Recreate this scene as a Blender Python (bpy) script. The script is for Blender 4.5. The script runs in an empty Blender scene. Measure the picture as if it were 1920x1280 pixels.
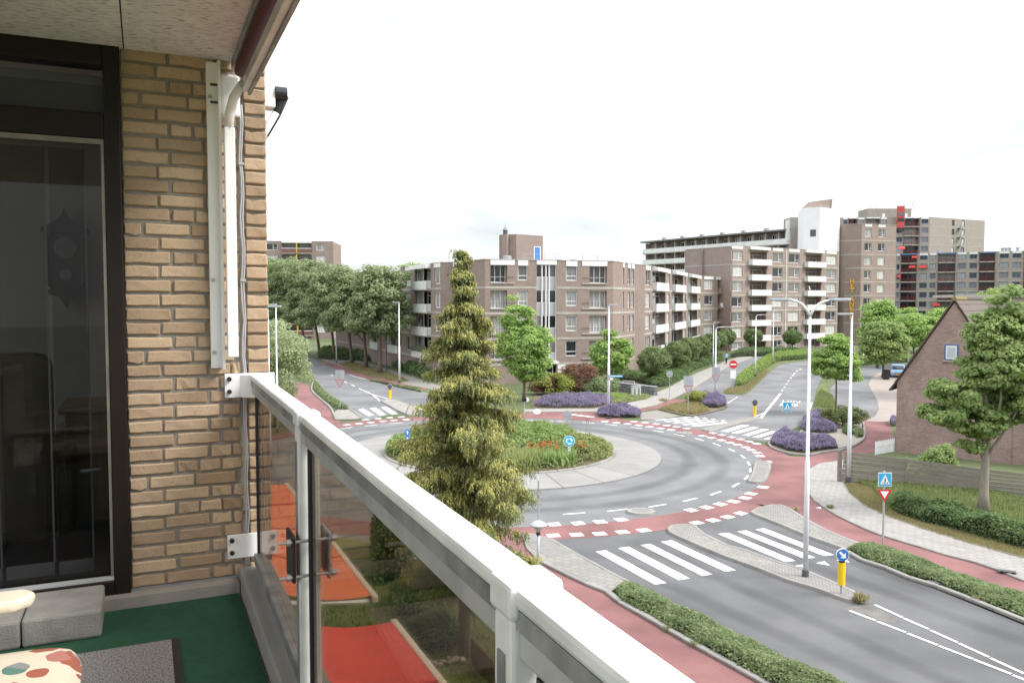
import bpy, bmesh, math, random
import numpy as np
from mathutils import Vector, Matrix
random.seed(11); RNG = np.random.default_rng(5)
S = bpy.context.scene; C = S.collection
PI = math.pi; R = math.radians
# ------------------------------------------------------------------ camera, sky, sun, exposure
F, H, HOR = 1525.0, 9.0, 565.0            # focal length in photo pixels, eye height, horizon row
PIT = math.atan((640 - HOR) / F)
cd = bpy.data.cameras.new('camera'); cam = bpy.data.objects.new('camera', cd); C.objects.link(cam)
cd.sensor_width = 36; cd.lens = 36 * F / 1920; cd.clip_start = 0.05; cd.clip_end = 5000
cam.location = (0, 0, H); cam.rotation_euler = (PI / 2 - PIT, 0, 0); S.camera = cam
SUN_EL, SUN_AZ = 46, 104                   # degrees; azimuth clockwise from +Y
wd = bpy.data.worlds.new('World'); S.world = wd; wd.use_nodes = True
nt = wd.node_tree; nt.nodes.clear()
def wn(t, **k):
    n = nt.nodes.new(t)
    for a, b in k.items(): setattr(n, a, b)
    return n
sky = wn('ShaderNodeTexSky', sky_type='NISHITA', sun_disc=False)
sky.sun_elevation = R(SUN_EL); sky.sun_rotation = R(SUN_AZ); sky.altitude = 0; sky.air_density = 1.0; sky.dust_density = 2.0
sc_ = wn('ShaderNodeMix', data_type='RGBA', blend_type='MULTIPLY'); sc_.inputs[0].default_value = 1; sc_.inputs[7].default_value = (.11, .11, .11, 1)
tc = wn('ShaderNodeTexCoord'); mp = wn('ShaderNodeMapping'); mp.inputs['Scale'].default_value = (1.3, 1.3, 4.0)
no = wn('ShaderNodeTexNoise'); no.inputs['Scale'].default_value = 1.9; no.inputs['Detail'].default_value = 7; no.inputs['Roughness'].default_value = .55
ra = wn('ShaderNodeValToRGB'); ra.color_ramp.elements[0].position = .30; ra.color_ramp.elements[0].color = (.25, .25, .25, 1)
ra.color_ramp.elements[1].position = .62; ra.color_ramp.elements[1].color = (1, 1, 1, 1)
mx = wn('ShaderNodeMix', data_type='RGBA'); mx.inputs[7].default_value = (.975, .985, 1.0, 1)
bg = wn('ShaderNodeBackground'); bg.inputs[1].default_value = 1.0
out = wn('ShaderNodeOutputWorld')
L = nt.links.new
L(sky.outputs[0], sc_.inputs[6]); L(tc.outputs['Generated'], mp.inputs[0]); L(mp.outputs[0], no.inputs['Vector'])
L(no.outputs['Fac'], ra.inputs[0]); L(ra.outputs[0], mx.inputs[0]); L(sc_.outputs[2], mx.inputs[6]); sz = wn('ShaderNodeSeparateXYZ'); gr_ = wn('ShaderNodeMapRange'); gr_.inputs[1].default_value = 0; gr_.inputs[2].default_value = 1; gr_.inputs[3].default_value = .57; gr_.inputs[4].default_value = 1.40   # an overcast sky is brighter overhead
gm = wn('ShaderNodeVectorMath', operation='SCALE'); L(tc.outputs['Generated'], sz.inputs[0]); L(sz.outputs[2], gr_.inputs[0]); L(mx.outputs[2], gm.inputs[0]); L(gr_.outputs[0], gm.inputs['Scale']); L(gm.outputs[0], bg.inputs[0]); L(bg.outputs[0], out.inputs[0])
sl = bpy.data.lights.new('sun', 'SUN'); sl.energy = 1.5; sl.angle = R(22); sl.color = (1, .97, .92)
so = bpy.data.objects.new('sun', sl); C.objects.link(so)
az, el = R(SUN_AZ), R(SUN_EL)
so.rotation_euler = Vector((math.sin(az) * math.cos(el), math.cos(az) * math.cos(el), math.sin(el))).to_track_quat('Z', 'Y').to_euler()
vs = S.view_settings; vs.view_transform = 'Standard'; vs.look = 'None'; vs.gamma = 1; vs.exposure = 1.2; vs.use_curve_mapping = False
S.render.engine = 'CYCLES'; S.cycles.max_bounces = 8; S.cycles.transparent_max_bounces = 12; S.cycles.caustics_reflective = False; S.cycles.caustics_refractive = False
S.cycles.use_denoising = True
# ------------------------------------------------------------------ photo pixel -> place
def ray(x, y):
    cx = (x - 960) / F; cy = (640 - y) / F
    return (cx, math.cos(PIT) + cy * math.sin(PIT), -math.sin(PIT) + cy * math.cos(PIT))
def G(x, y, z=0.0):
    d = ray(x, y); t = (z - H) / d[2]; return Vector((d[0] * t, d[1] * t))
def at_depth(x, y, Y):
    d = ray(x, y); t = Y / d[1]; return Vector((d[0] * t, Y, H + d[2] * t))
def zz(ox, oy, s): return lambda x, y: (ox + x / s, oy + y / s)
Z2 = zz(960, 640, 4.572); Z3 = zz(1200, 640, 3.84); Z4 = zz(1560, 520, 2.37); Z5 = zz(940, 900, 3.369); Z6 = zz(1400, 900, 3.369)
Z7 = zz(580, 650, 3.121); ZL = zz(490, 420, 3.369); Z8 = zz(1200, 360, 4.0); Z9 = zz(1460, 360, 3.557); ZA = zz(740, 420, 4.266); ZB = zz(1030, 460, 4.923)
def gp(pts, zf=None, z=0.0): return [G(*(zf(*p) if zf else p), z) for p in pts]
# ------------------------------------------------------------------ materials
MATS = {}
def nodes_of(name):
    m = bpy.data.materials.new(name); m.use_nodes = True; n = m.node_tree; b = n.nodes['Principled BSDF']; return m, n, b
def mat(name, col, rough=.7, var=.12, scale=4.0, bump=0.0, bscale=60.0, metal=0.0, spec=.5, rnd=0.0, stain=0.0, sscale=.6, detail=6, stretch=None, emit=0):
    if name in MATS: return MATS[name]
    m, n, b = nodes_of(name); N = n.nodes.new; l = n.links.new
    b.inputs['Roughness'].default_value = rough; b.inputs['Metallic'].default_value = metal; b.inputs['Specular IOR Level'].default_value = spec
    tcn = N('ShaderNodeTexCoord'); src = tcn.outputs['Object']
    if stretch:
        mpn = N('ShaderNodeMapping'); mpn.inputs['Scale'].default_value = stretch; l(src, mpn.inputs[0]); src = mpn.outputs[0]
    nz = N('ShaderNodeTexNoise'); nz.inputs['Scale'].default_value = scale; nz.inputs['Detail'].default_value = detail; nz.inputs['Roughness'].default_value = .65; l(src, nz.inputs['Vector'])
    mr = N('ShaderNodeMapRange'); mr.inputs[1].default_value = .25; mr.inputs[2].default_value = .75; mr.inputs[3].default_value = 1 - var; mr.inputs[4].default_value = 1 + var; l(nz.outputs['Fac'], mr.inputs[0])
    val = mr.outputs[0]
    if stain:
        n2 = N('ShaderNodeTexNoise'); n2.inputs['Scale'].default_value = sscale; n2.inputs['Detail'].default_value = 4; l(src, n2.inputs['Vector'])
        m2 = N('ShaderNodeMapRange'); m2.inputs[1].default_value = .35; m2.inputs[2].default_value = .65; m2.inputs[3].default_value = 1 - stain; m2.inputs[4].default_value = 1 + stain * .5; l(n2.outputs['Fac'], m2.inputs[0])
        mm = N('ShaderNodeMath'); mm.operation = 'MULTIPLY'; l(val, mm.inputs[0]); l(m2.outputs[0], mm.inputs[1]); val = mm.outputs[0]
    if rnd:
        oi = N('ShaderNodeObjectInfo'); m3 = N('ShaderNodeMapRange'); m3.inputs[3].default_value = 1 - rnd; m3.inputs[4].default_value = 1 + rnd; l(oi.outputs['Random'], m3.inputs[0])
        mm = N('ShaderNodeMath'); mm.operation = 'MULTIPLY'; l(val, mm.inputs[0]); l(m3.outputs[0], mm.inputs[1]); val = mm.outputs[0]
    vm = N('ShaderNodeVectorMath'); vm.operation = 'SCALE'; vm.inputs[0].default_value = col[:3]; l(val, vm.inputs['Scale']); l(vm.outputs[0], b.inputs['Base Color'])
    if bump:
        nb = N('ShaderNodeTexNoise'); nb.inputs['Scale'].default_value = bscale; nb.inputs['Detail'].default_value = 5; l(src, nb.inputs['Vector'])
        bp = N('ShaderNodeBump'); bp.inputs['Strength'].default_value = bump; bp.inputs['Distance'].default_value = .01; l(nb.outputs['Fac'], bp.inputs['Height']); l(bp.outputs[0], b.inputs['Normal'])
    MATS[name] = m; return m
def leafmat(name, col, col2=None, rough=.55, trans=.5, var=.35):
    """leaf: colour differs from leaf to leaf (random per leaf) between col and col2"""
    if name in MATS: return MATS[name]
    m, n, b = nodes_of(name); N = n.nodes.new; l = n.links.new
    col2 = col2 or tuple(c * 1.6 for c in col)
    ge = N('ShaderNodeNewGeometry'); tcn = N('ShaderNodeTexCoord'); nz = N('ShaderNodeTexNoise'); nz.inputs['Scale'].default_value = 1.1; nz.inputs['Detail'].default_value = 3; l(tcn.outputs['Object'], nz.inputs['Vector'])
    ad = N('ShaderNodeMath'); ad.operation = 'ADD'; l(ge.outputs['Random Per Island'], ad.inputs[0]); l(nz.outputs['Fac'], ad.inputs[1])
    mr = N('ShaderNodeMapRange'); mr.inputs[1].default_value = .4; mr.inputs[2].default_value = 1.6; l(ad.outputs[0], mr.inputs[0])
    mx = N('ShaderNodeMix'); mx.data_type = 'RGBA'; mx.inputs[6].default_value = (*col, 1); mx.inputs[7].default_value = (*col2, 1); l(mr.outputs[0], mx.inputs[0])
    b.inputs['Roughness'].default_value = rough; b.inputs['Specular IOR Level'].default_value = .35; l(mx.outputs[2], b.inputs['Base Color'])
    tr = N('ShaderNodeBsdfTranslucent'); l(mx.outputs[2], tr.inputs[0]); ms = N('ShaderNodeMixShader'); ms.inputs[0].default_value = trans
    l(b.outputs[0], ms.inputs[1]); l(tr.outputs[0], ms.inputs[2]); l(ms.outputs[0], n.nodes['Material Output'].inputs[0])
    MATS[name] = m; return m
def glassmat(name, tint, refl=1.0, rough=0.0, ior=1.5):
    if name in MATS: return MATS[name]
    m = bpy.data.materials.new(name); m.use_nodes = True; n = m.node_tree; n.nodes.clear(); N = n.nodes.new; l = n.links.new
    t = N('ShaderNodeBsdfTransparent'); t.inputs[0].default_value = (*tint, 1); g = N('ShaderNodeBsdfGlossy'); g.inputs['Roughness'].default_value = rough
    fr = N('ShaderNodeFresnel'); fr.inputs[0].default_value = ior; ml = N('ShaderNodeMath'); ml.operation = 'MULTIPLY'; ml.inputs[1].default_value = refl; ml.use_clamp = True
    l(fr.outputs[0], ml.inputs[0]); ms = N('ShaderNodeMixShader'); l(ml.outputs[0], ms.inputs[0]); l(t.outputs[0], ms.inputs[1]); l(g.outputs[0], ms.inputs[2])
    o = N('ShaderNodeOutputMaterial'); l(ms.outputs[0], o.inputs[0]); MATS[name] = m; return m
def panemat(name, dark, light, thr=.55):
    """window pane of a far flat: dark room or pale curtain behind reflecting glass, chosen per window"""
    if name in MATS: return MATS[name]
    m, n, b = nodes_of(name); N = n.nodes.new; l = n.links.new
    oi = N('ShaderNodeObjectInfo'); rp = N('ShaderNodeValToRGB'); e = rp.color_ramp.elements; e[0].position = thr - .12; e[0].color = (*dark, 1); e[1].position = thr + .3; e[1].color = (*light, 1); l(oi.outputs['Random'], rp.inputs[0])
    tcn = N('ShaderNodeTexCoord'); mpn = N('ShaderNodeMapping'); mpn.inputs['Scale'].default_value = (9, 1, .6); l(tcn.outputs['Object'], mpn.inputs[0]); nz = N('ShaderNodeTexNoise'); nz.inputs['Scale'].default_value = 1.3; l(mpn.outputs[0], nz.inputs['Vector'])
    mr = N('ShaderNodeMapRange'); mr.inputs[1].default_value = .3; mr.inputs[2].default_value = .7; mr.inputs[3].default_value = .55; mr.inputs[4].default_value = 1.3; l(nz.outputs['Fac'], mr.inputs[0])
    vm = N('ShaderNodeVectorMath'); vm.operation = 'SCALE'; l(rp.outputs[0], vm.inputs[0]); l(mr.outputs[0], vm.inputs['Scale']); l(vm.outputs[0], b.inputs['Base Color'])
    b.inputs['Roughness'].default_value = .04; b.inputs['Specular IOR Level'].default_value = .5; MATS[name] = m; return m
def brickmat(name, c1, c2, mortar, bw=.21, bh=.0625, ms=.012, var=.25, bump=.25):
    """far brickwork; local x runs along the wall, z up"""
    if name in MATS: return MATS[name]
    m, n, b = nodes_of(name); N = n.nodes.new; l = n.links.new
    tcn = N('ShaderNodeTexCoord'); sx = N('ShaderNodeSeparateXYZ'); l(tcn.outputs['Object'], sx.inputs[0]); ad = N('ShaderNodeMath'); ad.operation = 'ADD'; l(sx.outputs[0], ad.inputs[0]); l(sx.outputs[1], ad.inputs[1])
    cx = N('ShaderNodeCombineXYZ'); l(ad.outputs[0], cx.inputs[0]); l(sx.outputs[2], cx.inputs[1])
    bt = N('ShaderNodeTexBrick'); bt.inputs['Color1'].default_value = (*c1, 1); bt.inputs['Color2'].default_value = (*c2, 1); bt.inputs['Mortar'].default_value = (*mortar, 1)
    bt.inputs['Scale'].default_value = 1; bt.inputs['Mortar Size'].default_value = ms; bt.inputs['Brick Width'].default_value = bw; bt.inputs['Row Height'].default_value = bh; bt.inputs['Bias'].default_value = -.1; l(cx.outputs[0], bt.inputs['Vector'])
    nz = N('ShaderNodeTexNoise'); nz.inputs['Scale'].default_value = .8; nz.inputs['Detail'].default_value = 8; nz.inputs['Roughness'].default_value = .7; l(tcn.outputs['Object'], nz.inputs['Vector'])
    mr = N('ShaderNodeMapRange'); mr.inputs[1].default_value = .3; mr.inputs[2].default_value = .7; mr.inputs[3].default_value = 1 - var; mr.inputs[4].default_value = 1 + var; l(nz.outputs['Fac'], mr.inputs[0])
    vm = N('ShaderNodeVectorMath'); vm.operation = 'SCALE'; l(bt.outputs[0], vm.inputs[0]); l(mr.outputs[0], vm.inputs['Scale']); l(vm.outputs[0], b.inputs['Base Color']); b.inputs['Roughness'].default_value = .85
    MATS[name] = m; return m
def tilemat(name, col, joint, w, h, ms, rot=0, var=.12):
    """paving: running-bond tiles with thin joints in plan"""
    if name in MATS: return MATS[name]
    m, n, b = nodes_of(name); N = n.nodes.new; l = n.links.new
    tcn = N('ShaderNodeTexCoord'); mpn = N('ShaderNodeMapping'); mpn.inputs['Rotation'].default_value = (0, 0, rot); l(tcn.outputs['Object'], mpn.inputs[0])
    bt = N('ShaderNodeTexBrick'); bt.inputs['Color1'].default_value = (*col, 1); bt.inputs['Color2'].default_value = (*[c * .86 for c in col], 1); bt.inputs['Mortar'].default_value = (*joint, 1)
    bt.inputs['Scale'].default_value = 1; bt.inputs['Mortar Size'].default_value = ms; bt.inputs['Brick Width'].default_value = w; bt.inputs['Row Height'].default_value = h; l(mpn.outputs[0], bt.inputs['Vector'])
    nz = N('ShaderNodeTexNoise'); nz.inputs['Scale'].default_value = .9; nz.inputs['Detail'].default_value = 9; nz.inputs['Roughness'].default_value = .7; l(tcn.outputs['Object'], nz.inputs['Vector'])
    mr = N('ShaderNodeMapRange'); mr.inputs[1].default_value = .3; mr.inputs[2].default_value = .7; mr.inputs[3].default_value = 1 - var; mr.inputs[4].default_value = 1 + var; l(nz.outputs['Fac'], mr.inputs[0])
    vm = N('ShaderNodeVectorMath'); vm.operation = 'SCALE'; l(bt.outputs[0], vm.inputs[0]); l(mr.outputs[0], vm.inputs['Scale']); l(vm.outputs[0], b.inputs['Base Color']); b.inputs['Roughness'].default_value = .9
    MATS[name] = m; return m
asphalt2 = mat('dark_asphalt', (.128, .128, .131), .9, .14, 26, .3, 220, stain=.26, sscale=.33)
asphalt = mat('asphalt', (.175, .175, .178), .9, .14, 26, .3, 220, stain=.24, sscale=.30)
redpath = mat('red_asphalt', (.225, .104, .100), .9, .14, 26, .3, 220, stain=.26, sscale=.45)
concrete = mat('concrete', (.29, .275, .25), .9, .12, 5, .3, 90, stain=.15, sscale=1.2)
apronm = mat('apron_concrete', (.262, .255, .24), .9, .09, 6, .2, 120, stain=.08, rnd=.05)
kerbm = mat('kerb_concrete', (.28, .27, .25), .9, .15, 6, .3, 80, rnd=.1, stain=.15)
paint = mat('road_paint', (.78, .78, .77), .7, .14, 22, stain=.22, sscale=1.6)
wornpaint = mat('worn_road_paint', (.52, .52, .53), .8, .25, 9, stain=.25, sscale=2.0)
soil = mat('soil', (.16, .125, .085), .95, .3, 6, .5, 40)
grassm = mat('lawn_soil', (.13, .15, .045), .95, .35, 1.8, .5, 40, stain=.3, sscale=.5)
pavem = tilemat('concrete_paving', (.27, .255, .23), (.16, .15, .135), .3, .3, .012, .5)
cobble = tilemat('cobble_paving', (.30, .29, .27), (.15, .14, .13), .2, .1, .016, .3)
white = mat('white_paint', (.80, .80, .80), .45, .04, 3)
steelw = mat('white_galvanised_pole', (.66, .68, .70), .45, .06, 2, stain=.08, sscale=2)
steelg = mat('galvanised_steel', (.42, .44, .46), .45, .1, 5, metal=.3)
black = mat('black_plastic', (.018, .018, .02), .45, .1, 5)
darkgrey = mat('dark_grey_metal', (.09, .09, .10), .5, .1, 5)
bark = mat('bark', (.15, .12, .09), .95, .3, 7, .8, 25, stretch=(3, 3, .6))
barkg = mat('grey_bark', (.27, .24, .20), .95, .25, 6, .8, 22, stretch=(3, 3, .6))
# ------------------------------------------------------------------ objects
def finish(me, name, m, parent, loc, rz, smooth=False):
    o = bpy.data.objects.new(name, me); C.objects.link(o)
    if m is not None and not me.materials: me.materials.append(m)
    if parent is not None: o.parent = parent
    o.location = loc; o.rotation_euler = (0, 0, rz)
    if smooth:
        me.polygons.foreach_set('use_smooth', [True] * len(me.polygons))
    return o
class MB:
    def __init__(s): s.v = []; s.f = []
    def add(s, v, f): n = len(s.v); s.v += [tuple(p) for p in v]; s.f += [tuple(i + n for i in q) for q in f]; return s
    def box(s, x0, x1, y0, y1, z0, z1):
        return s.add([(x0, y0, z0), (x1, y0, z0), (x1, y1, z0), (x0, y1, z0), (x0, y0, z1), (x1, y0, z1), (x1, y1, z1), (x0, y1, z1)], [(0, 3, 2, 1), (4, 5, 6, 7), (0, 1, 5, 4), (1, 2, 6, 5), (2, 3, 7, 6), (3, 0, 4, 7)])
    def quad(s, a, b, c, d): return s.add([a, b, c, d], [(0, 1, 2, 3)])
    def prism(s, poly, z0, z1):
        n = len(poly); a = sum(poly[i][0] * poly[(i + 1) % n][1] - poly[(i + 1) % n][0] * poly[i][1] for i in range(n))
        if a < 0: poly = poly[::-1]
        v = [(p[0], p[1], z0) for p in poly] + [(p[0], p[1], z1) for p in poly]
        return s.add(v, [tuple(range(n))[::-1], tuple(range(n, 2 * n))] + [(i, (i + 1) % n, n + (i + 1) % n, n + i) for i in range(n)])
    def tube(s, path, rad, n=10, caps=True):
        path = [Vector(p) for p in path]; rad = rad if hasattr(rad, '__len__') else [rad] * len(path); rings = []
        up = None
        for i, p in enumerate(path):
            d = (path[min(i + 1, len(path) - 1)] - path[max(i - 1, 0)]).normalized()
            if up is None: up = Vector((0, 0, 1)) if abs(d.z) < .9 else Vector((1, 0, 0))
            a = d.cross(up).normalized(); b = a.cross(d).normalized(); up = b
            rings.append([p + (a * math.cos(2 * PI * k / n) + b * math.sin(2 * PI * k / n)) * rad[i] for k in range(n)])
        v = [q for r in rings for q in r]; f = []
        for i in range(len(path) - 1):
            for k in range(n): f.append((i * n + k, i * n + (k + 1) % n, (i + 1) * n + (k + 1) % n, (i + 1) * n + k))
        if caps: f += [tuple(range(n))[::-1], tuple(range((len(path) - 1) * n, len(path) * n))]
        return s.add(v, f)
    def lathe(s, prof, n=20, cx=0, cy=0):
        v = []; f = []
        for r, z in prof: v += [(cx + r * math.cos(2 * PI * k / n), cy + r * math.sin(2 * PI * k / n), z) for k in range(n)]
        for i in range(len(prof) - 1):
            for k in range(n): f.append((i * n + k, i * n + (k + 1) % n, (i + 1) * n + (k + 1) % n, (i + 1) * n + k))
        f += [tuple(range(n))[::-1], tuple(range((len(prof) - 1) * n, len(prof) * n))]
        return s.add(v, f)
    def mesh(s, name): me = bpy.data.meshes.new(name); me.from_pydata(s.v, [], s.f); me.update(); return me
    def build(s, name, m, parent=None, loc=(0, 0, 0), rz=0, smooth=False, bevel=0, seg=2):
        o = finish(s.mesh(name), name, m, parent, loc, rz, smooth)
        if bevel:
            b = o.modifiers.new('bevel', 'BEVEL'); b.width = bevel; b.segments = seg; b.limit_method = 'ANGLE'
        return o
def tag(o, label, cat=None, group=None):
    o['label'] = label
    if cat: o['category'] = cat
    if group: o['group'] = group
    return o
def thing(name, label, cat, loc=(0, 0, 0), rz=0, group=None):
    o = bpy.data.objects.new(name, None); C.objects.link(o); o.empty_display_size = .2; o.location = loc; o.rotation_euler = (0, 0, rz); return tag(o, label, cat, group)
def struct(o, label=None):
    o['kind'] = 'structure'
    if label: o['label'] = label
    return o
def copy_tree(o, parent=None):
    c = o.copy(); C.objects.link(c); c.parent = parent
    for ch in list(o.children): copy_tree(ch, c)
    return c
def spline(pts, n=6, closed=False):
    """Catmull-Rom through pts"""
    pts = [Vector(p) for p in pts]; N = len(pts); outp = []
    for i in range(N if closed else N - 1):
        if closed: p0, p1, p2, p3 = pts[i - 1], pts[i], pts[(i + 1) % N], pts[(i + 2) % N]
        else: p0, p1, p2, p3 = pts[max(i - 1, 0)], pts[i], pts[i + 1], pts[min(i + 2, N - 1)]
        for k in range(n):
            t = k / n; outp.append(.5 * ((2 * p1) + (p2 - p0) * t + (2 * p0 - 5 * p1 + 4 * p2 - p3) * t * t + (3 * p1 - p0 - 3 * p2 + p3) * t ** 3))
    if not closed: outp.append(pts[-1])
    return outp
def sheet(name, pts, z, m, label=None, parent=None):
    a = sum(pts[i][0] * pts[(i + 1) % len(pts)][1] - pts[(i + 1) % len(pts)][0] * pts[i][1] for i in range(len(pts)))
    if a < 0: pts = pts[::-1]
    o = MB().add([(p[0], p[1], z) for p in pts], [tuple(range(len(pts)))]).build(name, m, parent)
    return o if parent else struct(o, label)
def annulus(name, c, r0, r1, z, m, n=160, a0=0, a1=2 * PI, parent=None, label=None):
    b = MB(); k = n; full = abs(a1 - a0 - 2 * PI) < 1e-6
    A = [a0 + (a1 - a0) * i / k for i in range(k + (0 if full else 1))]
    v = [(c[0] + r1 * math.cos(a), c[1] + r1 * math.sin(a), z) for a in A] + [(c[0] + r0 * math.cos(a), c[1] + r0 * math.sin(a), z) for a in A]; n1 = len(A)
    b.add(v, [(i, (i + 1) % n1, n1 + (i + 1) % n1, n1 + i) for i in range(n1 if full else n1 - 1)])
    o = b.build(name, m, parent)
    for p in o.data.polygons:
        if p.normal.z < 0: p.flip()
    return o if parent else struct(o, label)
def inset(pts, d):
    """shrink a polygon towards its inside by d"""
    n = len(pts); a = sum(pts[i][0] * pts[(i + 1) % n][1] - pts[(i + 1) % n][0] * pts[i][1] for i in range(n)); sg = 1 if a > 0 else -1; o = []
    for i in range(n):
        e0 = (pts[i] - pts[i - 1]).normalized(); e1 = (pts[(i + 1) % n] - pts[i]).normalized(); t = (e0 + e1)
        t = t.normalized() if t.length > 1e-6 else e1
        nn = Vector((-t.y, t.x)) * sg; o.append(pts[i] + nn * d / max(.5, nn.dot(Vector((-e1.y, e1.x)) * sg)))
    return o
def island(name, label, pts, h, top, kerb_w=.14, cobbles=None):
    """kerbed traffic island: rim of kerb stone round a paved top"""
    root = thing(name, label, 'traffic island')
    n = len(pts); inn = inset(pts, kerb_w); outr = pts; b = MB()
    a = sum(pts[i][0] * pts[(i + 1) % n][1] - pts[(i + 1) % n][0] * pts[i][1] for i in range(n))
    if a < 0: outr = pts[::-1]; inn = inn[::-1]
    v = [(p.x, p.y, 0) for p in outr] + [(p.x * .85 + q.x * .15, p.y * .85 + q.y * .15, h) for p, q in zip(outr, inn)] + [(p.x, p.y, h) for p in inn] + [(p.x, p.y, h - .02) for p in inn]
    f = []
    for r in range(3):
        for i in range(n): f.append((r * n + i, r * n + (i + 1) % n, (r + 1) * n + (i + 1) % n, (r + 1) * n + i))
    b.add(v, f).build('kerb', kerbm, root)
    MB().add([(p.x, p.y, h - .012) for p in inn], [tuple(range(n))]).build('paved_top', top, root)
    return root
def kerb_line(name, label, pts, w=.12, h=.12, seg=1.0, pieces=True, z0=0):
    """a run of kerb stones along pts, one stone every seg metres"""
    root = bpy.data.objects.new(name, None); C.objects.link(root); struct(root, label)
    P = [Vector(p) for p in pts]; d = [0]
    for i in range(1, len(P)): d.append(d[-1] + (P[i] - P[i - 1]).length)
    def at(s):
        for i in range(1, len(P)):
            if s <= d[i] or i == len(P) - 1: return P[i - 1].lerp(P[i], (s - d[i - 1]) / max(1e-6, d[i] - d[i - 1]))
    k = max(1, round(d[-1] / seg))
    for i in range(k):
        a, b_ = at(d[-1] * i / k), at(d[-1] * (i + 1) / k); ln = (b_ - a).length; an = math.atan2(b_.y - a.y, b_.x - a.x); b = MB(); b.box(.006, ln - .006, -w / 2, w / 2, z0, z0 + h + random.uniform(-.006, .006))
        b.build('kerb_stone', kerbm, root, (a.x, a.y, 0), an, bevel=.02 if ln < 2 else 0, seg=1)
    return root
# ------------------------------------------------------------------ ground, roads, paths, markings
def ext(a, b, t): return b + (b - a).normalized() * t
struct(MB().quad((-900, -300, 0), (900, -300, 0), (900, 1500, 0), (-900, 1500, 0)).build('ground', mat('ground_earth', (.10, .125, .05), .95, .3, .5, .3, 20, stain=.25, sscale=.05)), 'flat ground of the neighbourhood')
RC = Vector((-1.0, 47.5))                                                     # middle of the roundabout
def circle(c, r, n=96): return [Vector((c[0] + r * math.cos(2 * PI * i / n), c[1] + r * math.sin(2 * PI * i / n))) for i in range(n)]
sheet('road', circle(RC, 15.6), .004, asphalt, 'grey asphalt lane of the roundabout')
# south-east arm (towards the lower right corner of the photo)
el_ = gp([(1029, 1010), (1068, 1036), (1148, 1078), (1207, 1105), (1252, 1129), (1412, 1209), (1471, 1238), (1557, 1277)]); er = gp([(1406, 962), (1459, 985), (1519, 1010), (1590, 1035), (1620, 1051), (1655, 1062), (1697, 1081), (1768, 1105), (1919, 1166)])
se_l = el_ + [ext(el_[-2], el_[-1], 40)]; se_r = er + [ext(er[-2], er[-1], 45)]
sheet('road', [Vector((1.5, 36))] + se_l + se_r[::-1] + [Vector((8, 38))], .0035, asphalt2, 'asphalt street leaving the roundabout towards the lower right')
# north-east arm with the bus lane lettering, bending right in the distance
nl = gp([(1180, 792), (1231, 785.5), (1290, 780), (1338, 771), (1359, 768), (1367, 762), (1406, 734), (1445, 696), (1463, 682), (1523, 673.5), (1600, 668), (1760, 664)])
nr = gp([(1440, 828), (1500, 797), (1515, 780), (1524, 760), (1530, 735), (1536, 715), (1552, 700), (1590, 690), (1640, 684), (1760, 678)])
sheet('road', nl + nr[::-1], .0045, asphalt, 'asphalt bus road leaving the roundabout and bending right')
# one-way street along the flats
sheet('road', gp([(1270, 757), (1290, 748), (1296, 730), (1364, 683), (1385, 673), (1418, 664), (1462, 664), (1430, 674), (1380, 718), (1356, 735), (1398, 739), (1366, 764), (1345, 755)]), .005, asphalt, 'narrow one-way street beside the hedge')
# service street on the right
sheet('road', gp([(1524, 762), (1548, 762), (1568, 769), (1600, 780), (1618, 791), (1640, 781), (1648, 768), (1646, 752), (1636, 735), (1629, 720), (1634, 708), (1650, 698), (1760, 690), (1760, 683), (1640, 686), (1610, 690), (1590, 698), (1570, 712), (1552, 735)]), .0052, asphalt, 'service street curving past the gable house')
sheet('pavement', gp([(1618, 791), (1640, 781), (1648, 768), (1646, 752), (1636, 735), (1629, 720), (1634, 708), (1650, 698), (1740, 692), (1740, 780), (1672, 793)]), .006, mat('pale_brick_paving', (.32, .275, .24), .9, .1, 12, stain=.08), 'pale clinker footpath beside the service street')
# west arm
wl = gp([(683, 790), (675, 784), (653, 767), (609, 735), (592, 712), (584, 697), (575, 686), (560, 678), (480, 660)]); wr = gp([(840, 745), (787, 733), (695, 714), (644, 692), (603, 678), (590, 672), (500, 655)])
sheet('road', wl + wr[::-1], .0045, asphalt, 'asphalt street on the left between planters')
# south arm, mostly hidden by the railing
sheet('road', [Vector(p) for p in ((-8, 36), (-4, 33), (-7, 20), (-14, 8), (-24, -10), (-32, -10), (-22, 8), (-14, 22), (-13, 36))], .0045, asphalt, 'asphalt street hidden behind the balcony railing')
# red cycle path ring and its arms
annulus('cycle_path', (-.95, 47.3), 15.25, 17.1, .008, redpath, label='red cycle path ring round the roundabout')
def smooth_gp(pts, zf, n=4): return spline(gp(pts, zf), n, True)
sheet('cycle_path', gp([(860, 745), (905, 800), (950, 860), (948, 905), (920, 950), (905, 1015), (886, 1060), (830, 1105), (780, 1150), (840, 1170), (880, 1185), (1000, 1175), (1120, 1200), (1240, 1240), (1390, 1240), (1240, 1120), (1195, 1010), (1210, 930), (1290, 882), (1466, 860), (1660, 800), (1826, 772), (1830, 690), (1790, 578), (1603, 572), (1615, 690), (1580, 735), (1470, 785), (1320, 805), (1200, 832), (1050, 826), (960, 775)], Z3), .009, redpath, 'red cycle path crossing between the lavender bed and the curved pavement')
rp_r = gp([(400, 70), (420, 130), (560, 220), (700, 290), (870, 360), (1050, 410), (1230, 470), (1500, 540), (1750, 640)], Z6); rp_l = gp([(60, 150), (240, 180), (360, 250), (500, 320), (640, 380), (760, 410), (900, 440), (1060, 500), (1240, 570), (1460, 650), (1752, 735)], Z6)
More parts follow.
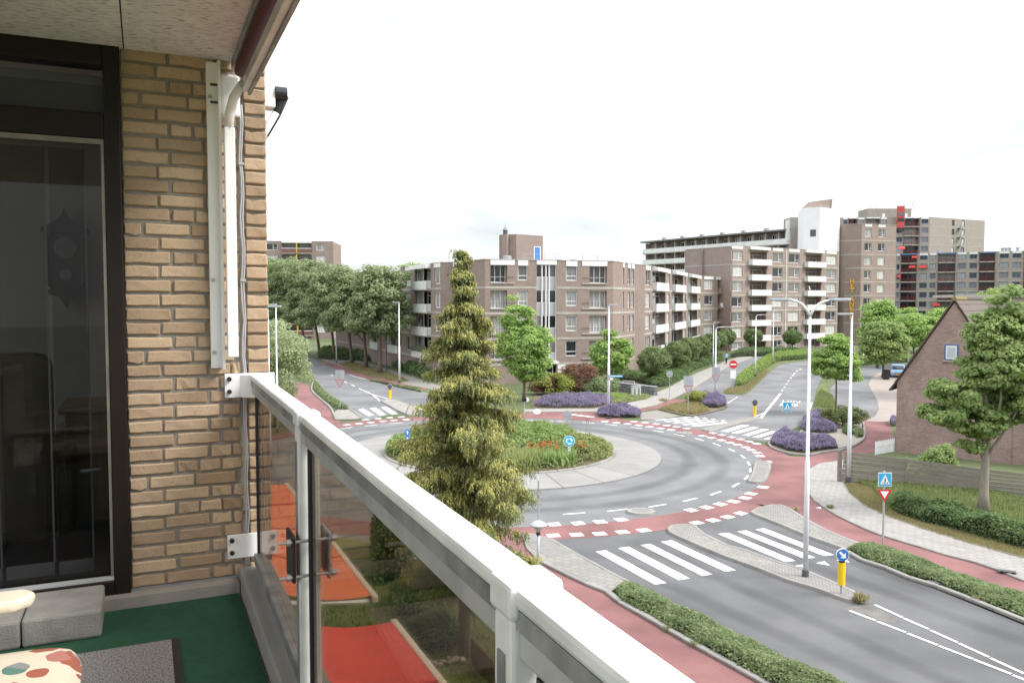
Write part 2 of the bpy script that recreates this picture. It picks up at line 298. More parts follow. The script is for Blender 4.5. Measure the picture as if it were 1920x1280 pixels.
sheet('cycle_path', rp_l + [ext(rp_l[-2], rp_l[-1], 30), ext(rp_r[-2], rp_r[-1], 30)] + rp_r[::-1], .0095, redpath, 'red cycle path between the low hedge and the curved pavement')
bp_r = gp([(60, 300), (215, 500), (420, 600), (640, 700), (760, 780), (930, 870), (1100, 970), (1300, 1080), (1500, 1190), (1640, 1270)], Z5)
bp_l = [p + Vector((-2.0, -1.2)) for p in bp_r]
sheet('cycle_path', bp_r + [ext(bp_r[-2], bp_r[-1], 40)] + [ext(bp_l[-2], bp_l[-1], 40)] + bp_l[::-1], .0095, redpath, 'red cycle path running below the balcony railing')
sheet('cycle_path', gp([(690, 640), (740, 606), (900, 603), (1050, 588), (1230, 550), (1390, 490), (1525, 503), (1440, 535), (1270, 570), (1090, 606), (1010, 640), (900, 670)], Z2), .0095, redpath, 'red cycle path joining the one-way street')
sheet('cycle_path', gp([(60, 618), (300, 603), (740, 606), (740, 660), (560, 660), (200, 660), (60, 660)], Z2), .0092, redpath, 'widened red cycle path behind the roundabout')
sheet('cycle_path', gp([(560, 716), (578, 722), (586, 738), (603, 752), (617, 762), (628, 780), (640, 792), (600, 800), (575, 775), (545, 745), (535, 725)]), .0095, redpath, 'red cycle path left of the planter')
sheet('cycle_path', gp([(603, 675), (650, 690), (698, 706), (748, 717), (800, 728), (800, 732.5), (751, 721.5), (692, 711.5), (650, 699), (609, 684)]), .0095, redpath, 'red cycle path beside the plane trees')
# pavements
sheet('pavement', gp([(590, 668), (640, 672), (700, 682), (790, 712), (850, 730), (850, 738), (800, 727.5), (748, 717), (700, 706), (650, 690), (603, 675)]), .0065, pavem, 'paved footway below the plane trees')
east = gp([(1440, 930), (1210, 930), (1290, 882), (1466, 858), (1475, 935), (1448, 965), (1452, 1010), (1500, 1090), (1560, 1150), (1640, 1229)][1:], Z3)
ep_in = gp([(400, 70), (420, 130), (560, 220), (700, 290), (870, 360), (1050, 410), (1230, 470), (1500, 540), (1750, 640)], Z6); ep_out = gp([(640, 80), (740, 160), (860, 220), (1080, 300), (1400, 400), (1752, 500)], Z6)
epts = gp([(1210, 930), (1290, 882), (1466, 858), (1480, 930), (1446, 965), (1455, 1015), (1490, 1070)], Z3) + ep_out + [ext(ep_out[-2], ep_out[-1], 30), ext(ep_in[-2], ep_in[-1], 30)] + ep_in[::-1] + gp([(1192, 1000)], Z3)
struct(MB().prism(epts, 0, .05).build('pavement', tilemat('pale_tiles', (.33, .31, .285), (.21, .20, .18), .3, .3, .014, .9)), 'curved tiled pavement around the green corner')
kerb_line('kerb', 'kerb stones between red path and curved pavement', spline(gp([(1192, 1000), (1210, 1070), (1240, 1125), (1300, 1180)], Z3) + ep_in[2:], 3), .10, .075, 1.0)
kerb_line('kerb', 'thin edging stones between curved pavement and grass', spline(gp([(1446, 965), (1455, 1015), (1490, 1070)], Z3) + ep_out, 3), .06, .08, 1.0)
npts = gp([(100, 585), (500, 578), (700, 580), (870, 550), (1080, 510), (1220, 448), (1340, 400), (1500, 310), (1829, 170), (2060, 95), (2060, 140), (1829, 230), (1560, 400), (1390, 488), (1230, 549), (1050, 587), (740, 604), (100, 608)], Z2)
struct(MB().prism(npts, 0, .05).build('pavement', tilemat('pale_tiles', (.33, .31, .285), (.21, .20, .18), .3, .3, .014, .9)), 'pale footway past the lavender and hedges')
sheet('pavement', gp([(1085, 612), (1240, 590), (1440, 638), (1240, 668), (1110, 668)], Z2), .0068, pavem, 'grey paving between the red path and the far stripes')
# crossing refuge on the near side (paved, left of the near zebra)
refuge = struct(MB().prism(gp([(130, 350), (200, 345), (300, 375), (430, 455), (560, 520), (700, 600), (800, 650), (740, 690), (690, 712), (560, 655), (330, 545), (215, 495), (160, 440)], Z5), 0, .07).build('pavement', pavem), 'paved strip between red path and near zebra crossing')
MB().prism(gp([(165, 365), (215, 360), (300, 380), (425, 462), (300, 495), (190, 440)], Z5), .07, .076).build('cobble_panel', cobble, refuge)
# kerbs and planting strips
hl = gp([(680, 712), (760, 785), (930, 878), (1100, 980), (1300, 1090), (1500, 1200), (1640, 1278)], Z5)
kerb_line('kerb', 'kerb stones along the red path below the balcony', spline(gp([(215, 500), (420, 605), (640, 706)], Z5) + hl + [ext(hl[-2], hl[-1], 8)], 3), .20, .10, 1.0)
kerb_line('kerb', 'kerb stones at the street side of the near hedge', spline(gp([(300, 375), (560, 523), (800, 652), (1050, 773), (1180, 845)], Z5) + gp([(40, 1045), (240, 1143), (530, 1272)], Z6) + [ext(el_[-2], el_[-1], 5)], 3), .14, .09, 1.0)
sh = gp([(640, 460), (740, 520), (860, 553), (1000, 618), (1160, 660)], Z6); sh2 = gp([(1225, 690), (1400, 755), (1560, 820), (1752, 898)], Z6)
kerb_line('kerb', 'kerb stones in front of the far low hedge', spline(sh + sh2 + [ext(sh2[-2], sh2[-1], 6)], 3), .18, .11, 1.0)
kerb_line('kerb', 'edging stones between far low hedge and red path', spline(gp([(760, 412), (900, 442), (1060, 502), (1240, 572), (1460, 652), (1752, 738)], Z6), 3), .07, .05, 1.0)
# traffic islands
island('traffic_island', 'long kerbed island with the double lamp post and yellow bollard', gp([(1250, 994), (1257, 988), (1270, 986), (1290, 985.5), (1306, 989), (1323, 1004), (1367, 1025), (1400, 1034), (1453, 1054), (1504, 1069), (1534, 1081), (1575, 1099), (1608, 1114), (1616, 1121), (1610, 1127), (1592, 1130), (1572, 1124), (1534, 1109), (1474, 1091), (1430, 1073), (1361, 1048), (1320, 1031), (1272, 1010), (1254, 1001)]), .10, pavem, .16)
T = bpy.data.objects['traffic_island']
MB().prism(gp([(1262, 992), (1275, 989), (1300, 991), (1320, 1005), (1290, 1010), (1275, 1006)]), .088, .093).build('cobble_panel', cobble, T)
MB().prism(gp([(1428, 1066), (1450, 1057), (1504, 1073), (1575, 1102), (1606, 1117), (1596, 1125), (1570, 1119), (1500, 1094)]), .088, .093).build('cobble_panel', cobble, T)
island('traffic_island', 'kerbed island between the cycle path and the far stripes', gp([(1406, 962), (1418, 955), (1444, 949), (1465, 949), (1483, 956), (1510, 974), (1548, 995), (1590, 1013), (1620, 1024), (1594, 1034), (1584, 1033), (1519, 1010), (1459, 985), (1418, 969)]), .10, pavem, .16)
T = bpy.data.objects['traffic_island.001']
MB().prism(gp([(1424, 961), (1445, 953), (1464, 953), (1480, 960), (1506, 976), (1470, 984), (1450, 976)]), .088, .093).build('cobble_panel', cobble, T)
def oval(name, label, c, a, b, h):
    pts = [Vector((c.x + a * math.cos(t * 2 * PI / 24), c.y + b * math.sin(t * 2 * PI / 24))) for t in range(24)]; island(name, label, pts, h, cobble, .18)
oval('traffic_island', 'small oval cobbled island on the near side of the ring', G(1202, 961), .62, .52, .10)
oval('traffic_island', 'small oval cobbled island on the far side of the ring', G(1283, 813), .56, .5, .10)
island('traffic_island', 'bean-shaped kerbed island between lane and red path', spline(gp([(775, 1010), (805, 955), (822, 885), (860, 871), (925, 875), (947, 905), (932, 960), (905, 1012), (860, 1026), (800, 1022)], Z3), 3, True), .11, cobble, .18)
island('traffic_island', 'narrow island splitting the far zebra crossing', gp([(440, 640), (480, 628), (560, 608), (700, 575), (825, 549), (866, 553), (860, 562), (700, 600), (560, 640), (500, 652)], Z3), .10, pavem, .14)
island('traffic_island', 'pale island with yellow bollard in the left street', gp([(750, 1120), (790, 1109), (850, 1113), (950, 1148), (1025, 1188), (1010, 1205), (930, 1212), (860, 1182)], ZL), .10, concrete, .14)
# planted middle of the roundabout
ap = bpy.data.objects.new('roundabout_apron', None); C.objects.link(ap); struct(ap, 'pale concrete overrun ring round the planted middle')
NS = 26; AC = Vector((-.95, 47.8))
for i in range(NS):
    a0 = 2 * PI * i / NS + .002; a1 = 2 * PI * (i + 1) / NS - .002; K = 8
    o_ = [(9.62 * math.cos(a0 + (a1 - a0) * k / K), 9.62 * math.sin(a0 + (a1 - a0) * k / K)) for k in range(K + 1)]; in_ = [(6.95 * math.cos(a1 + (a0 - a1) * k / K) + .2, 6.95 * math.sin(a1 + (a0 - a1) * k / K) + .75) for k in range(K + 1)]
    MB().prism(o_ + in_, 0, .07).build('slab', apronm, ap, (AC.x, AC.y, 0), bevel=.01, seg=1)
for i in range(40):
    a0 = 2 * PI * i / 40 + .003; a1 = 2 * PI * (i + 1) / 40 - .003
    MB().prism([(r * math.cos(a) + .2, r * math.sin(a) + .75) for r, a in ((6.95, a0), (6.95, a1), (6.75, a1), (6.75, a0))], 0, .13).build('kerb_stone', kerbm, ap, (AC.x, AC.y, 0), bevel=.02, seg=1)
PC = AC + Vector((.2, .75))
sheet('planting_soil', circle(PC, 6.78, 64), .12, soil, 'soil of the planted roundabout middle')
# ---- painted markings
mk = lambda name, label: struct(bpy.data.objects.new(name, None), label)
def mroot(name, label): o = mk(name, label); C.objects.link(o); return o
def stripe(root, pts, name='stripe', m=paint, z=.016): sheet(name, pts, z, m, parent=root)
zs = mroot('zebra_crossing', 'four white zebra stripes in the nearest crossing')
for k, q in enumerate([[(595, 452), (660, 443), (1043, 650), (970, 661)], [(738, 430), (805, 421), (1192, 622), (1120, 633)], [(877, 410), (940, 402), (1335, 596), (1268, 607)], [(1007, 390), (1075, 380), (1482, 570), (1415, 580)]]): stripe(zs, gp(q, Z5), m=wornpaint if k == 2 else paint)
zs = mroot('zebra_crossing', 'three zebra stripes behind the double lamp post')
stripe(zs, [G(*Z5(1367, 340)), G(*Z5(1432, 333)), G(*Z6(308, 510)), G(*Z6(245, 518))]); stripe(zs, [G(*Z5(1490, 325)), G(*Z5(1545, 318)), G(*Z6(435, 490)), G(*Z6(365, 497))]); stripe(zs, gp([(52, 312), (110, 303), (556, 473), (488, 481)], Z6), m=wornpaint)
zs = mroot('zebra_crossing', 'three zebra stripes in the left street')
for q in [[(285, 368), (315, 361), (380, 400), (345, 405)], [(355, 361), (385, 355), (448, 397), (412, 402)], [(420, 355), (448, 349), (518, 393), (485, 398)], [(600, 352), (622, 347), (680, 372), (655, 376)]]: stripe(zs, gp(q, Z7))
zs = mroot('zebra_crossing', 'five thin zebra stripes left of the far splitter island')
for q in [[(185, 187), (870, 126), (940, 132), (250, 196)], [(365, 211), (1050, 149), (1115, 161), (435, 226)], [(540, 240), (1220, 172), (1290, 186), (610, 256)], [(725, 271), (1405, 198), (1475, 212), (800, 289)], [(905, 300), (1600, 226), (1680, 241), (990, 319)], [(955, 122), (1010, 115), (1060, 124), (1005, 132)], [(1125, 146), (1185, 137), (1240, 147), (1180, 158)], [(1300, 169), (1365, 158), (1420, 169), (1355, 181)], [(1500, 196), (1560, 187), (1605, 198), (1550, 208)]]: stripe(zs, gp(q, zz(1210, 770, 10.667)))
zs = mroot('zebra_crossing', 'five bold zebra stripes right of the far splitter island')
for q in [[(580, 647), (725, 602), (788, 606), (635, 653)], [(655, 659), (800, 617), (858, 621), (705, 665)], [(732, 676), (875, 630), (932, 634), (785, 681)], [(806, 689), (950, 645), (1008, 649), (855, 694)], [(885, 703), (1030, 661), (1088, 665), (935, 709)]]: stripe(zs, gp(q, Z3))
def dash_at(root, p, ln, w, m=paint, z=.0165, c=RC):
    d = p - c; a = math.atan2(d.y, d.x); MB().quad((-w / 2, -ln / 2, 0), (w / 2, -ln / 2, 0), (w / 2, ln / 2, 0), (-w / 2, ln / 2, 0)).build('dash' if ln > .7 else 'block', m, root, (p.x, p.y, z), a)
ds = mroot('lane_dashes', 'dashed white circle at the edge of the roundabout lane')
for p in [Z2(390, 686), Z2(655, 698), Z2(850, 715), Z2(1065, 741), Z2(1255, 771), Z2(1435, 803), Z2(1605, 840), Z2(1755, 884), Z3(660, 783), Z3(740, 829), Z3(782, 878), Z3(795, 928), Z3(767, 980), Z3(690, 1034), Z3(545, 1093), Z3(362, 1140), Z3(125, 1183), Z5(460, 212), Z5(735, 190), Z7(220, 476), Z7(360, 461), Z7(510, 447), Z2(170, 678), Z2(60, 676)]: dash_at(ds, G(*p), 1.0, .13)
ib = mroot('give_way_blocks', 'inner row of white blocks along the red cycle ring')
for p in [Z2(795, 687), Z2(895, 697), Z2(990, 707), Z2(1085, 719), Z2(1180, 732), Z2(1272, 745), Z2(1362, 758), Z3(450, 680), Z3(515, 694), Z3(585, 711), Z3(645, 728), Z3(703, 744), Z3(760, 762), Z3(800, 782), Z3(845, 802), Z3(863, 825), Z3(915, 866), Z3(887, 1049), Z3(800, 1096), Z3(757, 1127), Z3(675, 1152), Z3(578, 1172), Z3(480, 1195), Z3(368, 1215), Z5(757, 250), Z5(625, 264), Z5(485, 273), Z5(335, 280), Z7(220, 458), Z7(290, 450), Z7(360, 443), Z7(430, 436), Z7(495, 431), Z7(565, 426)]: dash_at(ib, G(*p), .5, .5)
ob = mroot('give_way_blocks', 'outer row of white blocks along the red cycle ring')
for p in [Z2(525, 628), Z2(580, 635), Z2(630, 641), Z2(675, 648), Z2(1045, 687), Z2(1140, 697), Z2(1235, 708), Z2(1325, 721), Z2(1410, 733), Z2(1495, 746), Z3(525, 660), Z3(590, 674), Z3(658, 689), Z3(723, 704), Z3(785, 720), Z3(840, 736), Z5(328, 350), Z5(476, 345), Z5(622, 339), Z5(766, 328), Z5(900, 317), Z5(1235, 270), Z5(1338, 254), Z5(1430, 233), Z5(1512, 210), Z7(330, 428), Z7(402, 421), Z7(470, 415), Z7(538, 411)]: dash_at(ob, G(*p), .5, .45)
def line(root, a, b, w, name='dash', z=.0165, m=paint):
    d = (b - a).normalized(); n = Vector((-d.y, d.x)) * w / 2; sheet(name, [a + n, b + n, b - n, a - n], z, m, parent=root)
ln = mroot('lane_line', 'two converging white lines in the street at lower right')
for a, b in [((650, 825), (815, 888)), ((825, 893), (1005, 962)), ((1015, 968), (1205, 1042)), ((1215, 1047), (1430, 1130)), ((1438, 1134), (1670, 1225)), ((1682, 1232), (1900, 1320)), ((810, 788), (985, 868)), ((992, 873), (1150, 942)), ((1160, 948), (1330, 1025)), ((1340, 1031), (1530, 1118)), ((1538, 1124), (1752, 1222)), ((1760, 1226), (1900, 1292))]: line(ln, G(*Z6(*a)), G(*Z6(*b)), .10)
ln = mroot('lane_line', 'white centre line of the bus road')
for a, b in [((870, 552), (1012, 375)), ((818, 546), (892, 514)), ((1022, 357), (1026, 350)), ((1038, 333), (1043, 326)), ((1052, 310), (1058, 302)), ((1067, 289), (1073, 281)), ((1083, 267), (1089, 259)), ((1097, 249), (1103, 241)), ((1108, 236), (1116, 227)), ((1124, 217), (1136, 209)), ((1148, 204), (1162, 198))]: line(ln, G(*Z3(*a)), G(*Z3(*b)), .22 if a[0] == 870 else .14)
ln = mroot('lane_line', 'white forked line in the left street')
for a, b in [((615, 1038), (700, 1075)), ((700, 1075), (812, 1108)), ((700, 1075), (750, 1118)), ((570, 1015), (590, 1025)), ((522, 994), (540, 1003)), ((440, 954), (452, 960)), ((550, 950), (600, 967)), ((600, 967), (662, 980))]: line(ln, G(*ZL(*a)), G(*ZL(*b)), .14)
ln = mroot('lane_line', 'white edge lines where the bus road meets the service street')
for a, b in [((1285, 487), (1350, 520)), ((1320, 483), (1392, 517)), ((630, 445), (645, 437)), ((648, 432), (665, 424)), ((668, 420), (684, 412)), ((688, 408), (700, 401)), ((1196, 560), (1236, 440))]: line(ln, G(*Z3(*a)), G(*Z3(*b)), .14)
sk = mroot('shark_teeth', 'white give-way triangles near the double lamp post')
for q in [[(305, 542), (392, 556), (350, 534)], [(438, 525), (526, 541), (492, 513)], [(565, 506), (652, 521), (620, 496)], [(288, 176), (326, 187), (327, 174)], [(365, 174), (395, 180), (394, 171)], [(435, 175), (470, 182), (468, 169)]]: stripe(sk, gp(q, Z6), 'tooth')
def ground_text(txt, bl, br, tl, label, z=.017):
    cu = bpy.data.curves.new('t', 'FONT'); cu.body = txt; cu.size = 1; o = bpy.data.objects.new('t', cu); C.objects.link(o); bpy.context.view_layer.update()
    me = bpy.data.meshes.new_from_object(o.evaluated_get(bpy.context.evaluated_depsgraph_get())); bpy.data.objects.remove(o)
    xs = [v.co.x for v in me.vertices]; ys = [v.co.y for v in me.vertices]; x0, x1, y0, y1 = min(xs), max(xs), min(ys), max(ys)
    for v in me.vertices:
        a, b = (v.co.x - x0) / (x1 - x0), (v.co.y - y0) / (y1 - y0); p = bl + (br - bl) * a + (tl - bl) * b; v.co = (p.x, p.y, z)
    me.materials.clear(); ob_ = finish(me, 'road_lettering', paint, None, (0, 0, 0), 0); struct(ob_, label)
ground_text('LIJN', G(*Z3(1018, 441)), G(*Z3(1148, 446)), G(*Z3(1028, 424)), 'white road lettering reading LIJN')
ground_text('BUS', G(*Z3(1004, 464)), G(*Z3(1134, 469)), G(*Z3(1014, 446)), 'white road lettering reading BUS')
# gully grates
def grate(p, rz, label):
    r = thing('gully_grate', label, 'drain', (p.x, p.y, 0), rz); MB().box(-.26, .26, -.13, .13, 0, .10).build('frame', darkgrey, r, bevel=.02)
    for k in range(3): MB().box(-.22 + k * .16, -.1 + k * .16, -.136, -.1, .02, .105).build('slot', black, r)
grate(G(*Z6(1190, 662)), -.55, 'iron gully grate in the kerb before the far low hedge'); grate(G(*Z6(1645, 590)), -.45, 'iron gully grate at the edge of the curved pavement'); grate(G(*Z2(828, 660)), 0, 'small iron grate below the front lavender')

def wearmat(name, expr):
    """rubber-darkened wheel tracks: thin film of dark asphalt, patchy, fading at its edges; expr 'strip' (local y across) or 'ring' (local radius)"""
    m = bpy.data.materials.new(name); m.use_nodes = True; n = m.node_tree; n.nodes.clear(); N = n.nodes.new; l = n.links.new; tc = N('ShaderNodeTexCoord'); sx = N('ShaderNodeSeparateXYZ'); l(tc.outputs['Object'], sx.inputs[0])
    def mth(op, a, b=None):
        q = N('ShaderNodeMath'); q.operation = op
        for i, v in enumerate((a, b)):
            if v is None: continue
            if isinstance(v, (int, float)): q.inputs[i].default_value = v
            else: l(v, q.inputs[i])
        return q.outputs[0]
    if expr == 'strip': d = mth('DIVIDE', mth('ABSOLUTE', sx.outputs[1]), .42)
    else:
        ln_ = N('ShaderNodeVectorMath'); ln_.operation = 'LENGTH'; l(tc.outputs['Object'], ln_.inputs[0]); r = ln_.outputs['Value']; d = mth('MINIMUM', mth('DIVIDE', mth('ABSOLUTE', mth('SUBTRACT', r, 11.2)), .5), mth('DIVIDE', mth('ABSOLUTE', mth('SUBTRACT', r, 13.0)), .5))
    a = mth('MAXIMUM', mth('SUBTRACT', 1.0, mth('MULTIPLY', d, d)), 0.0); nz = N('ShaderNodeTexNoise'); nz.inputs['Scale'].default_value = .3; nz.inputs['Detail'].default_value = 5; l(tc.outputs['Object'], nz.inputs['Vector']); mr = N('ShaderNodeMapRange'); mr.inputs[1].default_value = .25; mr.inputs[2].default_value = .75; mr.inputs[3].default_value = .06; mr.inputs[4].default_value = .22; l(nz.outputs['Fac'], mr.inputs[0])
    f = mth('MULTIPLY', a, mr.outputs[0]); t = N('ShaderNodeBsdfTransparent'); b = N('ShaderNodeBsdfDiffuse'); b.inputs[0].default_value = (.07, .07, .072, 1); ms = N('ShaderNodeMixShader'); l(f, ms.inputs[0]); l(t.outputs[0], ms.inputs[1]); l(b.outputs[0], ms.inputs[2]); o = N('ShaderNodeOutputMaterial'); l(ms.outputs[0], o.inputs[0]); return m
wm = wearmat('wheel_track_wear', 'strip'); tr_ = mroot('wheel_tracks', 'dark wheel tracks worn into the street at lower right')
for (x0, y0), (x1, y1) in (((1180, 1060), (1560, 1235)), ((1230, 1030), (1640, 1215)), ((1400, 1015), (1840, 1175)), ((1450, 1000), (1870, 1150))):
    a, b = G(x0, y0), G(x1, y1); b = ext(a, b, 10); d = b - a; MB().quad((0, -.42, 0), (d.length, -.42, 0), (d.length, .42, 0), (0, .42, 0)).build('track', wm, tr_, (a.x, a.y, .0115), math.atan2(d.y, d.x))
wr_ = annulus('wheel_tracks', (0, 0), 10.2, 14.0, 0, wearmat('ring_wheel_wear', 'ring'), label='dark wheel tracks worn round the roundabout lane'); wr_.location = (RC.x, RC.y, .0112)
# ------------------------------------------------------------------ the balcony (u along the end wall, v along the railing, z up; origin at the eye)
TH = math.atan(690 / F); UU = Vector((math.cos(TH), math.sin(TH))); VV = Vector((-math.sin(TH), math.cos(TH))); V0 = 4.1
ZF, ZC = -1.39, 1.13
def B(u, v, z): p = UU * u + VV * v; return Vector((p.x, p.y, H + z))
def bthing(name, label, cat, u, v, z, group=None): return thing(name, label, cat, B(u, v, z), TH, group)
def bobj(mb, name, m, u=0, v=0, z=0, **k): return mb.build(name, m, None, B(u, v, z), TH, **k)
# materials
stuccom = mat('ceiling_board', (.82, .84, .90), .95, .10, 6, stain=.05)
n = stuccom.node_tree; N = n.nodes.new; l = n.links.new; tcn = N('ShaderNodeTexCoord'); mpn = N('ShaderNodeMapping'); mpn.inputs['Scale'].default_value = (22, 110, 30); l(tcn.outputs['Object'], mpn.inputs[0]); nz = N('ShaderNodeTexNoise'); nz.inputs['Scale'].default_value = 1; nz.inputs['Detail'].default_value = 4; l(mpn.outputs[0], nz.inputs['Vector'])
rp = N('ShaderNodeValToRGB'); rp.color_ramp.elements[0].position = .33; rp.color_ramp.elements[0].color = (.28, .27, .26, 1); rp.color_ramp.elements[1].position = .44; rp.color_ramp.elements[1].color = (1, 1, 1, 1); l(nz.outputs['Fac'], rp.inputs[0])
b_ = n.nodes['Principled BSDF']; old = b_.inputs['Base Color'].links[0].from_socket; mm = N('ShaderNodeMix'); mm.data_type = 'RGBA'; mm.blend_type = 'MULTIPLY'; mm.inputs[0].default_value = 1; l(old, mm.inputs[6]); l(rp.outputs[0], mm.inputs[7]); l(mm.outputs[2], b_.inputs['Base Color'])
bp = N('ShaderNodeBump'); bp.inputs['Strength'].default_value = .6; bp.inputs['Distance'].default_value = .004; l(rp.outputs[0], bp.inputs['Height']); l(bp.outputs[0], b_.inputs['Normal'])
def facebrick(name, col, col2):
    m, n, b = nodes_of(name); N = n.nodes.new; l = n.links.new; oi = N('ShaderNodeObjectInfo'); tc = N('ShaderNodeTexCoord')
    ad = N('ShaderNodeVectorMath'); ad.operation = 'ADD'; sc = N('ShaderNodeVectorMath'); sc.operation = 'SCALE'; sc.inputs['Scale'].default_value = 37; l(oi.outputs['Random'], sc.inputs[0]); l(tc.outputs['Object'], ad.inputs[0]); l(sc.outputs[0], ad.inputs[1])
    mp = N('ShaderNodeMapping'); mp.inputs['Scale'].default_value = (.7, 1, 1.6); l(ad.outputs[0], mp.inputs[0])
    nz = N('ShaderNodeTexNoise'); nz.inputs['Scale'].default_value = 26; nz.inputs['Detail'].default_value = 6; nz.inputs['Roughness'].default_value = .7; l(mp.outputs[0], nz.inputs['Vector'])
    a2 = N('ShaderNodeMath'); a2.operation = 'MULTIPLY_ADD'; a2.inputs[1].default_value = .55; l(nz.outputs['Fac'], a2.inputs[0]); l(oi.outputs['Random'], a2.inputs[2]); mr = N('ShaderNodeMapRange'); mr.inputs[1].default_value = .15; mr.inputs[2].default_value = 1.4; l(a2.outputs[0], mr.inputs[0])
    mx = N('ShaderNodeMix'); mx.data_type = 'RGBA'; mx.inputs[6].default_value = (*col, 1); mx.inputs[7].default_value = (*col2, 1); l(mr.outputs[0], mx.inputs[0])
    n3 = N('ShaderNodeTexNoise'); n3.inputs['Scale'].default_value = 130; n3.inputs['Detail'].default_value = 3; l(ad.outputs[0], n3.inputs['Vector']); rp = N('ShaderNodeValToRGB'); rp.color_ramp.elements[0].position = .3; rp.color_ramp.elements[0].color = (.55, .5, .45, 1); rp.color_ramp.elements[1].position = .42; l(n3.outputs['Fac'], rp.inputs[0])
    ml = N('ShaderNodeMix'); ml.data_type = 'RGBA'; ml.blend_type = 'MULTIPLY'; ml.inputs[0].default_value = .7; l(mx.outputs[2], ml.inputs[6]); l(rp.outputs[0], ml.inputs[7]); l(ml.outputs[2], b.inputs['Base Color']); b.inputs['Roughness'].default_value = .9
    bp = N('ShaderNodeBump'); bp.inputs['Strength'].default_value = .55; bp.inputs['Distance'].default_value = .006; l(nz.outputs['Fac'], bp.inputs['Height']); l(bp.outputs[0], b.inputs['Normal']); return m
brickm = facebrick('yellow_brick', (.32, .225, .145), (.555, .415, .28))
mortar = mat('mortar', (.27, .245, .21), .95, .18, 30, .6, 200)
alu = mat('aluminium', (.62, .63, .64), .38, .08, 6, metal=.55, stain=.12, sscale=5)
aludark = mat('weathered_aluminium', (.30, .31, .32), .5, .25, 9, metal=.5, stain=.3, sscale=8)
aluwhite = mat('white_coated_aluminium', (.88, .88, .88), .4, .03, 3)
framem = mat('dark_brown_frame', (.014, .009, .007), .4, .2, 4, .05, 140, spec=.25)
# slab, ceiling, floor
struct(bobj(MB().box(-2.0, .56, -1.0, V0, -.22, -.004), 'balcony_slab', concrete, 0, 0, ZF), 'concrete floor slab of the balcony')
cl = bpy.data.objects.new('ceiling', None); C.objects.link(cl); struct(cl, 'rough grey board ceiling above the balcony'); cl.location = B(0, 0, ZC); cl.rotation_euler = (0, 0, TH)
for a, b in ((-1.72, -.062), (-.056, .405), (-2.0, -1.726)): MB().box(a, b, -.8, V0 - .002, 0, .05).build('board', stuccom, cl)
MB().box(-2.0, .44, -.8, V0 - .002, .052, .25).build('slab', concrete, cl)
# end wall of separate bricks
CH = .0652; BH = .0515
def brick_mesh(ln, seed):
    rg = random.Random(seed); bm = bmesh.new(); bmesh.ops.create_cube(bm, size=1)
    for v in bm.verts: v.co.x = (v.co.x + .5) * ln; v.co.z = (v.co.z + .5) * BH; v.co.y = (v.co.y + .5) * .09
    bmesh.ops.subdivide_edges(bm, edges=[e for e in bm.edges if abs(e.verts[0].co.x - e.verts[1].co.x) > .01], cuts=2)
    for v in bm.verts:
        v.co.x += rg.uniform(-.003, .003); v.co.z += rg.uniform(-.0028, .0028); v.co.y += rg.uniform(-.0025, .0015)
    bmesh.ops.bevel(bm, geom=[e for e in bm.edges if e.calc_face_angle(0) > .6], offset=.005, segments=1, affect='EDGES')
    me = bpy.data.meshes.new('brick'); bm.to_mesh(me); bm.free(); me.materials.append(brickm); return me
BM = {}
def brick_at(root, u, k, ln, depth_v=V0, zbase=0, rz=0):
    key = (round(ln, 2), random.randrange(5))
    if key not in BM: BM[key] = brick_mesh(key[0], hash(key) % 9999)
    o = bpy.data.objects.new('brick', BM[key]); C.objects.link(o); o.parent = root; o.location = (u, depth_v + random.uniform(-.003, .003), zbase + k * CH + random.uniform(-.001, .001)); o.rotation_euler = (random.uniform(-.012, .012), random.uniform(-.006, .006), rz + random.uniform(-.006, .006)); return o
bw = bthing('brick_wall', 'yellow brick end wall of the balcony with rough joints', 'wall', 0, 0, ZF)
MB().box(-.075, .552, V0 + .009, V0 + .32, -.02, ZC - ZF + .3).build('mortar_bed', mortar, bw)
NC = 39
for k in range(-0, NC):
    z = k; pat = k % 4
    lens = {0: [.205, .10, .10], 1: [.15, .205, .10], 2: [.205, .205], 3: [.085, .20, .19]}[[0, 1, 2, 1, 2, 1, 0, 1, 3][k % 9]]
    u = -.075
    for ln_ in lens:
        e = min(u + ln_ - .012, .418)
        if e - u > .03: brick_at(bw, u, k, e - u)
        u += ln_
    if u < .40: brick_at(bw, u, k, .418 - u)
    brick_at(bw, .452, k, .098, V0 - .004)          # pier course at the outer corner
bobj(MB().box(-.08, .40, -.012, .02, 0, .05), 'lead_flashing', mat('lead', (.22, .23, .25), .6, .2, 10), 0, V0, ZF + .012)
tag(bpy.data.objects['lead_flashing'], 'grey lead flashing along the foot of the brick wall', 'flashing')
# building front continuing beyond the wall, seen only from the side
# door in the end wall
dr = bthing('balcony_door', 'dark brown framed glass balcony door with window light above', 'door', 0, V0, ZF)
def fr(a, b, c, d, nm, y0=-.02, y1=.08): return MB().box(a, b, y0, y1, c, d).build(nm, framem, dr, bevel=.006)
fr(-.146, -.078, 0, 2.6, 'frame_post', -.03); fr(-1.15, -1.07, 0, 2.6, 'frame_post', -.03); fr(-1.07, -.146, 2.43, 2.6, 'frame_head', -.028); fr(-1.07, -.146, 2.11, 2.225, 'transom', -.028); fr(-1.07, -.146, .02, .12, 'threshold', -.03)
brass = mat('bronze_strip', (.22, .20, .17), .4, .3, 8, metal=.6)
MB().box(-1.07, -.160, -.024, -.008, 2.085, 2.108).build('glazing_bead', brass, dr); MB().box(-.160, -.148, -.024, -.008, .14, 2.108).build('glazing_bead', brass, dr); MB().box(-1.07, -.148, -.024, -.006, .122, .140).build('glazing_bead', alu, dr)
dglass = glassmat('door_glass', (.80, .80, .80), .35)
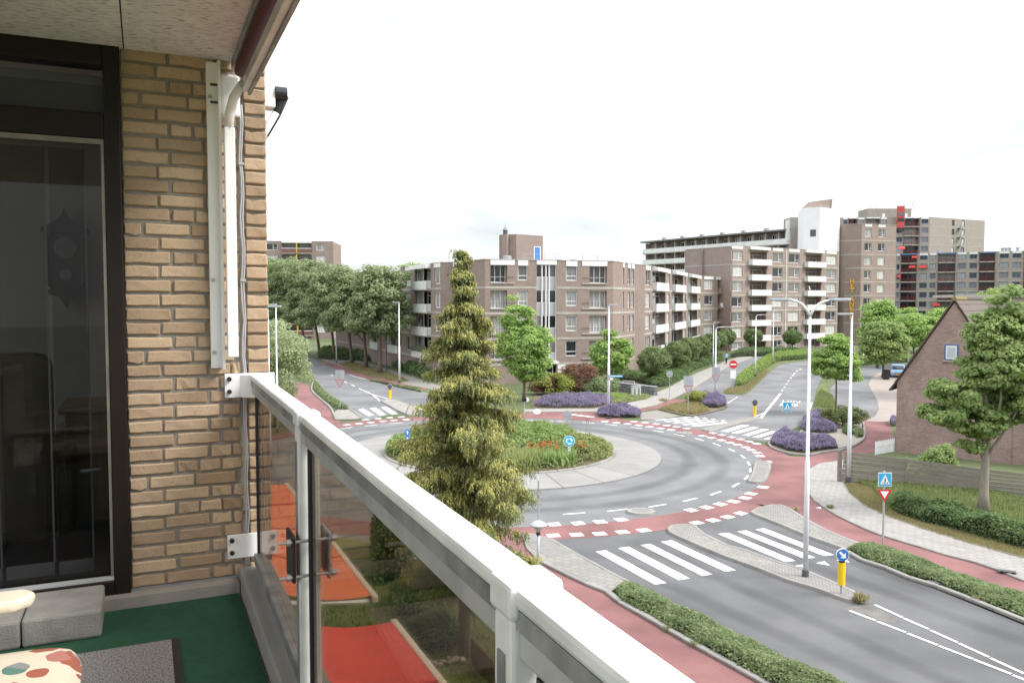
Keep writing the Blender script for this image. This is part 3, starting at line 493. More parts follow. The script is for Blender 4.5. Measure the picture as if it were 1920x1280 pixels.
MB().box(-1.07, -.148, .02, .026, .12, 2.11).build('glass_pane', dglass, dr); gp_ = MB().box(-1.07, -.146, .02, .026, 2.225, 2.43).build('light_pane', dglass, dr)
MB().box(-1.07, -.15, .05, .07, 2.36, 2.40).build('blind_rail', mat('grey_blind_rail', (.3, .3, .31), .6), dr); MB().box(-1.07, -.15, .055, .062, 2.225, 2.36).build('roller_blind', mat('grey_blind', (.20, .21, .22), .8, .05, 30), dr)
MB().tube([(-.275, .04, .62), (-.19, .04, .625)], .008, 8).add([], []).build('door_handle', darkgrey, dr)
fw = bthing('facade_wall', 'dark window wall left of the balcony door', 'wall', 0, V0, ZF); MB().box(-2.0, -1.152, 0, .1, 0, 2.6).build('panel', framem, fw)
# room behind the glass
room = bpy.data.objects.new('living_room', None); C.objects.link(room); struct(room, 'dim living room behind the balcony door'); room.location = B(0, V0, ZF); room.rotation_euler = (0, 0, TH)
rwall = mat('room_wallpaper', (.38, .38, .38), .9, .05, 3)
MB().quad((-3, 2.2, 0), (.5, 2.2, 0), (.5, 2.2, 2.6), (-3, 2.2, 2.6)).build('wall', rwall, room); MB().quad((.49, .33, 0), (.49, 2.2, 0), (.49, 2.2, 2.6), (.49, .33, 2.6)).build('wall', rwall, room)
MB().quad((-3, .11, 0), (.49, .11, 0), (.49, 2.2, 0), (-3, 2.2, 0)).build('floor', mat('room_carpet', (.09, .085, .08), .9, .1, 20), room); MB().quad((-3, .11, 2.6), (.49, .11, 2.6), (.49, 2.2, 2.6), (-3, 2.2, 2.6)).build('ceiling', white, room)
sheer = glassmat('sheer_curtain', (.60, .60, .61), .0)
cu = bthing('vertical_blinds', 'grey translucent panel blinds hanging behind the door glass', 'blinds', 0, V0 + .10, ZF)
for a, b, c in ((-1.05, -.60, 0), (-.585, -.395, .012), (-.375, -.235, .0)):
    MB().quad((a, c, .16), (b, c, .16), (b, c, 2.08), (a, c, 2.08)).build('panel', sheer, cu); MB().box(a, b, c - .006, c + .006, .14, .20).build('bottom_bar', darkgrey, cu)
    MB().box(b - .004, b + .004, c - .003, c + .003, .2, 2.08).build('edge', darkgrey, cu)
wood = mat('dark_wood', (.045, .03, .022), .4, .2, 6, stretch=(1, 1, .3))
ck = bthing('wall_clock', 'carved dark wooden pendulum clock on the room wall behind the glass', 'clock', -.47, V0 + 2.1, ZF + 1.47)
MB().prism([(-.12, 0), (.12, 0), (.12, .09), (-.12, .09)], 0, .46).build('case', wood, ck, bevel=.01)
def plate(poly, y0, y1):
    n = len(poly); mb = MB(); v = [(p[0], y0, p[1]) for p in poly] + [(p[0], y1, p[1]) for p in poly]; return mb.add(v, [tuple(range(n)), tuple(range(n, 2 * n))[::-1]] + [(i, n + i, n + (i + 1) % n, (i + 1) % n) for i in range(n)])
plate([(-.18, .46), (.18, .46), (.17, .50), (.11, .53), (.06, .56), (.02, .60), (0, .66), (-.02, .60), (-.06, .56), (-.11, .53), (-.17, .50)], -.02, .08).build('crest', wood, ck)
plate([(-.15, 0), (.15, 0), (.13, -.04), (.06, -.06), (.03, -.10), (0, -.16), (-.03, -.10), (-.06, -.06), (-.13, -.04)], 0, .08).build('base_carving', wood, ck)
for x in (-.13, .13): MB().lathe([(.012, .02), (.022, .05), (.015, .1), (.015, .38), (.022, .42), (.012, .45)], 10, x, -.01).build('column', wood, ck, smooth=True)
ck.scale = (.8, .8, .82)
d_ = MB(); d_.add([(.085 * math.cos(t * PI / 12), -.012, .34 + .085 * math.sin(t * PI / 12)) for t in range(24)], [tuple(range(24))[::-1]]).build('dial', mat('dial_silver', (.16, .155, .14), .3, .3, 20, metal=.3), ck)
d_ = MB(); d_.add([(.045 * math.cos(t * PI / 12), -.012, .12 + .045 * math.sin(t * PI / 12)) for t in range(24)], [tuple(range(24))[::-1]]).build('pendulum', brass, ck)
sofam = mat('beige_upholstery', (.20, .17, .13), .9, .15, 14, .3, 60)
sf = bthing('armchair', 'high-backed beige armchair seen through the door glass', 'armchair', -.85, V0 + .75, ZF)
MB().box(-.45, .40, .0, .22, .12, 1.12).build('backrest', sofam, sf, bevel=.08, seg=3); MB().box(-.45, .40, .22, .8, .12, .46).build('seat', sofam, sf, bevel=.05, seg=3); MB().box(.34, .48, .1, .8, .12, .66).build('armrest', sofam, sf, bevel=.06, seg=3); MB().box(-.5, -.42, .1, .8, .12, .66).build('armrest', sofam, sf, bevel=.04, seg=3)
for x in (-.4, .36):
    for y in (.08, .7): MB().box(x, x + .05, y, y + .05, 0, .13).build('leg', wood, sf)
cb = bthing('side_cabinet', 'pale wooden cabinet in the room beside the door edge', 'cabinet', -.28, V0 + 1.2, ZF)
oak = mat('light_oak', (.30, .22, .15), .5, .2, 5, stretch=(4, 1, 1)); MB().box(-.15, .45, 0, .5, .1, .74).build('body', oak, cb, bevel=.01); MB().box(-.18, .48, -.03, .53, .74, .78).build('top', oak, cb, bevel=.008); MB().box(-.12, .14, -.012, 0, .14, .70).build('drawer_front', oak, cb); MB().box(.16, .42, -.012, 0, .14, .70).build('drawer_front', oak, cb)
# carpet, mat, step, kerb
bobj(MB().box(-1.9, .385, -.95, V0 - .10, 0, .006), 'carpet', mat('green_carpet', (.012, .085, .038), .95, .22, 30, .8, 300, stain=.2, sscale=3), 0, 0, ZF + .001)
tag(bpy.data.objects['carpet'], 'dark green outdoor carpet covering the balcony floor', 'carpet')
dm = bthing('door_mat', 'grey speckled door mat with black rubber edge', 'mat', 0, 0, ZF + .008); MB().box(-.75, .105, 2.75, 3.55, 0, .006).build('rubber_edge', black, dm, bevel=.003)
matm = mat('grey_mat', (.27, .255, .25), .95, .85, 150, .8, 400, detail=1); MB().box(-.72, .075, 2.78, 3.525, .006, .013).build('pile', matm, dm)
paver = mat('grey_paver', (.235, .225, .20), .9, .15, 12, .4, 120, stain=.2, sscale=5)
for k, (a, b, lb) in enumerate(((-.47, -.185, 'right concrete step slab before the balcony door'), (-.765, -.475, 'left concrete step slab half behind the cushion'))):
    tag(bobj(MB().box(a, b, V0 - .40, V0 - .06, 0, .115), 'step_slab', paver, 0, 0, ZF + .008, bevel=.012), lb, 'paving slab', 'step slabs')
kb = bobj(MB().box(.395, .555, -1.0, V0 - .002, -.2, .10), 'concrete_kerb', concrete, 0, 0, ZF, bevel=.008); tag(kb, 'raised concrete kerb under the balcony railing', 'kerb')
tag(bobj(MB().box(-1.15, .39, -.09, -.004, 0, .055), 'wall_plinth', concrete, 0, V0, ZF), 'low concrete plinth strip at the foot of the wall', 'plinth')
# railing
rl = thing('balcony_railing', 'aluminium balcony railing with tinted glass panes', 'railing', B(.487, V0, 0), TH - .016)
def bar(a, b, v0, v1, c, d, nm, m, bev=.006): return MB().box(a, b, v0, v1, c, d).build(nm, m, rl, bevel=bev)
tops = [(2.52, V0 - .01), (.922, 2.515), (-.8, .918)]
railtop = mat('pale_anodised_aluminium', (.78, .78, .77), .4, .06, 14, metal=.0, stain=.16, sscale=5)
for i, (v0, v1) in enumerate(tops):
    hr = bar(.440, .500, v0, v1, -.376, -.350, 'handrail', railtop, .008); MB().box(.443, .497, v0 + .003, v1 - .003, -.402, -.376).build('seal', aludark, hr); MB().box(.447, .493, v0 + .003, v1 - .003, -.440, -.402).build('lower_channel', mat('grey_channel', (.46, .47, .48), .45, .12, 9, metal=.4, stain=.2, sscale=6), hr, bevel=.004)
for v in (2.60, .92):
    w = .044 if v > 2 else .036
    cp = bar(.432, .508, v - w, v + w, -.392, -.346, 'post_cap', railtop, .008); po = bar(.437, .503, v - w * .8, v + w * .8, -1.50, -.392, 'post', railtop, .006); MB().box(.434, .437, v - w * .3, v + w * .3, -1.45, -.44).build('groove_strip', aludark, po)
for v0, v1 in ((2.66, V0 - .06), (.97, 2.54), (-.8, .87)):
    bt = bar(.445, .495, v0, v1, -1.262, -1.212, 'bottom_rail', aludark, .004)
    MB().box(.466, .474, v0 - .01, v1 + .01, -1.225, -.43).build('glass_pane', glassmat('bronze_tinted_glass', (.68, .63, .57), .45), rl); MB().box(.46, .48, v0 + .002, v0 + .018, -1.21, -.456).build('edge_gasket', black, rl); MB().box(.46, .48, v1 - .018, v1 - .002, -1.21, -.456).build('edge_gasket', black, rl)
for z, nm in ((-.40, 'wall_bracket'), (-1.18, 'wall_bracket')):
    bk = MB().box(.328, .558, V0 - .018, V0 - .006, z - .06, z + .055).build(nm, aluwhite, rl, bevel=.002)
    for u in ((.348, .538) if z < -1 else (.348,)):
        for dz in (-.03, .03): MB().tube([(u, V0 - .032, z + dz), (u, V0 - .015, z + dz)], .011, 8).build('bolt', black, bk)
bb = MB(); pl = [(.40, V0 - .02), (.50, V0 - .02), (.50, V0 - .10)]; bb.prism(pl, -.46, -.352).build('gusset', aluwhite, rl)
for ch in rl.children: ch.location = (-.47, -V0, 0)
# clamp on the first post
cp = bthing('post_clamp', 'black and steel clamp gripping the first railing post', 'clamp', .464, 2.60, -.80)
for s in (-1, 1): MB().box(s * .055 - .006, s * .055 + .006, -.062, .062, -.075, .075).build('jaw', black if s < 0 else steelg, cp, bevel=.012, seg=3)
for z in (-.055, .055):
    for v in (-.055,): MB().tube([(-.10, v, z), (.08, v, z)], .005, 8).build('bolt', steelg, cp); MB().tube([(-.078, v, z), (-.065, v, z)], .011, 6).build('nut', steelg, cp); MB().tube([(.062, v, z), (.074, v, z)], .011, 6).build('nut', steelg, cp)
# cables down the wall
cabm = mat('grey_cable', (.42, .42, .43), .5, .1, 9)
def wob(u, z0, z1, n=26): return [(u + .004 * math.sin(i * 1.7) + random.uniform(-.002, .002), V0 - .012, z1 + (z0 - z1) * i / n) for i in range(n + 1)]
for nm, us, z0, z1, lb in (('wall_cable', (.432, .441), -1.28, .93, 'pair of thin grey cables down the brick wall joint'), ('wall_cable', (.498, .507), -1.12, -.46, 'short pair of grey cables below the railing bracket')):
    r = bthing(nm, lb, 'cable', 0, 0, 0)
    for u in us: MB().tube(wob(u, z0, z1), .0045, 6).build('strand', cabm, r, smooth=True)
    for i in range(4):
        zz_ = z0 + (z1 - z0) * (i + .5) / 4; MB().box(us[0] - .008, us[1] + .008, V0 - .02, V0, zz_ - .006, zz_ + .006).build('clip', cabm, r)
# awning of this balcony: wall profile, folded arm, roll and front bar
aw = bthing('folded_awning', 'white drop-arm awning with dark red roll above the railing', 'awning', 0, 0, 0)
wp = MB().box(.285, .340, V0 - .03, V0 - .003, -.315, 1.11).build('wall_profile', aluwhite, aw, bevel=.003)
for z in (.95, .10, -.24): MB().tube([(.30, V0 - .036, z), (.30, V0 - .028, z)], .010, 8).build('screw', steelg, wp)
MB().box(.332, .345, V0 - .075, V0 - .028, -.32, 1.11).build('profile_flange', aluwhite, aw, bevel=.002)
for z in (.92, 1.0): MB().tube([(.30, V0 - .055, z), (.36, V0 - .055, z)], .006, 6).build('bolt', black, aw)
ar = MB(); ar.box(.352, .40, V0 - .12, V0 - .085, -.26, .80).build('lower_arm', aluwhite, aw, bevel=.005)
MB().tube([(.376, V0 - .10, .79), (.379, V0 - .105, .86), (.395, V0 - .13, .93), (.425, V0 - .18, .985)], [.02, .022, .022, .018], 10).build('arm_elbow', aluwhite, aw, smooth=True)
MB().prism([(.345, V0 - .07), (.43, V0 - .07), (.43, V0 - .05), (.345, V0 - .05)], .86, 1.05).build('end_plate', aluwhite, aw, bevel=.02)
clothm = mat('dark_red_awning_cloth', (.085, .012, .014), .8, .12, 30)
MB().tube([(.432, V0 - .10, 1.065), (.432, -.8, 1.065)], .030, 20).build('cloth_roll', clothm, aw, smooth=True)
MB().box(.398, .408, -.8, V0 - .02, 1.085, 1.14).build('back_profile', aludark, aw)
fb = MB().prism([(0, -.028), (.05, -.032), (.066, 0), (.05, .034), (.0, .03)], -.8, V0 - .14); fb.v = [(x * .75 + .428, z, y * .8 + .985) for x, y, z in fb.v]; fb.build('front_bar', alu, aw, bevel=.004)
MB().box(.455, .47, -.8, V0 - .14, .948, .956).build('valance_rail', aludark, aw); MB().tube([(.42, V0 - .17, .98), (.44, V0 - .20, .99)], .018, 12).build('hinge_sleeve', steelg, aw)
# neighbour's awning arm beyond the wall
na = bthing('neighbour_awning', 'black and white awning elbow poking out behind the brick corner', 'awning arm', .625, V0 + .42, 1.04)
MB().box(-.06, .03, -.05, .05, -.02, .22).build('bracket', aluwhite, na, bevel=.006); MB().tube([(.03, -.03, .06), (.09, -.03, .06)], .035, 16).build('hub', black, na); MB().tube([(.06, 0, .07), (.075, .0, .05), (.04, .0, -.05), (-.02, 0, -.16)], [.03, .032, .022, .02], 10).build('elbow', black, na, smooth=True); MB().tube([(.04, 0, -.04), (-.06, 0, -.22)], .024, 10).build('arm', aluwhite, na, smooth=True)
# front of this building beyond the end wall (hidden from here, seen from the side)
ow = bthing('apartment_building', 'brick front of the own building below and beyond the balcony', 'building', 0, 0, -H)
MB().box(.30, .50, V0 + .33, 16, 0, 12).build('wall', brickmat('own_brick', (.36, .23, .12), (.30, .19, .10), (.2, .18, .15)), ow); MB().box(-6, .29, V0 + 2.4, 16, 0, 12).build('wall', brickmat('own_brick', (.36, .23, .12), (.30, .19, .10), (.2, .18, .15)), ow); MB().box(-6, .35, -1, V0 + .30, 0, H + ZF - .25).build('wall', brickmat('own_brick', (.36, .23, .12), (.30, .19, .10), (.2, .18, .15)), ow)
# awnings of the flats below, rolled out
redcloth = mat('orange_red_awning_cloth', (.80, .22, .10), .8, .10, 40, stretch=(1, 30, 1), stain=.12, sscale=3)
redcloth2 = mat('red_awning_cloth', (.70, .09, .07), .8, .10, 40, stain=.14, sscale=4)
cream = mat('cream_bar', (.62, .56, .45), .5, .08, 8)
for nm, v0, v1, m, lb in (('awning', 4.72, 8.0, redcloth, 'orange awning below seen through the first glass pane'), ('awning', 1.2, 4.28, redcloth2, 'red awning below seen through the lower glass pane')):
    a = bthing(nm, lb, 'awning', 0, 0, 0); mb = MB(); K = 10
    for i in range(K): 
        t0, t1 = i / K, (i + 1) / K; f = lambda t: (.55 + .66 * t, -1.60 - .16 * t - .055 * math.sin(PI * t)); mb.quad((f(t0)[0], v0, f(t0)[1]), (f(t1)[0], v0, f(t1)[1]), (f(t1)[0], v1, f(t1)[1]), (f(t0)[0], v1, f(t0)[1]))
    mb.build('cloth', m, a, smooth=True); MB().box(1.205, 1.245, v0 - .03, v1 + .03, -1.80, -1.755).build('front_bar', cream, a, bevel=.008)
    for k in range(1, 4):
        vs_ = v0 + (v1 - v0) * k / 4; sm = MB()
        for i in range(K):
            t0, t1 = i / K, (i + 1) / K; sm.quad((f(t0)[0], vs_ - .012, f(t0)[1] + .003), (f(t1)[0], vs_ - .012, f(t1)[1] + .003), (f(t1)[0], vs_ + .012, f(t1)[1] + .003), (f(t0)[0], vs_ + .012, f(t0)[1] + .003))
        sm.build('seam', mat('awning_seam', (.42, .06, .045), .8), a)
    for v in (v0 + .02, v1 - .05): MB().tube([(.56, v, -1.72), (1.2, v, -1.80)], .018, 8).build('arm', aluwhite, a)
# garden chair with floral cushion (bottom left corner)
gc = bthing('garden_chair', 'cream plastic garden chair arm at the lower left edge', 'chair', -.345, 2.03, ZF)
plas = mat('cream_plastic', (.72, .66, .52), .45, .06, 10)
MB().prism([(-.42, .42), (.02, .44), (.055, .47), (.06, .51), (.03, .545), (-.42, .56)], .565, .60).build('armrest', plas, gc, bevel=.014, seg=3)
MB().prism([(-.42, -.56), (.02, -.56), (.06, -.53), (.06, -.49), (.03, -.47), (-.42, -.47)], .565, .60).build('armrest', plas, gc, bevel=.014, seg=3)
MB().box(-.44, .12, -.47, .44, .34, .38).build('seat', plas, gc, bevel=.015); MB().box(-.52, -.44, -.47, .44, .34, .95).build('backrest', plas, gc, bevel=.02)
for x in (-.44, -.24):
    for y in (-.52, .45): MB().box(x, x + .045, y, y + .045, .0, .57).build('leg', plas, gc, bevel=.008)
def floralmat():
    m, n, b = nodes_of('floral_cotton'); N = n.nodes.new; l = n.links.new; tc = N('ShaderNodeTexCoord'); nz = N('ShaderNodeTexNoise'); nz.inputs['Scale'].default_value = 9; l(tc.outputs['Object'], nz.inputs['Vector'])
    md = N('ShaderNodeMix'); md.data_type = 'RGBA'; md.inputs[0].default_value = .06; l(tc.outputs['Object'], md.inputs[6]); l(nz.outputs['Color'], md.inputs[7])
    vo = N('ShaderNodeTexVoronoi'); vo.inputs['Scale'].default_value = 15; l(md.outputs[2], vo.inputs['Vector']); rp = N('ShaderNodeValToRGB'); rp.color_ramp.interpolation = 'CONSTANT'; e = rp.color_ramp.elements; e[0].color = (.62, .56, .44, 1); e[1].position = .35; e[1].color = (.33, .10, .06, 1)
    for p, c in ((.52, (.10, .20, .16, 1)), (.64, (.24, .24, .24, 1)), (.76, (.62, .56, .44, 1)), (.86, (.40, .16, .13, 1))): k = e.new(p); k.color = c
    sp = N('ShaderNodeSeparateColor'); l(vo.outputs['Color'], sp.inputs[0]); l(sp.outputs[0], rp.inputs[0]); lt = N('ShaderNodeMath'); lt.operation = 'LESS_THAN'; lt.inputs[1].default_value = .5; l(vo.outputs['Distance'], lt.inputs[0])
    mx = N('ShaderNodeMix'); mx.data_type = 'RGBA'; mx.inputs[6].default_value = (.62, .56, .44, 1); l(lt.outputs[0], mx.inputs[0]); l(rp.outputs[0], mx.inputs[7]); l(mx.outputs[2], b.inputs['Base Color']); b.inputs['Roughness'].default_value = .85; return m
cs = MB(); gx, gy = 18, 14
def cz(a, b): return .045 * (max(0, 1 - abs(a) ** 5) * max(0, 1 - abs(b) ** 5)) ** .5
def cxy(a, b): k = 1 - .10 * (abs(a) * abs(b)) ** 2.5; return a * .23 * k, b * .22 * k
for sgn in (1, -1):
    g = [(*cxy(-1 + 2 * i / gx, -1 + 2 * j / gy), sgn * cz(-1 + 2 * i / gx, -1 + 2 * j / gy)) for j in range(gy + 1) for i in range(gx + 1)]
    cs.add(g, [((j * (gx + 1) + i, j * (gx + 1) + i + 1, (j + 1) * (gx + 1) + i + 1, (j + 1) * (gx + 1) + i)[::sgn]) for j in range(gy) for i in range(gx)])
q = cs.build('seat_cushion', floralmat(), None, B(-.395, 2.28, -.96), TH, smooth=True); tag(q, 'cream seat cushion with red and green flower print', 'cushion')
# ------------------------------------------------------------------ buildings
redbrick = brickmat('red_brown_brick', (.275, .195, .165), (.225, .155, .13), (.30, .26, .23), .42, .125, .02, .12)
redbrick2 = brickmat('pale_brown_brick', (.305, .22, .185), (.26, .185, .155), (.32, .28, .25), .42, .125, .02, .12)
greybrick = brickmat('beige_grey_brick', (.33, .295, .25), (.29, .255, .215), (.32, .29, .26), .42, .125, .02, .12)
bandm = mat('concrete_band', (.42, .39, .35), .85, .12, 2, stain=.15)
roofm = mat('roof_felt', (.20, .20, .20), .95, .15, 1)
frame_w = mat('white_window_frame', (.84, .84, .84), .5, .04, 2)
frame_b = mat('blue_window_frame', (.10, .15, .30), .5, .1, 2)
panelw = mat('white_balcony_panel', (.74, .75, .73), .5, .06, 1.2, stain=.1, sscale=.8)
pane = panemat('window_pane', (.03, .035, .04), (.55, .55, .53), .40)
pane_d = panemat('dark_pane', (.02, .022, .025), (.34, .34, .32), .66)
loggia = mat('loggia_wall', (.16, .13, .115), .9, .15, 2)
class Fac:
    """a straight wall from a to b (left to right as seen from outside); local x along it, y inwards, z up"""
    def __init__(s, root, a, b): s.root = root; s.a = Vector(a); s.b = Vector(b); s.d = (s.b - s.a).normalized(); s.n = (s.b - s.a).length; s.rz = math.atan2(s.d.y, s.d.x); s.o = s.a - Vector(root.location[:2])
    def at(s, px):
        k = (px - 960) / F; return (k * s.a.y - s.a.x) / (s.d.x - k * s.d.y)   # photo column -> distance along the wall
    def place(s, mb, name, m, x=0, y=0, z=0, parent=None, **k):
        if parent is None:
            p = s.o + s.d * x + Vector((-s.d.y, s.d.x)) * y; return mb.build(name, m, s.root, (p.x, p.y, z), s.rz, **k)
        return mb.build(name, m, parent, (x, y, z), 0, **k)
    def link(s, me, name, x, y, z):
        p = s.o + s.d * x + Vector((-s.d.y, s.d.x)) * y; o = bpy.data.objects.new(name, me); C.objects.link(o); o.parent = s.root; o.location = (p.x, p.y, z); o.rotation_euler = (0, 0, s.rz); return o
    def wall(s, z0, z1, ops, m, thick=None):
        """ops: (s0, s1, z0, z1, depth) real openings with reveals"""
        xs = sorted({0, s.n, *[o[0] for o in ops], *[o[1] for o in ops]}); zs_ = sorted({z0, z1, *[o[2] for o in ops], *[o[3] for o in ops]}); mb = MB()
        for i in range(len(xs) - 1):
            for j in range(len(zs_) - 1):
                cx, cz_ = (xs[i] + xs[i + 1]) / 2, (zs_[j] + zs_[j + 1]) / 2
                if any(o[0] < cx < o[1] and o[2] < cz_ < o[3] for o in ops): continue
                mb.quad((xs[i], 0, zs_[j]), (xs[i + 1], 0, zs_[j]), (xs[i + 1], 0, zs_[j + 1]), (xs[i], 0, zs_[j + 1]))
        for a, b, c, d, e in ops:
            mb.quad((a, 0, c), (a, 0, d), (a, e, d), (a, e, c)); mb.quad((b, 0, c), (b, e, c), (b, e, d), (b, 0, d)); mb.quad((a, 0, c), (a, e, c), (b, e, c), (b, 0, c)); mb.quad((a, 0, d), (b, 0, d), (b, e, d), (a, e, d))
        return s.place(mb, 'wall', m)
    def band(s, z, h=.22, m=None, x0=0, x1=None, y=-.03): s.place(MB().box(x0, x1 or s.n, y, .1, 0, h), 'concrete_band', m or bandm, 0, 0, z)
WM = {}
def window(fac, a, b, c, d, kind='side', fm=None, pm=None, recess=.14, t=.09):
    fm = fm or frame_w; pm = pm or pane; w, h = round(b - a, 2), round(d - c, 2); key = (w, h, kind, fm.name, pm.name)
    if key not in WM:
        mb = MB(); mb.box(0, w, 0, .07, 0, t).box(0, w, 0, .07, h - t, h).box(0, t, 0, .07, t, h - t).box(w - t, w, 0, .07, t, h - t)
        if kind == 'side': mb.box(w * .62, w * .62 + .07, .004, .066, t, h - t); mb.box(w * .62 + .07, w - t, .004, .066, h * .28, h * .28 + .06)
        if kind == 'low': mb.box(t, w - t, .004, .066, h * .28, h * .28 + .07)
        if kind == 'three':
            for k in (1, 2): mb.box(w * k / 3, w * k / 3 + .06, .004, .066, t, h - t)
            mb.box(t, w - t, .006, .064, h * .3, h * .3 + .06)
        if kind == 'two': mb.box(w / 2 - .03, w / 2 + .03, .004, .066, t, h - t)
        if kind == 'topbar': mb.box(t, w - t, .004, .066, h - .5, h - .44).box(w * .45, w * .45 + .06, .006, .064, t, h - .5)
        p = MB().quad((t, .035, t), (w - t, .035, t), (w - t, .035, h - t), (t, .035, h - t))
        si = MB().box(-.05, w + .05, -.10, .0, -.08, 0)
        ms = [mb.mesh('window'), p.mesh('pane'), si.mesh('sill')]; ms[0].materials.append(fm); ms[1].materials.append(pm); ms[2].materials.append(bandm); WM[key] = ms
    ms = WM[key]; o = fac.link(ms[0], 'window', a, recess, c)
    for me, nm in ((ms[1], 'pane'), (ms[2], 'sill')):
        if nm == 'sill' and kind in ('three', 'two', 'topbar', 'none'): continue
        q = bpy.data.objects.new(nm, me); C.objects.link(q); q.parent = o
    return o
def balcony(fac, a, b, z, out=1.1, n=3, screen=True, m=None, h=1.0, posts=None):
    """slab, white parapet panels with gaps, posts, side panels"""
    m = m or panelw; w = b - a
    sl_ = fac.place(MB().box(0, w, -out, .05, -.16, 0), 'balcony', bandm, a, 0, z)
    for k in range(n): MB().box(w * k / n + .025, w * (k + 1) / n - .025, -out - .04, -out, -.06, h).build('parapet_panel', m, sl_)
    for x in (0, w - .03): MB().box(x, x + .03, -out, 0, .04, h).build('side_panel', m, sl_)
    for k in range(n + 1): MB().box(w * k / n - .02, w * k / n + .02, -out - .02, -out + .02, -.1, h + .05).build('post', darkgrey, sl_)
    if screen:
        MB().add([(w * .45, -.05, h), (w * .45, -out, h), (w * .45, -.05, 2.1), (w * .45 + .03, -.05, h), (w * .45 + .03, -out, h), (w * .45 + .03, -.05, 2.1)], [(0, 1, 2), (5, 4, 3), (0, 3, 4, 1), (1, 4, 5, 2), (2, 5, 3, 0)]).build('privacy_screen', mat('grey_screen', (.20, .19, .18), .6, .1, 3), sl_)
    return sl_
def box_body(root, pts, z0, z1, m, top=roofm, name='body'):
    """plain storeys behind the detailed fronts"""
    o = MB().prism([Vector(p) - Vector(root.location[:2]) for p in pts], z0, z1).build(name, m, root)
    if top: MB().add([(p[0] - root.location[0], p[1] - root.location[1], z1 + .004) for p in (pts if sum(pts[i][0] * pts[(i + 1) % len(pts)][1] - pts[(i + 1) % len(pts)][0] * pts[i][1] for i in range(len(pts))) > 0 else pts[::-1])], [tuple(range(len(pts)))]).build('roof', top, root)
    return o
# ---- A: five-storey block behind the roundabout
LV = [0, 2.1, 4.9, 7.7, 10.5]; ZR = 13.5
LC, RCn = Vector((-2.9, 88.0)), Vector((11.41, 92.1)); L0 = Vector((-7.0, 94.8)); L1 = Vector((-8.3, 95.0)); L2 = Vector((-14.1, 107.2)); L3 = L1 + (L2 - L1).normalized() * 52
R0 = Vector((15.1, 100.2)); R1 = Vector((16.5, 101.6)); R2 = Vector((34.3, 147.6)); M2 = Vector((40.2, 151.5))
A = thing('apartment_block', 'brown brick five-storey flats with white balconies behind the roundabout', 'building', (11.41, 92.1, 0))
fc = Fac(A, LC, RCn); ops = []; W = []
X = lambda px: fc.at(px)
for i, z in enumerate(LV[1:]):
    W += [(X(1061), X(1082), z + .8, z + 2.5, .14, 'low'), (X(971), X(989.7), z + .8, z + 2.5, .14, 'low'), (X(919.6), X(951), z + .55, z + 2.5, .7, 'three'), (X(1105), X(1137.5), z + .55, z + 2.5, .5, 'three')]
W += [(X(1082), X(1091), .3, 2.0, .14, 'none')]
ops = [w[:5] for w in W] + [(X(1006), X(1043.5), 0.0, ZR - .02, .35)]
fc.wall(0, ZR, ops, redbrick)
for w in W[:-1]: window(fc, *w[:4], w[5], recess=w[4])
dd = window(fc, *W[-1][:4], 'none', pm=mat('blue_door', (.05, .12, .32), .5, .1, 3))
for z in LV[1:]:
    for a, b in ((X(910), X(1006)), (X(1043.5), X(1149))): fc.band(z - .12, .24, x0=max(a, 0), x1=min(b, fc.n))
    for a, b in ((X(919.6), X(965)), (X(1091), X(1137.5))):
        bb = fc.place(MB().box(0, b - a, -.12, .04, 0, .10), 'loggia_slab', bandm, a, 0, z + .42); MB().tube([(0, -.08, .75), (b - a, -.08, .75)], .025, 6).build('rail', darkgrey, bb)
for a, b, h in ((X(919.6), X(965), .55), (X(971), X(990), .6), (X(1061), X(1082), .6), (X(1091), X(1138), .55), (X(1006), X(1043.5), .45)): fc.place(MB().box(0, b - a, -.05, .12, 0, h - .02), 'top_panel', panelw, a, 0, ZR - h)
# stairwell glazing with grey panels
greyp = mat('grey_stair_panel', (.36, .36, .36), .6, .05, 2)
a, b = X(1006), X(1043.5)
for i, z in enumerate([LV[1] - .6] + LV[2:] + [ZR - 2.7 + .0]):
    if i == 4: break
    zt = LV[1:][i]
    for k in range(4):
        s0 = a + (b - a) * [0, .3, .5, .66][k]; s1 = a + (b - a) * [.28, .48, .64, 1][k]
        window(fc, s0, s1, zt + 1.15, zt + 2.55, 'none', pm=pane_d, recess=.25, t=.05)
    fc.place(MB().box(0, b - a, .22, .3, 0, 1.4), 'stair_panel', greyp, a, 0, zt - .25)
for k in (0, .29, .49, .65, 1): fc.place(MB().box(-.04, .04, .1, .3, 2.0, ZR), 'stair_mullion', frame_w, a + (b - a) * k)
fc.place(MB().box(0, b - a, -.9, .3, 0, .25), 'entrance_canopy', panelw, a, 0, 2.15); window(fc, a + .3, b - .3, .1, 2.1, 'two', pm=pane_d, recess=.3)
fc.place(MB().box(0, .9, -.03, 0, 0, .5), 'notice_board', white, X(1044) + .1, 0, 1.5); fc.place(MB().box(0, .5, -.03, 0, 0, .2), 'notice_board', white, X(1044) + .1, 0, 1.15)
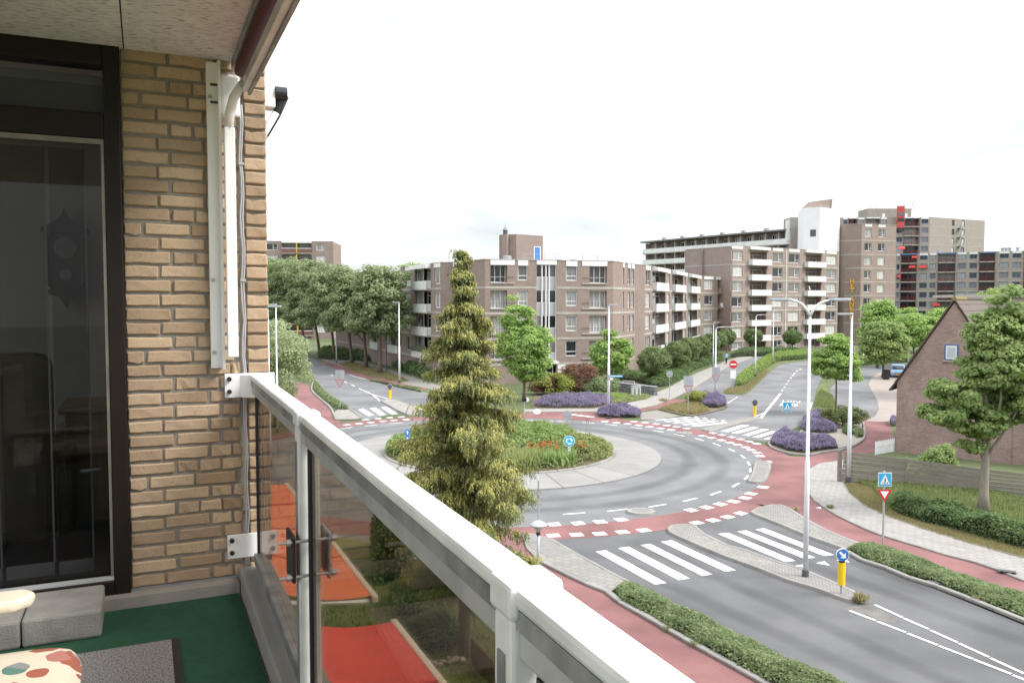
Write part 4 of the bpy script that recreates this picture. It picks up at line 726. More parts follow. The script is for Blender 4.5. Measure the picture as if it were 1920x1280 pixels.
def wing(f, defs, m=redbrick, base=True, z_top=ZR, lv=LV):
    """defs: (kind, px0, px1); windows, narrow windows and projecting balconies in every storey"""
    ops = []; later = []
    for kind, p0, p1 in defs:
        s0, s1 = sorted((f.at(p0), f.at(p1)))
        for i, z in enumerate(lv[1:]):
            if kind == 'w': ops.append((s0, s1, z + .55, z + 2.45, .14)); later.append(('w', s0, s1, z + .55, z + 2.45))
            if kind == 'b': ops.append((s0, s1, z + .05, z + 2.5, .9)); later.append(('b', s0, s1, z, z + 2.5))
    f.wall(0, z_top, ops, m)
    for k, s0, s1, c, d in later:
        if k == 'w': window(f, s0, s1, c, d, 'side' if s1 - s0 > 1.0 else 'low')
        else:
            window(f, s0 + .02, s0 + (s1 - s0) * .4, c + .1, d, 'low', recess=.35); window(f, s0 + (s1 - s0) * .42, s1 - .02, c + .08, d, 'topbar', pm=pane_d, recess=.85); balcony(f, s0 + .0, s1 - .0, c, .5, 3)
    for z in lv[1:]: f.band(z - .12, .24)
    for kind, p0, p1 in defs:
        s0, s1 = sorted((f.at(p0), f.at(p1))); e = .15 if kind == 'w' else .25
        f.place(MB().box(-e * .3, s1 - s0 + e * .3, -(.06 if kind == 'w' else .7), .1, 0, .5), 'top_panel', panelw, s0, 0, z_top - .52)
wing(Fac(A, L0, LC), [('w', 851, 858.5), ('w', 861, 869)])
Fac(A, L1, L0).wall(0, ZR, [], redbrick)
f = Fac(A, L3, L1); wing(f, [('w', 815, 826), ('b', 778, 808), ('w', 761, 770), ('b', 733, 752), ('w', 721, 728), ('b', 700, 714), ('w', 690, 696)])
f = Fac(A, RCn, R0); wing(f, [('w', 1167, 1169.5), ('w', 1176.6, 1180.8), ('w', 1183.4, 1188)])
Fac(A, R0, R1).wall(0, ZR, [], redbrick)
f = Fac(A, R1, R2); wing(f, [('w', 1210, 1218.5), ('b', 1223, 1247), ('w', 1249.5, 1255), ('b', 1259.5, 1280), ('w', 1281.5, 1285.5), ('b', 1290, 1307), ('w', 1309.5, 1313)])
f = Fac(A, R2, M2); ops = []; ws = []
for z in LV[1:]: ws += [(f.at(1320), f.at(1336), z + .7, z + 2.4, .14, 'side'), (f.at(1345), f.at(1366), z + .5, z + 2.4, .7, 'three')]
f.wall(0, ZR, [w[:5] for w in ws], redbrick)
for w in ws: window(f, *w[:4], w[5], recess=w[4], pm=pane_d if w[5] == 'three' else pane)
for z in LV[1:]: f.band(z - .12, .24); f.place(MB().box(0, f.at(1366) - f.at(1345), -.6, .05, 0, .95), 'bay_parapet', redbrick, f.at(1345), 0, z - .1)
for a, b in ((1319, 1337), (1341, 1367)): f.place(MB().box(0, f.at(b) - f.at(a), -.1, .1, 0, .5), 'top_panel', panelw, f.at(a), 0, ZR - .5)
box_body(A, [L3 + Vector((.3, .3)), L1 + Vector((.6, 1)), L0 + Vector((.5, 1.5)), LC + Vector((0.3, 1.4)), RCn + Vector((-.5, 1.5)), R0 + Vector((-1.1, .5)), R1 + Vector((-1.1, .5)), R2 + Vector((-.9, 1)), M2 + Vector((0, 1.2)), M2 + Vector((-3, 12)), R2 + Vector((-12, 4)), Vector((4, 106)), Vector((-4, 106)), L3 + Vector((11, 5))], 0, ZR - .3, loggia)
# parapet coping along the roof edge, roof gear
def coping(root, pts, z, m=bandm):
    for a, b in zip(pts[:-1], pts[1:]): f = Fac(root, a, b); f.place(MB().box(-.02, f.n + .02, -.06, .3, 0, .08), 'coping', m, 0, 0, z)
coping(A, [L3, L1], ZR); coping(A, [L1, L0], ZR + .004); coping(A, [L0, LC], ZR + .008); coping(A, [LC, RCn], ZR); coping(A, [RCn, R0], ZR + .004); coping(A, [R0, R1], ZR + .008); coping(A, [R1, R2], ZR); coping(A, [R2, M2], ZR + .004)
ph0 = at_depth(936, 489, 98); ph1 = at_depth(968, 489, 97); ph2 = at_depth(1018, 489, 99.5); zt = at_depth(968, 439, 97).z
ph = MB(); o0 = Vector(A.location)
MB().prism([(p.x - o0.x, p.y - o0.y) for p in (ph0, ph1, ph2, ph2 + Vector((-1, 5, 0)), ph0 + Vector((.5, 6, 0)))], ZR - .2, zt).build('penthouse', redbrick, A)
f = Fac(A, (ph1.x, ph1.y), (ph2.x, ph2.y)); f.place(MB().box(0, .85, -.04, .0, 0, 2.05), 'roof_door', mat('bright_blue_door', (.06, .20, .62), .5, .05, 2), f.at(1002), 0, ZR); f.place(MB().box(0, 1.05, -.03, -.002, 0, 2.15), 'door_frame', frame_w, f.at(1002) - .1, 0, ZR - .02)
f = Fac(A, (ph0.x, ph0.y), (ph1.x, ph1.y)); f.place(MB().box(0, .7, -.5, .1, 0, zt - ZR + .1), 'chimney_shaft', redbrick2, f.n * .25, 0, ZR - .1); f.place(MB().tube([(.35, -.2, 0), (.35, -.2, .5)], .28, 12), 'chimney_pot', darkgrey, f.n * .25, 0, zt); f.place(MB().lathe([(.36, 0), (.36, .08), (.2, .14), (.2, .35)], 12, .35, -.2), 'chimney_cowl', steelg, f.n * .25, 0, zt + .5); f.place(MB().tube([(.35, -.2, 0), (.35, -.2, .6)], .03, 6), 'antenna', steelg, f.n * .25, 0, zt + .8)
for x in (1049, 1075): p = at_depth(x, 489, 96); MB().lathe([(.28, 0), (.28, .5), (.38, .52), (.38, .72), (.2, .75)], 12).build('roof_vent', steelg, A, (p.x - o0.x, p.y - o0.y, ZR - .3))
p = at_depth(951, 487, 92); MB().lathe([(.35, 0), (.35, .5), (.48, .52), (.48, .9), (.3, .95)], 12).build('roof_vent', steelg, A, (p.x - o0.x, p.y - o0.y, ZR - .3))
for x, y, d in ((819, 490, 99), (1153, 490, 97), (1092, 489, 95), (1120, 489, 95), (842, 492, 97)): p = at_depth(x, y, d); MB().lathe([(.3, 0), (.3, .35), (.36, .36), (.36, .5), (.1, .55)] if x < 830 or x > 1140 else [(.04, 0), (.04, 1.0), (.1, 1.0), (.1, 1.1)], 10).build('roof_vent', steelg, A, (p.x - o0.x, p.y - o0.y, ZR - .3))
rr = [at_depth(x, 489, 94.5) for x in (982, 1000, 1021, 1042, 1063)]
for p in rr: MB().tube([(p.x - o0.x, p.y - o0.y, ZR), (p.x - o0.x, p.y - o0.y, ZR + 1.0)], .025, 6).build('rail_post', steelg, A)
for h in (.5, 1.0): MB().tube([(p.x - o0.x, p.y - o0.y, ZR + h) for p in rr], .02, 6).build('roof_rail', steelg, A)
# ---- B: taller block with the yellow vertical lettering
Bb = thing('apartment_block', 'tall brown brick flats with vertical yellow lettering', 'building', (40, 148, 0)); ZB_ = 19.1
LB = [1.75, 4.55, 7.35, 10.15, 12.95, 15.75]
f = Fac(Bb, (40, 148), (66.4, 166)); ops = []; ws = []; bs = []
LB7 = [-.9] + LB
for z in LB7:
    for p0, p1 in ((1371, 1391), (1447, 1466), (1477, 1497), (1547, 1566)): ws.append((f.at(p0), f.at(p1), z + .7, z + 2.45, .14))
    bs.append((f.at(1405), f.at(1436), z)); bs.append((f.at(1509), f.at(1538), z))
f.wall(0, ZB_, [w if w[2] > 0 else (w[0], w[1], .2, w[3], w[4]) for w in ws] + [(a, b, max(z + .05, .05), z + 2.45, 1.2) for a, b, z in bs], redbrick2)
for w in ws: window(f, w[0], w[1], max(w[2], .2), w[3], 'side')
for a, b, z in bs:
    window(f, a, b, max(z + .06, .06), z + 2.45, 'topbar', pm=pane_d, recess=1.15)
    if z > 0: balcony(f, a - .5, b + .4, z, .9, 2, False)
for z in LB: f.band(z - .12, .22)
for p0, p1, dd_ in ((1371, 1391, .05), (1403, 1439, .5), (1447, 1466, .05), (1477, 1497, .05), (1507, 1540, .5), (1547, 1566, .05)): f.place(MB().box(0, f.at(p1) - f.at(p0), -dd_, .1, 0, .5), 'top_panel', panelw, f.at(p0), 0, ZB_ - .55)
f.place(MB().box(-.06, .06, -.12, 0, 0, ZB_ - .3), 'drainpipe', panelw, f.at(1472))
g = Fac(Bb, (33.5, 158), (40, 148)); g.wall(0, ZB_ - .2, [], redbrick2); g.band(15.6, .22); g.place(MB().box(g.n * .4, g.n * .4 + .1, -.5, 0, 8, ZB_), 'wall_rib', redbrick2)
box_body(Bb, [(33.9, 158.3), (40.3, 149.6), (66.2, 167.3), (58, 178), (40, 166)], 0, ZB_ - .1, loggia)
coping(Bb, [Vector((33.5, 158)), Vector((40, 148))], ZB_ - .15); coping(Bb, [Vector((40, 148)), Vector((66.4, 166))], ZB_)
# tall part
ZT = 24.7; q0, q1, q2, q3 = Vector((60.0, 160)), Vector((66.2, 168)), Vector((69.6, 161.5)), Vector((79, 167.5))
q0 = Vector((65.0, 172.0)); q1 = at_depth(1585, 423, 167.5).xy; q2 = at_depth(1616, 423, 166).xy; q3 = at_depth(1681, 428, 169).xy
for a, b in ((q0, q1), (q1, q2)):
    w_ = Fac(Bb, a, b); w_.wall(0, ZT, [], redbrick2 if a == q0 else redbrick)
    for z in LB[1:] + [18.55, 21.4]:
        if z > 17 or a != q0: w_.band(z - .1, .2)
w_ = Fac(Bb, q2, q3); ops = []
for z in LB7 + [18.55, 21.4]:
    if z > 0 or True:
        for p0, p1 in ((1618, 1631), (1643, 1656)): ops.append((w_.at(p0), w_.at(p1), max(z, 0) + .75, max(z, 0) + 2.35, .14))
w_.wall(0, ZT, ops, redbrick2)
for o_ in ops: window(w_, *o_[:4], 'side')
for z in LB + [18.55, 21.4]: w_.band(z - .1, .2)
for p0, p1 in ((1618, 1631), (1643, 1656)): w_.place(MB().box(0, w_.at(p1) - w_.at(p0), -.05, .1, 0, .45), 'top_panel', panelw, w_.at(p0), 0, ZT - .5)
box_body(Bb, [q0 + Vector((.3, 1)), q1 + Vector((0, 1)), q2 + Vector((.2, .6)), q3 + Vector((0, .6)), q3 + Vector((-4, 14)), q0 + Vector((2, 16))], 0, ZT - .15, loggia); coping(Bb, [q0, q1], ZT); coping(Bb, [q1, q2], ZT + .004); coping(Bb, [q2, q3], ZT)
# vertical lettering
yel = mat('yellow_letters', (.85, .42, .03), .5, .05, 2)
w_ = Fac(Bb, q1, q2)
rows = [('H', 527), ('E', 536), ('T', 544.5), ('A', 561), ('N', 570), ('K', 578), ('E', 586), ('R', 594)]
for ch, py in rows:
    cu_ = bpy.data.curves.new('t', 'FONT'); cu_.body = ch; cu_.size = 1.3; cu_.extrude = .05; cu_.align_x = 'CENTER'; cu_.offset = .025; o_ = bpy.data.objects.new('t', cu_); C.objects.link(o_); bpy.context.view_layer.update()
    me = bpy.data.meshes.new_from_object(o_.evaluated_get(bpy.context.evaluated_depsgraph_get())); bpy.data.objects.remove(o_); me.transform(Matrix.Rotation(PI / 2, 4, 'X')); me.materials.clear(); me.materials.append(yel)
    yy = w_.a.y; s_ = w_.at(1596.5); zc_ = at_depth(1596, py, (w_.a + w_.d * s_).y).z; w_.link(me, 'sign_letter', s_, -.15, zc_ - .45)
# white shaft with curved cap
s0 = at_depth(1505.5, 470, 165); s1 = at_depth(1536.5, 470, 163.5); s2 = at_depth(1573.5, 470, 168); zt0 = at_depth(1505, 390, 165).z; o0 = Vector(Bb.location); pp = [(p.x - o0.x, p.y - o0.y) for p in (s0, s1, s2, s2 + Vector((-3, 6, 0)), s0 + Vector((1, 6, 0)))]
shaftm = mat('white_render_shaft', (.80, .81, .82), .7, .04, 1); MB().prism(pp, 10, zt0).build('white_shaft', shaftm, Bb)
w_ = Fac(Bb, s0.xy, s1.xy); zc = zt0; pk = at_depth(1560, 373, 167).z; ca = at_depth(1522, 388, 166); cb_ = at_depth(1561, 388, 168); dr_ = (cb_ - ca); mb = MB(); K = 10
prof = [(0, 0)] + [(dr_.length * (.35 + .65 * t / K), (pk - zc) * (math.sin(t / K * PI / 2) ** 1.3)) for t in range(K + 1)]
pts_ = [(0, 0), (dr_.length * .42, pk - zc - .3), (dr_.length * 1.0, pk - zc + .1), (dr_.length, 0)]
an_ = math.atan2(dr_.y, dr_.x); plate(pts_, 0, 3.5).build('shaft_cap', redbrick, Bb, (ca.x - o0.x, ca.y - o0.y, zc), an_); plate([(dr_.length * .93, 0), (dr_.length * .97, pk - zc + .15), (dr_.length * 1.06, pk - zc + .2), (dr_.length * 1.06, 0)], -.3, 3.6).build('cap_wall', shaftm, Bb, (ca.x - o0.x, ca.y - o0.y, zc), an_)
w_.place(MB().box(0, 1.1, -.03, 0, 0, 1.4), 'vent_opening', darkgrey, w_.n * .42, 0, zt0 - 5.8)
# ---- C: long gallery flats behind
Cc = thing('gallery_flats', 'long gallery flats with white parapets behind the brown blocks', 'building', (36, 213, 0)); f = Fac(Cc, (36, 213), (61, 175.5)); ZC_ = 24.2
f.wall(0, ZC_, [], mat('gallery_wall', (.30, .22, .17), .8, .2, 1.5))
for k in range(6):
    z = ZC_ - .55 - 2.8 * k - 2.3
    if z < 6: break
    gs = f.place(MB().box(-1, f.n, -1.7, 0, -.2, 0), 'gallery_slab', bandm, 0, 0, z); MB().box(-1, f.n, -1.75, -1.65, 0, 1.15).build('parapet', panelw, gs)
    NB = 13
    for i in range(NB):
        s = f.n * (i + .2) / NB; window(f, s, s + 1.3, z + .9, z + 2.25, 'two', pm=pane_d, recess=-.05); fr_ = f.place(MB().box(0, .9, -.05, 0, 0, 2.2), 'gallery_door', mat('brown_door', (.20, .10, .06), .6, .2, 1), s + 1.6, 0, z); f.place(MB().box(0, .15, -1.6, 0, 0, 2.6), 'partition', bandm, f.n * i / NB, 0, z)
f.place(MB().box(-1.6, f.n + .5, -2.0, 8, 0, .35), 'roof', roofm, 0, 0, ZC_)
for i in range(7): s = f.n * (i + .6) / 7; f.place(MB().box(0, .9, .5, 1.4, 0, .8), 'roof_vent', bandm, s, 0, ZC_ + .35)
box_body(Cc, [Vector((36.3, 213.2)), Vector((61.2, 175.8)), Vector((70, 182)), Vector((45, 219))], 0, ZC_ - .05, loggia, None)
tw = at_depth(1478, 410, 176); p0 = at_depth(1484, 407, 174); p1 = at_depth(1506, 407, 174); f2 = Fac(Cc, p0.xy, p1.xy); f2.place(MB().box(0, f2.n, 0, 5, 0, p0.z), 'stair_tower', greybrick); f2.place(MB().box(-.6, .2, .5, 2, p0.z - 5, p0.z - .5), 'stair_balcony', panelw)
# ---- D: grey tower with red strip, E: long flats at right
redp = mat('red_panel', (.46, .06, .05), .5, .08, 2); redrail = mat('dark_red_steel', (.16, .02, .02), .5, .1, 3); awnred = mat('red_sunscreen', (.50, .05, .04), .7, .06, 3); bluep = mat('blue_panel', (.12, .20, .38), .5, .08, 2)
def ribbon(f, zs, cols, m, top, ztop, zlow=0):
    """cols: ('w', s0, s1) windows with blue frames or ('b', s0, s1) open balconies behind dark red rails"""
    ops = []
    for k, a, b in cols:
        for z in zs: ops.append((a, b, z + (.85 if k == 'w' else .08), z + 2.35, .14 if k == 'w' else 1.3))
    f.wall(zlow, ztop, ops, m)
    for k, a, b in cols:
        for z in zs:
            if k == 'w': window(f, a, b, z + .85, z + 2.35, 'two', fm=frame_b, pm=panemat('blue_pane', (.03, .04, .06), (.35, .36, .38), .45))
            else:
                window(f, a, b, z + .08, z + 2.35, 'topbar', fm=frame_b, pm=pane_d, recess=1.25); sl_ = f.place(MB().box(0, b - a, -.5, .1, -.2, .05), 'balcony', bandm, a, 0, z)
                for h in (.35, .65, .95): MB().box(0, b - a, -.5, -.46, h, h + .09).build('rail', redrail, sl_)
                for x in (0, (b - a) / 2, b - a): MB().box(x - .05, x + .05, -.52, -.42, 0, 2.75).build('post', redrail, sl_)
        if k == 'w': f.place(MB().box(-.1, b - a + .1, -.05, .1, 0, .6), 'top_panel', panelw, a, 0, ztop - .62)
        else: f.place(MB().box(-.1, b - a + .1, -.5, .1, 0, .35), 'top_panel', panelw if random.random() < .5 else bluep, a, 0, ztop - .4)
    for z in zs: f.band(z - .1, .2)
D = thing('tower_block', 'beige grey tower block with red stair strip and roof antennas', 'building', (127.7, 250, 0)); ZD = 34.75
zsD = [ZD - 2.8 * k - 2.85 for k in range(11)]
f = Fac(D, (99.8, 252.1), (127.7, 250)); at = f.at
ribbon(f, zsD, [('w', at(1578), at(1585)), ('b', at(1587), at(1603)), ('w', at(1606), at(1616)), ('b', at(1620), at(1645)), ('w', at(1648), at(1658)), ('w', at(1677), at(1688)), ('b', at(1690), at(1719)), ('w', at(1723), at(1736))], greybrick, None, ZD)
f = Fac(D, (127.7, 250), (151.3, 261.8)); at = f.at; ops = []
for z in zsD:
    for p0, p1 in ((1780, 1785), (1798, 1804)): ops.append((at(p0), at(p1), z + .6, z + 2.4, .14))
f.wall(0, ZD, ops, greybrick)
for o_ in ops: window(f, *o_[:4], 'none', fm=frame_b)
for z in zsD: f.band(z - .1, .16)
for k, z in enumerate(zsD[:8]):
    bl_ = f.place(MB().box(0, 1.6, -1.4, 0, -.12, 0), 'fire_escape', steelg, at(1790), 0, z); MB().tube([(0, -1.4, 1), (1.6, -1.4, 1)], .05, 5).build('rail', darkgrey, bl_); MB().tube([(0, -.9, 0), (1.6, -.9, 2.8)], .08, 5).build('stair_flight', darkgrey, bl_)
box_body(D, [(100.1, 253.7), (127.6, 251.5), (150.9, 262.9), (144, 277), (105, 275)], 0, ZD - .1, loggia)
c0, c1 = at_depth(1627, 391, 255), at_depth(1709, 391, 255); f = Fac(D, c0.xy, c1.xy); f.place(MB().box(0, f.n, 0, 7, ZD - 4, c0.z), 'lift_house', greybrick); s = f.at(1661)
f.place(MB().box(0, f.at(1674.5) - s, -6, -5.6, 31.4, c0.z + .1), 'red_strip', redp, s)
for z in (ZD - .6, ZD - 3.6, c0.z - 2): f.place(MB().box(.2, f.at(1674.5) - s - .2, -6.05, -5.9, z - .9, z + .2), 'strip_window', pane_d, s)
for x in (1650, 1692): f.place(MB().box(0, .8, -.02, .02, c0.z - 3.2, c0.z - 1.6), 'slit_window', frame_w, f.at(x))
for x, h in ((1630, 2.6), (1639, 3.0), (1691, 3.6), (1706, 4.0), (1711, 4.0)): f.place(MB().tube([(0, .3, 0), (0, .3, h)], .1, 6), 'antenna_mast', steelg, f.at(x), 0, c0.z - .5); f.place(MB().box(-.22, .22, .05, .2, h - 1.8, h), 'antenna_panel', white, f.at(x), 0, c0.z - .5)
E_ = thing('apartment_block', 'long beige flats with dark red balcony rails at the right edge', 'building', (108, 230, 0)); ZE = 22.4
zsE = [ZE - 2.62 * k - 2.7 for k in range(8)]; f = Fac(E_, (108.0, 230.5), (141, 213.5)); at = f.at
cols = []
for k, p0, p1 in (('w', 1679, 1684), ('b', 1687, 1716), ('w', 1722, 1736), ('w', 1741, 1752), ('b', 1756, 1788), ('w', 1793, 1808), ('w', 1815, 1829), ('b', 1833, 1862), ('w', 1871, 1888), ('w', 1895, 1911), ('b', 1916, 1945), ('w', 1955, 1970)): cols.append((k, at(p0), at(p1)))
ribbon(f, [z for z in zsE if z > 0], cols, greybrick, None, ZE)
box_body(E_, [(108.3, 232), (141, 215), (146, 226), (112, 243)], 0, ZE - .1, loggia)
for px, z, w in ((1721, zsE[1] + 1.3, 1.9), (1680, zsE[2] + 1.4, 1.0), (1681, zsE[0] + 4.0, 1.7), (1707, zsE[0] + 1.5, 1.2), (1702, zsE[1] + 1.4, 1.6), (1748, zsE[5] + 1.3, 1.8)): mb = MB().quad((0, -.9, 0), (w, -.9, 0), (w, -.05, .7), (0, -.05, .7)); f.place(mb.quad((0, -.9, -.2), (w, -.9, -.2), (w, -.9, 0), (0, -.9, 0)), 'sunscreen', awnred, at(px), 0, z)
for px in (1757, 1876, 1883, 1890, 1905): f.place(MB().lathe([(.35, 0), (.35, .7), (.45, .72), (.45, .95), (.2, 1)], 10, 0, 1), 'roof_vent', steelg, at(px), 0, ZE)
# ---- F: flats above the plane trees at left
Ff = thing('apartment_block', 'brown flats rising above the plane trees at left', 'building', (-55, 194, 0)); ZFt = 23.3; f = Fac(Ff, (-75, 192), (-42.9, 196)); at = f.at; zf = [ZFt - 2.8 * k - 2.85 for k in range(8)]; ops = []
for z in zf:
    for p0, p1 in ((500, 522), (595, 611), (455, 475)): ops.append((at(p0), at(p1), z + .75, z + 2.3, .14, 'side'))
    ops.append((at(531), at(586), z + .08, z + 2.4, 1.2, 'b'))
f.wall(0, ZFt, [o_[:5] for o_ in ops], redbrick)
yl = mat('ochre_post', (.55, .38, .05), .5)
for o_ in ops:
    if o_[5] == 'b':
        window(f, o_[0], o_[1], o_[2], o_[3], 'topbar', pm=pane_d, recess=1.15); bl_ = f.place(MB().box(0, o_[1] - o_[0], -.8, .1, -.2, 0), 'balcony', bandm, o_[0], 0, o_[2]); MB().box(0, o_[1] - o_[0], -.84, -.78, .05, 1.0).build('parapet', mat('brown_slats', (.16, .08, .06), .6, .15, 3), bl_); MB().box(0, o_[1] - o_[0], -.88, -.76, 1.0, 1.12).build('handrail', white, bl_); MB().box((o_[1] - o_[0]) / 2 - .12, (o_[1] - o_[0]) / 2 + .12, -.9, 0, 0, 2.4).build('post', yl, bl_)
    else: window(f, *o_[:4], 'side')
f.place(MB().box(0, at(586) - at(531), -.8, .1, 0, .4), 'top_panel', panelw, at(531), 0, ZFt - .42); box_body(Ff, [(-75, 193.5), (-43.1, 197.4), (-44, 208), (-75, 205)], 0, ZFt - .05, loggia); coping(Ff, [Vector((-75, 192)), Vector((-42.9, 196))], ZFt)
Fac(Ff, (-42.9, 196), (-43.5, 208)).wall(0, ZFt, [], redbrick)
# ---- G: gable house at right
Gh = thing('gable_house', 'red brick house gable with steep tiled roof at right', 'house', (23.0, 48.4, 0)); ga = Vector((23.0, 48.4)); gd = Vector((.78, -.62)).normalized(); ridge_s = 2.95; gw = 5.95; ze, zr = 4.15, 8.95
housebrick = brickmat('house_brick', (.35, .215, .185), (.205, .13, .115), (.32, .27, .24), .22, .0625, .011, .28); tile = mat('roof_tile', (.13, .10, .085), .8, .2, 3)
ang = math.atan2(gd.y, gd.x)
MB().box(gw - .01, gw + 4, .06, .3, 0, 3.5).build('garden_wall', housebrick, Gh, (0, 0, 0), ang); plate([(0, 0), (gw, 0), (gw, ze - .05), (ridge_s, zr), (0, ze)], 0, .25).build('gable_wall', housebrick, Gh, (0, 0, 0), ang)
MB().box(0, .25, .25, 9, 0, ze).build('side_wall', housebrick, Gh, (0, 0, 0), ang); MB().box(gw - .25, gw, .25, 9, 0, ze).build('side_wall', housebrick, Gh, (0, 0, 0), ang)
for (x0, z0), (x1, z1), nm in (((-.35, ze - .48), (ridge_s, zr + .12), 'roof_slope'), ((ridge_s, zr + .12), (gw + .35, ze - .5), 'roof_slope')):
    rs = plate([(x0, z0), (x1, z1), (x1, z1 + .10), (x0, z0 + .10)], -.12, 9.1).build(nm, tile, Gh, (0, 0, 0), ang); nrow = 14; dx, dz = (x1 - x0), (z1 - z0)
    for k in range(nrow):
        t0, t1 = k / nrow, (k + 1) / nrow; lo, hi = ((t0, t1) if z1 > z0 else (t1, t0)); xa, za = x0 + dx * lo, z0 + dz * lo; xb, zb = x0 + dx * hi, z0 + dz * hi
        plate([(xa, za + .17), (xb, zb + .115), (xb, zb + .10), (xa, za + .10)], -.16, 9.15).build('tile_course', tile, rs)
rtile = mat('ridge_tile_moss', (.26, .20, .08), .9, .3, 6)
for k in range(22): MB().lathe([(.13, 0), (.12, .41)], 10).build('ridge_tile', rtile if k < 8 else tile, Gh).matrix_local = Matrix.Rotation(ang, 4, 'Z') @ Matrix.Translation((ridge_s, -.14 + k * .42, zr + .2)) @ Matrix.Rotation(-PI / 2, 4, 'X')
MB().box(-.42, -.30, -.15, 9, ze - .48, ze - .36).build('gutter', darkgrey, Gh, (0, 0, 0), ang)
wx = 2.5; wb = MB(); o_ = wb.box(wx, wx + .72, -.04, .02, 5.62, 6.55).build('window', frame_b, Gh, (0, 0, 0), ang); 
sash = MB().box(wx + .09, wx + .64, -.10, -.05, 5.7, 6.46).build('sash', white, o_); MB().box(wx + .14, wx + .59, -.106, -.1, 5.77, 6.39).build('pane', mat('sky_pane', (.45, .50, .55), .1, .05, 3), sash); MB().box(wx - .05, wx + .77, -.1, .0, 5.54, 5.62).build('sill', bandm, o_)
# flat-roofed house behind it
Hh = thing('flat_roof_house', 'low beige flat roof behind the gable house', 'house', (42, 72, 0)); f = Fac(Hh, (39.5, 73), (62, 66)); f.wall(0, 9.35, [], greybrick); f.place(MB().box(-.2, f.n, -.2, 8, 0, .25), 'roof', bandm, 0, 0, 9.35); f.place(MB().tube([(0, 0, 0), (0, 0, 3)], .06, 6), 'flue_pipe', darkgrey, .1, -.2, 7.2)
f.place(MB().box(0, .8, 2, 2.8, 0, .7), 'roof_vent', white, 5, 0, 9.6)
# ------------------------------------------------------------------ vegetation
def unit(a): return a / np.maximum(np.linalg.norm(a, axis=1, keepdims=True), 1e-9)
def leaf_obj(name, pos, nrm, size, m, parent=None, loc=(0, 0, 0), aspect=.6, axis=None, kind=None, lab=None):
    """one small folded leaf (two faces) at every point of pos"""
    n = len(pos); nrm = unit(nrm); t = RNG.normal(size=(n, 3)) if axis is None else axis
    t = unit(t - nrm * (t * nrm).sum(1, keepdims=True)); b = np.cross(nrm, t); size = np.broadcast_to(np.asarray(size, float), (n,))[:, None]
    v = np.empty((n, 4, 3)); v[:, 0] = pos - t * size * .5; v[:, 1] = pos + b * size * aspect * .5 + nrm * size * .10; v[:, 2] = pos + t * size * .5; v[:, 3] = pos - b * size * aspect * .5 + nrm * size * .10
    me = bpy.data.meshes.new(name); me.vertices.add(n * 4); me.vertices.foreach_set('co', v.reshape(-1).astype(np.float32)); me.loops.add(n * 4); me.loops.foreach_set('vertex_index', np.arange(n * 4, dtype=np.int32))
    me.polygons.add(n); me.polygons.foreach_set('loop_start', np.arange(0, n * 4, 4, dtype=np.int32)); me.update(calc_edges=True)
    o = finish(me, name, m, parent, loc, 0)
    if kind: o['kind'] = kind
    if lab: o['label'] = lab
    return o
def ball(n, k=0.): r = (k + (1 - k) * RNG.random((n, 1))) ** (1 / 3); return unit(RNG.normal(size=(n, 3))) * r
def clumps(centers, per, rad, flat=.55):
    off = ball(len(centers) * per, .15) * rad; off[:, 2] *= flat; c = np.repeat(centers, per, 0); return c + off, off
def limb(root, a, b, r0, r1, m, name='limb', bend=.1, n=6):
    a, b = Vector(a), Vector(b); d = b - a; mid = Vector((random.uniform(-1, 1), random.uniform(-1, 1), random.uniform(.2, 1))) * d.length * bend
    pts = [a.lerp(b, i / n) + mid * math.sin(PI * i / n) for i in range(n + 1)]; return MB().tube(pts, [r0 + (r1 - r0) * i / n for i in range(n + 1)], 7).build(name, m, root, smooth=True)
def broad_tree(name, label, base, h, lobes, m, trunk_r=.15, fork=.35, nclump=90, per=110, leaf=.16, crad=.7, flat=.45, tm=None, group=None, cat='tree', lean=(0, 0), limbs=7, up=.7, size_var=.4, trunk_top=None):
    """lobes: (dx, dy, z, rx, ry, rz) ellipsoids that make the crown"""
    r = thing(name, label, cat, (base[0], base[1], 0), 0, group); tm = tm or bark; cs = []
    vol = np.array([l[3] * l[4] * l[5] for l in lobes]); vol = vol / vol.sum()
    for l, f in zip(lobes, vol):
        k = max(3, int(nclump * f)); p = ball(k, .30); cs.append(p * np.array(l[3:6]) * .92 + np.array(l[:3]))
    cs = np.concatenate(cs); pos, off = clumps(cs, per, crad, flat); cen = np.array([0, 0, np.mean([l[2] for l in lobes])])
    nr = unit(off) * .7 + unit(pos - cen) * .35 + np.array([0, 0, up]) + RNG.normal(size=pos.shape) * .45
    keep = pos[:, 2] > .3; pos, nr = pos[keep], nr[keep]
    leaf_obj('crown', pos, nr, leaf * (1 + size_var * (RNG.random(len(pos)) - .5)), m, r)
    zt = trunk_top or h * .72; tp = [(lean[0] * t + .05 * math.sin(t * 5), lean[1] * t, zt * t) for t in [i / 8 for i in range(9)]]
    MB().tube(tp, [trunk_r * (1.25 - .25 * min(1, i / 1)) * (1 - .72 * i / 8) + (.25 * trunk_r if i == 0 else 0) for i in range(9)], 9).build('trunk', tm, r, smooth=True)
    for k in range(limbs):
        c = cs[int(RNG.integers(len(cs)))]; t = fork + (.9 - fork) * random.random() * .7; a = Vector((lean[0] * t, lean[1] * t, zt * t)); e = a.lerp(Vector(c), .85)
        if e.z > a.z - .3: limb(r, a, e, trunk_r * .42 * (1 - t * .5), trunk_r * .10, tm)
    return r
